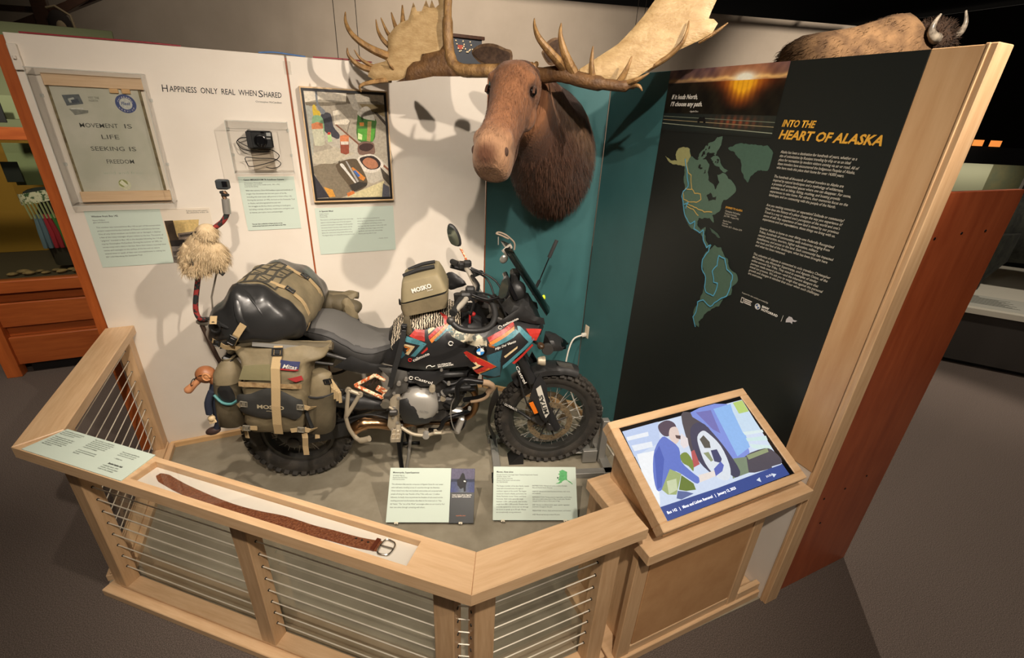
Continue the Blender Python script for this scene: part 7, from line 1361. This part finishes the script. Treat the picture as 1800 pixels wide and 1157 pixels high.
# striped cloth over the tank
sc_m = bpy.data.materials.new('striped_cloth'); sc_m.use_nodes = True; MATS['striped_cloth'] = sc_m; nt = sc_m.node_tree; bb_ = nt.nodes['Principled BSDF']; bb_.inputs['Roughness'].default_value = .9
wv = nt.nodes.new('ShaderNodeTexWave'); wv.inputs['Scale'].default_value = 24; wv.inputs['Distortion'].default_value = 5; wv.inputs['Detail Scale'].default_value = 2; tcn = nt.nodes.new('ShaderNodeTexCoord'); nt.links.new(tcn.outputs['Object'], wv.inputs['Vector'])
rp_ = nt.nodes.new('ShaderNodeValToRGB'); rp_.color_ramp.interpolation = 'CONSTANT'; rp_.color_ramp.elements[0].color = lin((44, 38, 32)) + (1,); rp_.color_ramp.elements[1].position = .52; rp_.color_ramp.elements[1].color = lin((206, 192, 168)) + (1,); nt.links.new(wv.outputs['Fac'], rp_.inputs[0]); nt.links.new(rp_.outputs[0], bb_.inputs['Base Color'])
t, bs_ = mempty('striped_cloth', (.82, 0, 1.15), 'black and white striped woven cloth draped over the tank under the bag', 'cloth')
g = []
for i in range(19):
    x = .625 + .385 * i / 18; row = []
    for j in range(13):
        a = math.pi * j / 12; y = -.178 * math.cos(a) * (1 if x < .93 else 1 - (x - .93) * 2.5); zt = (1.03 + .16 * min(1, (x - .60) / .22)) if x < .86 else 1.19 - (x - .86) * .25
        row.append(V((x, y, zt - .085 * (1 - math.sin(a)) + .008 * math.sin(i * 1.9 + j * 1.3))))
    g.append(row)
L = LB(bs_); L.add([p for r in g for p in r], [(i * 13 + j, i * 13 + j + 1, (i + 1) * 13 + j + 1, (i + 1) * 13 + j) for i in range(18) for j in range(12)]); o = L.obj('cloth', sc_m, t, 'all'); so_ = o.modifiers.new('thick', 'SOLIDIFY'); so_.thickness = .006
# far-side roll pouch peeping over the seat
t, bs_ = mempty('rolled_jacket', (.24, .27, .95), 'olive rolled jacket bundle tied behind the seat on the far side', 'bundle')
L = LB(bs_); L.tube(cat_pts([(.10, .24, 1.045), (.17, .25, 1.075), (.25, .25, 1.085), (.33, .245, 1.06), (.38, .24, 1.02)], 5), [.05, .055, .058, .055, .045] * 4 + [.03], 14); L.obj('roll', olived, t, True)
L = LB(bs_); L.pillow(sm2([(.29, 1.10), (.335, 1.135), (.375, 1.06), (.385, .99), (.35, .96), (.31, 1.0)], 3), .02, .03, lambda u, v, w_: V((u, .20 + w_, v)), .03); L.obj('flap', olive, t, True)
strip(bs_, [V((.12, .185, 1.04)), V((.20, .19, 1.035)), V((.28, .19, 1.04))], .03, .004, (0, -1, .3), webbing, t, 'strap'); L = LB(bs_); L.ball((.365, .20, .985), (.025, .02, .022), 10, 6); L.obj('dark_end', wbk, t, True)

# ---- long-nosed puppet
t, bs_ = mempty('puppet', (-.26, -.36, .60), 'brown long-nosed puppet with wire glasses hanging at the rear pouch', 'puppet')
wd_ = mat('puppet_wood', (164, 108, 70), .45, rgb2=(142, 88, 54), scale=12); L = LB(bs_)
L.ball((-.262, -.365, .945), (.047, .042, .045), 18, 12, Matrix.Rotation(.5, 3, 'Y')); L.ball((-.225, -.365, .915), (.03, .03, .03), 12, 8); L.obj('head', wd_, t, True)
L = LB(bs_); L.tube(cat_pts([(-.288, -.378, .925), (-.32, -.390, .898), (-.352, -.400, .868)], 4), [.017, .016, .016, .016, .017, .018, .020, .020, .013], 12); L.obj('nose', mat('puppet_nose', (190, 132, 92), .45), t, True)
L = LB(bs_); L.tube([V((-.238 + .016 * math.cos(k * .3927), -.410, .955 + .018 * math.sin(k * .3927))) for k in range(15)], .005, 8); L.ball((-.238, -.408, .955), (.013, .006, .015), 10, 8); L.obj('ear', mat('puppet_ear', (196, 138, 92), .5), t, True)
L = LB(bs_); L.tube(cat_pts([(-.25, -.412, .968), (-.28, -.40, .955), (-.305, -.395, .935)], 4), .0022, 6); L.obj('glasses_arm', black_metal, t, True)
for dy in (-.405, -.352): L = LB(bs_); L.tube([V((-.309 + .010 * math.sin(k * .449) * .5, dy + .018 * math.cos(k * .449), .925 + .017 * math.sin(k * .449))) for k in range(15)], .0020, 6); L.obj('glasses_rim', black_metal, t, True)
navy = mat('puppet_navy', (34, 40, 56), .85); L = LB(bs_); L.loft([sect('z', (cx, -.36, z), a, b_, 2.2, 16) for z, cx, a, b_ in ((.69, -.245, .03, .035), (.78, -.235, .04, .045), (.86, -.225, .038, .045), (.90, -.225, .025, .03))]); L.obj('torso', navy, t, True)
L = LB(bs_); L.tube(cat_pts([(-.232, -.405, .87), (-.258, -.415, .81), (-.265, -.415, .745)], 4), .017, 10); L.obj('arm', navy, t, True)
L = LB(bs_); L.ball((-.262, -.415, .715), (.018, .016, .018), 10, 8)
for k in range(4): L.tube([V((-.270 + .006 * k, -.418, .705)), V((-.272 + .007 * k, -.420, .685 + .002 * k))], .0045, 6)
L.tube([V((-.248, -.418, .712)), V((-.242, -.422, .695))], .0045, 6); L.obj('hand', mat('puppet_hand', (206, 182, 142), .6), t, True)
L = LB(bs_); L.tube(cat_pts([(-.24, -.38, .70), (-.25, -.39, .665), (-.262, -.392, .64)], 4), .017, 10); L.obj('leg', MATS['puppet_navy'], t, True)
L = LB(bs_); L.ball((-.283, -.394, .622), (.040, .022, .022), 14, 8, Matrix.Rotation(-.3, 3, 'Y')); L.obj('boot', mat('puppet_boot', (58, 42, 38), .55), t, True)

# ---- camera pole with fluffy toy
t, bs_ = mempty('camera_pole', (-.40, 0, .80), 'red and black patterned bent pole with a small action camera on top', 'camera pole')
polem = mat('pole_pattern', (148, 50, 46), .6, rgb2=(40, 44, 44), scale=38, lo=.47, hi=.53, detail=1)
L = LB(bs_); L.tube(cat_pts([(-.395, .02, 1.08), (-.42, 0, 1.09), (-.432, 0, 1.125), (-.424, 0, 1.18), (-.40, 0, 1.26), (-.372, 0, 1.345), (-.33, 0, 1.47), (-.285, 0, 1.55), (-.245, 0, 1.593), (-.195, 0, 1.63), (-.168, 0, 1.665), (-.163, 0, 1.69)], 5), .013, 10); L.obj('pole', polem, t, True)
L = LB(bs_); L.cyl((-.1635, 0, 1.672), (-.157, 0, 1.745), .018, n=16); L.obj('clamp_can', steel, t, True)
L = LB(bs_); L.tube(cat_pts([(-.157, 0, 1.745), (-.163, 0, 1.758), (-.150, 0, 1.768), (-.158, 0, 1.78)], 4), .010, 8); L.obj('ball_joint', mat('joint_bronze', (110, 84, 62), .4, .6), t, True)
L = LB(bs_); L.box((-.152, -.005, 1.765), (.034, .018, .012), .003); L.box((-.165, -.005, 1.778), (.016, .02, .014), .003); L.obj('mount_arm', dkpl, t)
L = LB(bs_); L.box((-.155, 0, 1.815), (.055, .042, .046), .006); ac = L.obj('action_camera', mat('action_cam', (52, 56, 58), .5), t)
L = LB(bs_); L.box((-.137, -.022, 1.82), (.024, .008, .026), .003); L.obj('lens_block', black_gloss, ac)
t, bs_ = mempty('tail_bracket', (-.41, .02, .70), 'grey paddle-ended bracket pole behind the duffel', 'bracket')
L = LB(bs_); L.ball((-.425, .03, 1.055), (.040, .012, .020), 16, 8, Matrix.Rotation(.1, 3, 'Y')); L.obj('paddle', mat('paddle_grey', (128, 120, 108), .5), t, True)
L = LB(bs_); L.tube([V((-.437, .03, 1.04)), V((-.395, .02, .84)), V((-.365, .02, .74))], .012, 8); L.obj('pole', mat('pole_brown', (66, 50, 40), .5), t, True)
L = LB(bs_); L.tube([V((-.30, .06, 1.36)), V((-.36, .05, 1.20)), V((-.375, .04, 1.06))], .005, 6); L.obj('tether', mat('tether_grey', (120, 112, 100), .7), t, True)
t, bs_ = mempty('fluffy_toy', (-.34, 0, 1.36), 'cream long-haired fluffy toy animal perched on the camera pole', 'toy')
fz = mat('cream_plush', (206, 184, 148), .95, rgb2=(180, 156, 120), scale=30)
L = LB(bs_); L.ball((-.315, -.005, 1.475), (.085, .065, .10), 20, 14); L.ball((-.255, -.01, 1.455), (.06, .055, .075), 16, 10); L.ball((-.275, -.01, 1.575), (.052, .048, .046), 16, 10); L.ball((-.313, -.025, 1.568), (.024, .024, .02), 12, 8)
L.tube(cat_pts([(-.36, -.03, 1.51), (-.395, -.035, 1.45), (-.41, -.03, 1.39)], 4), [.034, .033, .033, .032, .031, .03, .028, .024, .018], 12); L.tube(cat_pts([(-.33, -.04, 1.42), (-.37, -.045, 1.385), (-.42, -.04, 1.372)], 4), [.03, .028, .026, .025, .024, .02, .016, .013, .012], 10); L.tube([V((-.31, -.03, 1.41)), V((-.325, -.035, 1.36))], [.026, .02], 10)
toyv, toyf = list(L.v), list(L.f); body_t = L.obj('body', fz, t, 'all')
def toydir(p, nn, rnd):
    rel = p - V((-.31, 0, 1.48)); out = nn if nn.dot(rel) > 0 else -nn
    return (out * .45 + V((rnd.uniform(-.45, .45), rnd.uniform(-.3, .3), -.8))).normalized()
f_ = strands(toyv, toyf, 5600, .027, .0012, toydir, 9); L = LB(bs_); L.v = f_.v; L.f = f_.f; L.obj('plush_fur', fz, t, kind='stuff')
for y in (-.045,): L = LB(bs_); L.ball((-.312, y, 1.585), .006, 8, 6); L.obj('eye', black_gloss, t, True)
L = LB(bs_); L.ball((-.337, -.03, 1.572), (.007, .009, .006), 8, 6); L.obj('nose', black_gloss, t, True)
L = LB(bs_); L.tube(cat_pts([(-.355, -.055, 1.46), (-.352, -.06, 1.42), (-.36, -.055, 1.38)], 4), .008, 6, flat=.4); L.obj('dark_strap', wbk, t, True); L = LB(bs_); L.tube(cat_pts([(-.27, -.02, 1.405), (-.25, -.02, 1.37), (-.235, -.02, 1.355)], 4), .012, 8); L.obj('clip', wbk, t, True)

# ---- wheel stand
t, bs_ = mempty('wheel_stand', (1.9, -.1, 0), 'grey steel wheel chock stand holding the front wheel', 'wheel stand')
def LBX(name, c, s, m=alu, rz=0, b_=.002): L = LB(bs_); L.box(c, s, b_, Matrix.Rotation(rz, 3, 'Z')); return L.obj(name, m, t)
LBX('upright', (1.985, -.06, .18), (.045, .045, .345)); LBX('upright', (1.985, .10, .18), (.045, .045, .345)); LBX('base_bar', (1.62, -.20, .022), (.82, .05, .04)); LBX('base_bar', (1.62, .20, .022), (.82, .05, .04)); LBX('cross_bar', (2.0, 0, .022), (.06, .60, .04)); LBX('cross_bar', (1.25, 0, .022), (.05, .44, .04))
LBX('cradle_plate', (1.86, 0, .075), (.12, .12, .006), alu); LBX('cradle_arm', (1.90, -.07, .06), (.10, .03, .10)); LBX('cradle_arm', (1.90, .07, .06), (.10, .03, .10)); LBX('foot_cap', (1.245, -.20, .024), (.07, .054, .046), black_plastic)
L = LB(bs_); L.prism([(1.34, .0), (1.44, .0), (1.44, .07), (1.40, .07)], lambda u, v, w_: V((u, w_, v)), -.06, .06); L.obj('wedge', black_plastic, t)
for x in (1.45, 1.50, 1.55, 1.60): L = LB(bs_); L.cyl((x, -.20, .042), (x, -.20, .044), .007, n=8); L.obj('adjust_hole', black_plastic, t)
LBX('outrigger', (2.0, -.33, .022), (.05, .22, .03), alu, .12)

# ================================================================== BISON BEHIND THE RIGHT WALL
bi = wempty('bison_mount', (5.5, 1.5, 1.6), 'brown bison mount with curved horns behind the right wall', 'bison mount')
bfur = mat('bison_fur', (138, 106, 72), .95, rgb2=(90, 66, 44), scale=5, detail=9, bump=.6, bscale=40); bhead = mat('bison_head_fur', (62, 42, 26), .95, rgb2=(44, 30, 20), scale=20, bump=.8, bscale=50)
bd_ = V((.93, -.37, 0)).normalized(); bn2 = V((.37, .93, 0)).normalized(); bo = V((5.22, 1.66, .09))
def bq(s, t_, z): p = bo + bd_ * s + bn2 * t_; return V((p.x, p.y, z))
b = B(); rings = []
for s, zc, rt, rz in ((-.36, 2.88, .10, .18), (-.30, 2.88, .24, .32), (-.15, 2.88, .33, .40), (.05, 2.90, .37, .44), (.4, 2.92, .40, .48), (.75, 2.96, .42, .55), (1.0, 2.99, .42, .62), (1.2, 2.99, .41, .61), (1.4, 2.94, .36, .52), (1.55, 2.86, .22, .36)):
    rings.append([bq(s, rt * math.cos(2 * math.pi * k / 20), zc + rz * math.sin(2 * math.pi * k / 20) + .02 * math.sin(s * 19 + k * 2.1)) for k in range(20)])
b.loft(rings)
for s, t_ in ((.0, -.22), (.0, .22), (1.1, -.24), (1.1, .24)): b.tube([bq(s, t_, 2.6), bq(s, t_, 2.1), bq(s + .02, t_, 1.62)], [.17, .10, .085], 12)
bv, bf = list(b.v), list(b.f); b.obj('body', bfur, bi, 'all')
f_ = strands(bv, bf[:180], 7000, .10, .005, lambda p, nn, rnd: (V((0, 0, -.5)) - bd_ * .6 + V((rnd.uniform(-.3, .3), rnd.uniform(-.3, .3), rnd.uniform(-.2, .3)))).normalized(), 12); f_.obj('coat', bfur, bi, kind='stuff')
b = B(); b.ball(bq(1.52, -.16, 3.30), (.20, .22, .20), 18, 12); b.ball(bq(1.48, -.15, 3.42), (.19, .19, .10), 16, 10); b.ball(bq(1.62, -.24, 3.06), (.15, .15, .24), 16, 10); hv, hf = list(b.v), list(b.f); b.obj('head', bhead, bi, 'all')
f_ = strands(hv, hf, 1800, .07, .004, lambda p, nn, rnd: ((p - bq(1.52, -.16, 3.26)).normalized() + V((rnd.uniform(-.5, .5), rnd.uniform(-.5, .5), rnd.uniform(-.3, .5)))).normalized(), 13); f_.obj('head_hair', bhead, bi, kind='stuff')
hornm = mat('bison_horn', (96, 88, 78), .35, rgb2=(176, 164, 146), scale=9)
for sg, pts in ((-1, [(1.40, -.32, 3.30), (1.30, -.40, 3.30), (1.22, -.43, 3.36), (1.22, -.43, 3.45), (1.27, -.42, 3.54)]), (1, [(1.64, -.16, 3.38), (1.76, -.14, 3.36), (1.87, -.12, 3.42), (1.90, -.11, 3.53), (1.85, -.10, 3.66)])):
    p = cat_pts([bq(*q) for q in pts], 5); B().tube(p, [.062 * (1 - i / len(p)) + .008 for i in range(len(p))], 10).obj('horn', hornm, bi, True)
b = B(); b.prism([(q.x, q.y) for q in (bq(-.6, -.55, 0), bq(2.1, -.55, 0), bq(2.1, .5, 0), bq(-.6, .5, 0))], lambda u, v, w_: (u, v, w_), 0, 1.6); o = b.obj('bison_plinth', dark); tag(o, 'tall dark plinth under the bison mount', 'plinth')
# dark beadwork board on its stand in the hall, glimpsed behind the moose's right ear
bk = wempty('beadwork_board', (1.09, 3.62, 0), 'dark board with bead strings seen in the hall behind the moose ear', 'display board')
B().box((1.09, 3.62, 2.92), (.42, .03, .34), .004).obj('board', mat('board_slate', (54, 58, 64), .7), bk); B().box((1.09, 3.60, 3.105), (.48, .05, .04), .004).obj('top_rail', dt, bk)
for x in (.92, 1.26): B().cyl((x, 3.64, 0), (x, 3.64, 3.1), .02, n=8).obj('leg', dt, bk)
for k in range(3):
    p = cat_pts([(.93 + .10 * k, 3.60, 3.05), (.98 + .10 * k, 3.595, 2.93), (1.04 + .09 * k, 3.60, 2.99 - .03 * k)], 6)
    for q in p[::2]: B().ball(q, .011, 8, 6).obj('bead', mat('bead_pale', (206, 186, 150), .5), bk, True)
B().box((.99, 3.602, 2.98), (.07, .008, .05), .003).obj('red_patch', mat('bead_red', (150, 66, 48), .7), bk)

flush_text()
fixup()
